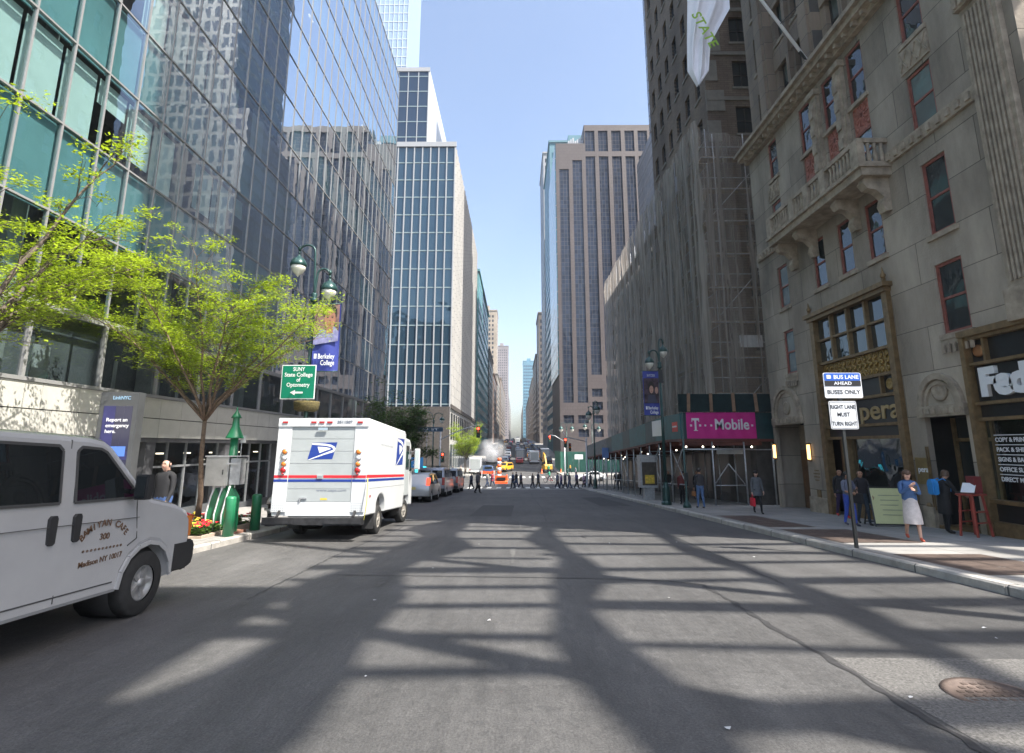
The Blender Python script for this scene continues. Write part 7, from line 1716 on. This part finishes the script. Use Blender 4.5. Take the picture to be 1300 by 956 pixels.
    for f in m2.polygons:
        c = f.center; best = None
        for a, b_, gname, ra, rb, ga in segs:
            d = b_ - a; t = max(0, min(1, (c - a).dot(d) / max(1e-9, d.length_squared))); q = a + d * t; dist = (c - q).length - (ra + (rb - ra) * t)
            if best is None or dist < best[0]: best = (dist, gname if t > .25 else ga)
        gname = best[1]
        if gname in ('head', 'skin') and c.z > hc.z - .11 * k and gname == 'head' or (gname == 'skin' and c.z > hc.z - .06 * k and abs(c.x) < .1 * k):
            front = c.y - hc.y; gname = 'head' if (c.z > hc.z + .055 * k or front < .02 * k) and not (front > .045 * k and c.z < hc.z + .07 * k) else 'skin'
        f.material_index = order.index(gname)
    b0 = link('body', m2, r)
    hz = hc
    if near:
        m = MB()
        for s in (-1, 1): m.ball((hz.x + s * .031 * k, hz.y + .083 * k + tilt * .0, hz.z - .005 * k), .011 * k, 6)
        m.build('eyes', BLACKM, r)
        m = MB(); m.box(hz.x - .022 * k, hz.x + .022 * k, hz.y + .070 * k, hz.y + .082 * k, hz.z - .078 * k, hz.z - .068 * k); m.build('mouth', M('lips', (.3, .09, .08), .5, var=0), r)
        m = MB()
        for s in (-1, 1): m.ball((hz.x + s * .088 * k, hz.y - .0 * k, hz.z - .02 * k), .022 * k, 6, (.4, .8, 1.3))
        m.build('ears', SKIN[skin], r)
    if hairlen:
        m = MB(); m.smooth = True; n = 12; vs = []
        for j in range(7):
            t = j / 6; rr = (.10 + .018 * t) * k
            for i in range(n + 1):
                a = math.pi * (1.0 + 1.0 * i / n) if j > 1 else math.pi * 2 * i / n
                a0 = R(-25) + (math.pi + R(50)) * i / n + math.pi; 
                vs.append((hz.x + rr * math.cos(a0), hz.y - .01 + rr * math.sin(a0) * .95, hz.z + (.06 - (hairlen + .06) * t) * k))
        m.add(vs, [(j * (n + 1) + i, j * (n + 1) + i + 1, (j + 1) * (n + 1) + i + 1, (j + 1) * (n + 1) + i) for j in range(6) for i in range(n)])
        m.ball((hz.x, hz.y - .012 * k, hz.z + .03 * k), .1 * k, 8, (1, 1, .85)); m.build('hair', HAIR[hair], r, fix=False)
    if coat:   # hem of a coat, or an open jacket
        c, zlen = coat; m = MB(); m.smooth = True; prof_ = [(.15, 1.12), (.165, .98), (.18, .86), (.19, .95 - zlen)]
        n = 18; vs = []
        for rr, z in prof_:
            for i in range(n): a = 2 * math.pi * i / n; vs.append((rr * k * 1.08 * math.cos(a) * (1 + .05 * math.sin(5 * a)), rr * k * .82 * math.sin(a), z * k - zmin * k))
        m.add(vs, [(j * n + i, j * n + (i + 1) % n, (j + 1) * n + (i + 1) % n, (j + 1) * n + i) for j in range(len(prof_) - 1) for i in range(n)]); m.build('coat_skirt', cloth(c), r)
    if skirt:
        c, zl = skirt; m = MB(); m.smooth = True; n = 24; vs = []; prof_ = [(.125, 1.08), (.155, .98), (.18, .85), (.20, .7), (.215, zl)]
        for jj, (rr, z) in enumerate(prof_):
            for i in range(n): a = 2 * math.pi * i / n; vs.append((rr * k * math.cos(a) * (1 + .06 * jj / 4 * math.sin(6 * a)), rr * k * .85 * math.sin(a) + (.02 * jj if stride else 0), (z - zmin) * k))
        m.add(vs, [(j * n + i, j * n + (i + 1) % n, (j + 1) * n + (i + 1) % n, (j + 1) * n + i) for j in range(len(prof_) - 1) for i in range(n)]); m.build('skirt', cloth(c), r)
    if hat: m = MB(); m.lathe((hz.x, hz.y, hz.z), [(.11 * k, .02), (.105 * k, .06), (.08 * k, .12), (.01, .14)], 12); m.build('hat', cloth(hat), r)
    if bag or phone or backpack:
        rot = Matrix.Rotation(rz, 4, 'Z')
        if bag:
            c, side, big, nm, lb = bag; hp = joints[side] * k; hp.z -= zmin * k; B = empty(nm, (x, y, g(y) + on), rz, lb, 'bag')
            m = MB(); w = .17 * big; m.prism([(-w, 0), (-w * .9, .27 * big), (w * .9, .27 * big), (w, 0)], hp.x - .05, hp.x + .05, 'x'); m.v = [(a, b_ + hp.y, c_ + hp.z - .34 * big - .07) for a, b_, c_ in m.v]; m.build('pouch', cloth(c), B, bevel=.012)
            m = MB(); m.tube([(hp.x, hp.y - .08, hp.z - .07 * big - .07), (hp.x, hp.y - .03, hp.z - .01), (hp.x, hp.y + .03, hp.z - .01), (hp.x, hp.y + .08, hp.z - .07 * big - .07)], .01, 5); m.build('handle', cloth(c), B)
        if backpack:
            c, nm, lb = backpack; B = empty(nm, (x, y, g(y) + on), rz, lb, 'backpack'); z0_ = (1.05 - zmin) * k
            m = MB(); m.prism([(-.14, 0), (-.15, .3), (-.1, .42), (.1, .42), (.15, .3), (.14, 0)], -.31, -.15, 'y'); m.v = [(a, b_, c_ + z0_) for a, b_, c_ in m.v]; m.build('pack', cloth(c), B, bevel=.03)
            for s in (-1, 1): m = MB(); m.tube([(s * .1, -.15, z0_ + .38), (s * .11, -.02, z0_ + .44), (s * .12, .13, z0_ + .32), (s * .12, .14, z0_ + .1)], .016, 5); m.build('strap', cloth(c), B)
    return r
NV = (.03, .05, .12); JN = (.05, .10, .24)
person('man in a black sweater and blue jeans walking behind the white van', -7.7, 12.25, R(172), 1.92, (.012, .012, .014), JN, skin='l', hair='k', stride=.3, armL=.15, armR=-.1, elL=.35, elR=.5, near=True)
person('man seen from behind in a dark hooded jacket and blue jeans near the shed', 8.5, 26.0, R(8), 1.77, (.045, .042, .045), (.08, .14, .27), skin='m', hair='k', stride=.12, armL=.1, armR=.1, elL=.5, elR=.2, near=True, hat=(.05, .045, .045), bag=((.3, .13, .05), -1, .8, 'shoulder_bag', 'tan bag in the hand of the man in the dark hooded jacket'))
person('woman in a grey tweed coat and black trousers walking towards the camera', 9.65, 22.6, R(175), 1.66, (.10, .105, .115), (.012, .012, .014), skin='l', hair='k', stride=.2, armL=.15, armR=-.1, elL=.3, elR=.3, near=True, hairlen=.16, coat=((.10, .105, .115), .22), bag=((.6, .02, .04), 1, 1.15, 'carrier_bag', 'bright red carrier bag held by the woman in the grey coat'))
person('man in a black leather jacket, leftmost of the three people walking together', 11.85, 20.6, R(170), 1.74, (.018, .017, .018), (.05, .03, .09), (.45, .03, .03), 'm', 'k', .25, .1, -.1, .4, .3, near=True, coat=((.018, .017, .018), .06))
person('woman in a grey top and bright blue jeans looking at her phone, middle of three', 10.35, 17.6, R(188), 1.62, (.13, .14, .19), (.04, .08, .38), (.05, .05, .08), 'm', 'k', .15, .35, .15, 1.5, 1.2, near=True, short=True, hairlen=.2, bag=((.02, .02, .022), -1, 1.1, 'handbag', 'large black handbag of the woman in bright blue jeans'))
person('man in a black t-shirt and dark jeans, rightmost of the three people', 10.95, 17.9, R(170), 1.68, (.02, .018, .02), (.03, .045, .06), (.03, .03, .03), 'm', 'k', .2, .35, .3, .25, .4, near=True, short=True)
person('woman in a denim jacket and white lace skirt looking down at her phone', 9.62, 13.85, R(160), 1.66, (.05, .11, .25), (.45, .42, .39), (.45, .09, .05), 'l', 'b', .22, .4, .5, 1.6, 1.9, near=True, skirt=((.52, .47, .45), .42), hairlen=.14, tilt=.03)
m = MB(); m.box(9.52, 9.6, 13.50, 13.53, g(13.85) + 1.16 + .15, g(13.85) + 1.30 + .15); tag(m.build('phone', BLACKM), 'dark phone held up by the woman in the white skirt', 'phone')
person('person in a black leather coat and boots bending over papers by the print shop', 11.7, 15.5, R(-95), 1.66, (.015, .015, .016), (.012, .012, .012), (.01, .01, .01), 'l', 'b', .05, .5, .5, .7, .7, near=True, coat=((.015, .015, .016), .42), lean=.09, tilt=.05, hairlen=.07, backpack=((.02, .22, .55), 'backpack', 'bright blue backpack on the person in the black leather coat'))
person('person in a dark red jacket standing in the shadow at the corner of the shed', 8.55, 29.0, R(150), 1.68, (.12, .02, .02), (.012, .012, .014), skin='m', stride=.1)
for i, (x, y, rz, c) in enumerate(((9.4, 31.5, 10, (.02, .02, .025)), (10.2, 37.5, 170, (.03, .03, .03)), (9.2, 41, 5, (.05, .04, .04)), (10.3, 46, 175, (.02, .03, .05)), (9.4, 51, 0, (.04, .04, .04)), (10.8, 33.5, 190, (.015, .015, .015)), (10.0, 56, 20, (.03, .02, .02)))):
    person(['dark clad person walking away just inside the near end of the shed', 'dark clad person walking towards the camera under the shed behind the phone booth', 'dark clad person halfway along under the shed', 'person in navy under the shed walking towards the camera', 'dark clad person near the far end of the shed', 'person in black standing deep under the near end of the shed', 'last person under the shed close to the junction'][i],
           x, y, R(rz), 1.72, c, (.02, .02, .03), skin='m', stride=.25, group='people under the pavement shed')
# ---- people on the crossing
CR = [(651.3, 62.5, 88, (.02, .03, .05), (.015, .015, .02), 1.78, 'person in navy at the left end of the dark group at the crossing centre'), (655.4, 63.2, 85, (.012, .012, .014), (.015, .015, .018), 1.84, 'person in black in the middle of the dark group at the crossing centre'), (661, 63, -85, (.03, .03, .035), (.02, .02, .025), 1.75, 'person in dark grey at the right of the dark group at the crossing centre'),
      (675, 63.6, -80, (.03, .028, .03), (.02, .02, .03), 1.66, 'shorter person of the pair walking on the crossing'), (681.8, 63.2, -85, (.02, .02, .024), (.02, .02, .025), 1.84, 'taller person with a raised bag of the pair walking on the crossing'), (705, 62.2, -90, (.10, .10, .13), (.03, .03, .05), 1.76, 'person in a grey coat leading the large group on the crossing'),
      (709.5, 63.0, 95, (.12, .07, .14), (.04, .03, .05), 1.6, 'child sized person in violet beside the grey coat on the crossing'), (714.3, 62.8, -88, (.02, .02, .022), (.02, .02, .02), 1.72, 'person in black third in the large crossing group'), (719.5, 62.4, 92, (.015, .015, .018), (.02, .02, .022), 1.7, 'person in black fourth in the large crossing group'),
      (728.3, 61.8, -85, (.04, .03, .08), (.05, .05, .05), 1.82, 'person in a dark violet jacket striding in the large crossing group'), (737, 61.5, 90, (.22, .14, .2), (.02, .02, .02), 1.66, 'person in a pale pink top within the large crossing group'), (740.5, 62.0, -90, (.02, .02, .025), (.015, .015, .015), 1.74, 'person in black beside the pale pink top on the crossing'), (745, 62.6, 88, (.05, .045, .06), (.06, .06, .07), 1.72, 'last person at the right end of the crossing group'),
      (609, 47.5, -70, (.02, .018, .02), (.015, .015, .02), 1.84, 'large man in black with a shoulder bag crossing beside the parked vans'), (601, 58.5, 90, (.03, .03, .035), (.02, .02, .03), 1.72, 'person in dark clothes at the left end of the crossing'), (620.5, 66.0, -60, (.18, .17, .16), (.03, .03, .04), 1.7, 'person in a pale top standing near the orange barrier'), (626.5, 69.0, 60, (.35, .03, .03), (.02, .02, .03), 1.66, 'person in red behind the pale top near the orange barrier')]
for u, y, rz, c, l, h, lb in CR:
    c = tuple(min(.5, v * 1.8 + d_) for v, d_ in zip(c, [(.0, .0, .0), (.02, .025, .05), (.05, .045, .035), (.0, .0, .01), (.07, .07, .08)][int(u) % 5])); l = [l, (.05, .08, .16), (.09, .08, .065)][int(u * 3) % 3]
    x = (u - 655) / 690 * y * 1.02
    bg_ = ((.02, .02, .02), 1, 1.0, 'shoulder_bag', 'dark bag of the large man crossing beside the vans') if u == 609 else None
    person(lb, x, y, R(rz), h, c, l, skin='m', stride=.26, armL=.15, armR=-.15, on=.0, bulk=1.55, coat=(c, .12 + .1 * (int(u * 7) % 3)), group='people on the crossing', bag=bg_)
for i, (x, y, c, lb) in enumerate(((5.9, 101, (.05, .3, .15), 'worker in a green vest near the excavator'), (10.3, 106, (.5, .3, .05), 'worker in a yellow vest standing by the green hoarding'), (9.6, 90, (.2, .2, .22), 'person in grey beyond the junction in front of the hoarding'), (13.3, 95, (.05, .05, .06), 'dark clad person beyond the junction behind the white car'), (-9.6, 97, (.3, .28, .25), 'person in beige beyond the junction under the bright tree'), (-10.8, 95, (.05, .05, .06), 'person in black beyond the junction under the bright tree'))):
    person(lb, x, y, R(60 * i), 1.74, c, (.03, .03, .05), skin='m', stride=.2)
# bicycle rider beyond the crossing
bk = empty('bicycle', (4.7, 79, g(79)), rz=R(70), label='bicycle ridden across the junction by a person in green', cat='bicycle')
for y_ in (-.5, .5):
    m = MB(); pts = [(0, y_ + .33 * math.cos(t * math.pi / 8), .34 + .33 * math.sin(t * math.pi / 8)) for t in range(17)]; m.tube(pts, .025, 6); m.build('wheel', RUBBER, bk)
m = MB(); m.bar((0, -.5, .34), (0, -.1, .75), .04); m.bar((0, -.1, .75), (0, .4, .8), .04); m.bar((0, .4, .8), (0, .5, .34), .04); m.bar((0, -.5, .34), (0, 0, .34), .04); m.bar((0, 0, .34), (0, .4, .75), .04); m.bar((-.25, .38, 1.0), (.25, .38, 1.0), .03); m.bar((0, .4, .8), (0, .38, 1.0), .03); m.build('frame', REDP, bk)
m = MB(); m.box(-.06, .06, -.25, .02, .88, .93); m.build('saddle', BLACKM, bk)
person('person in a green top riding the bicycle through the junction', 4.72, 78.95, R(70), 1.72, (.05, .32, .2), (.03, .03, .05), skin='m', stride=.45, armL=.8, armR=.8, elL=.3, elR=.3, on=.12)
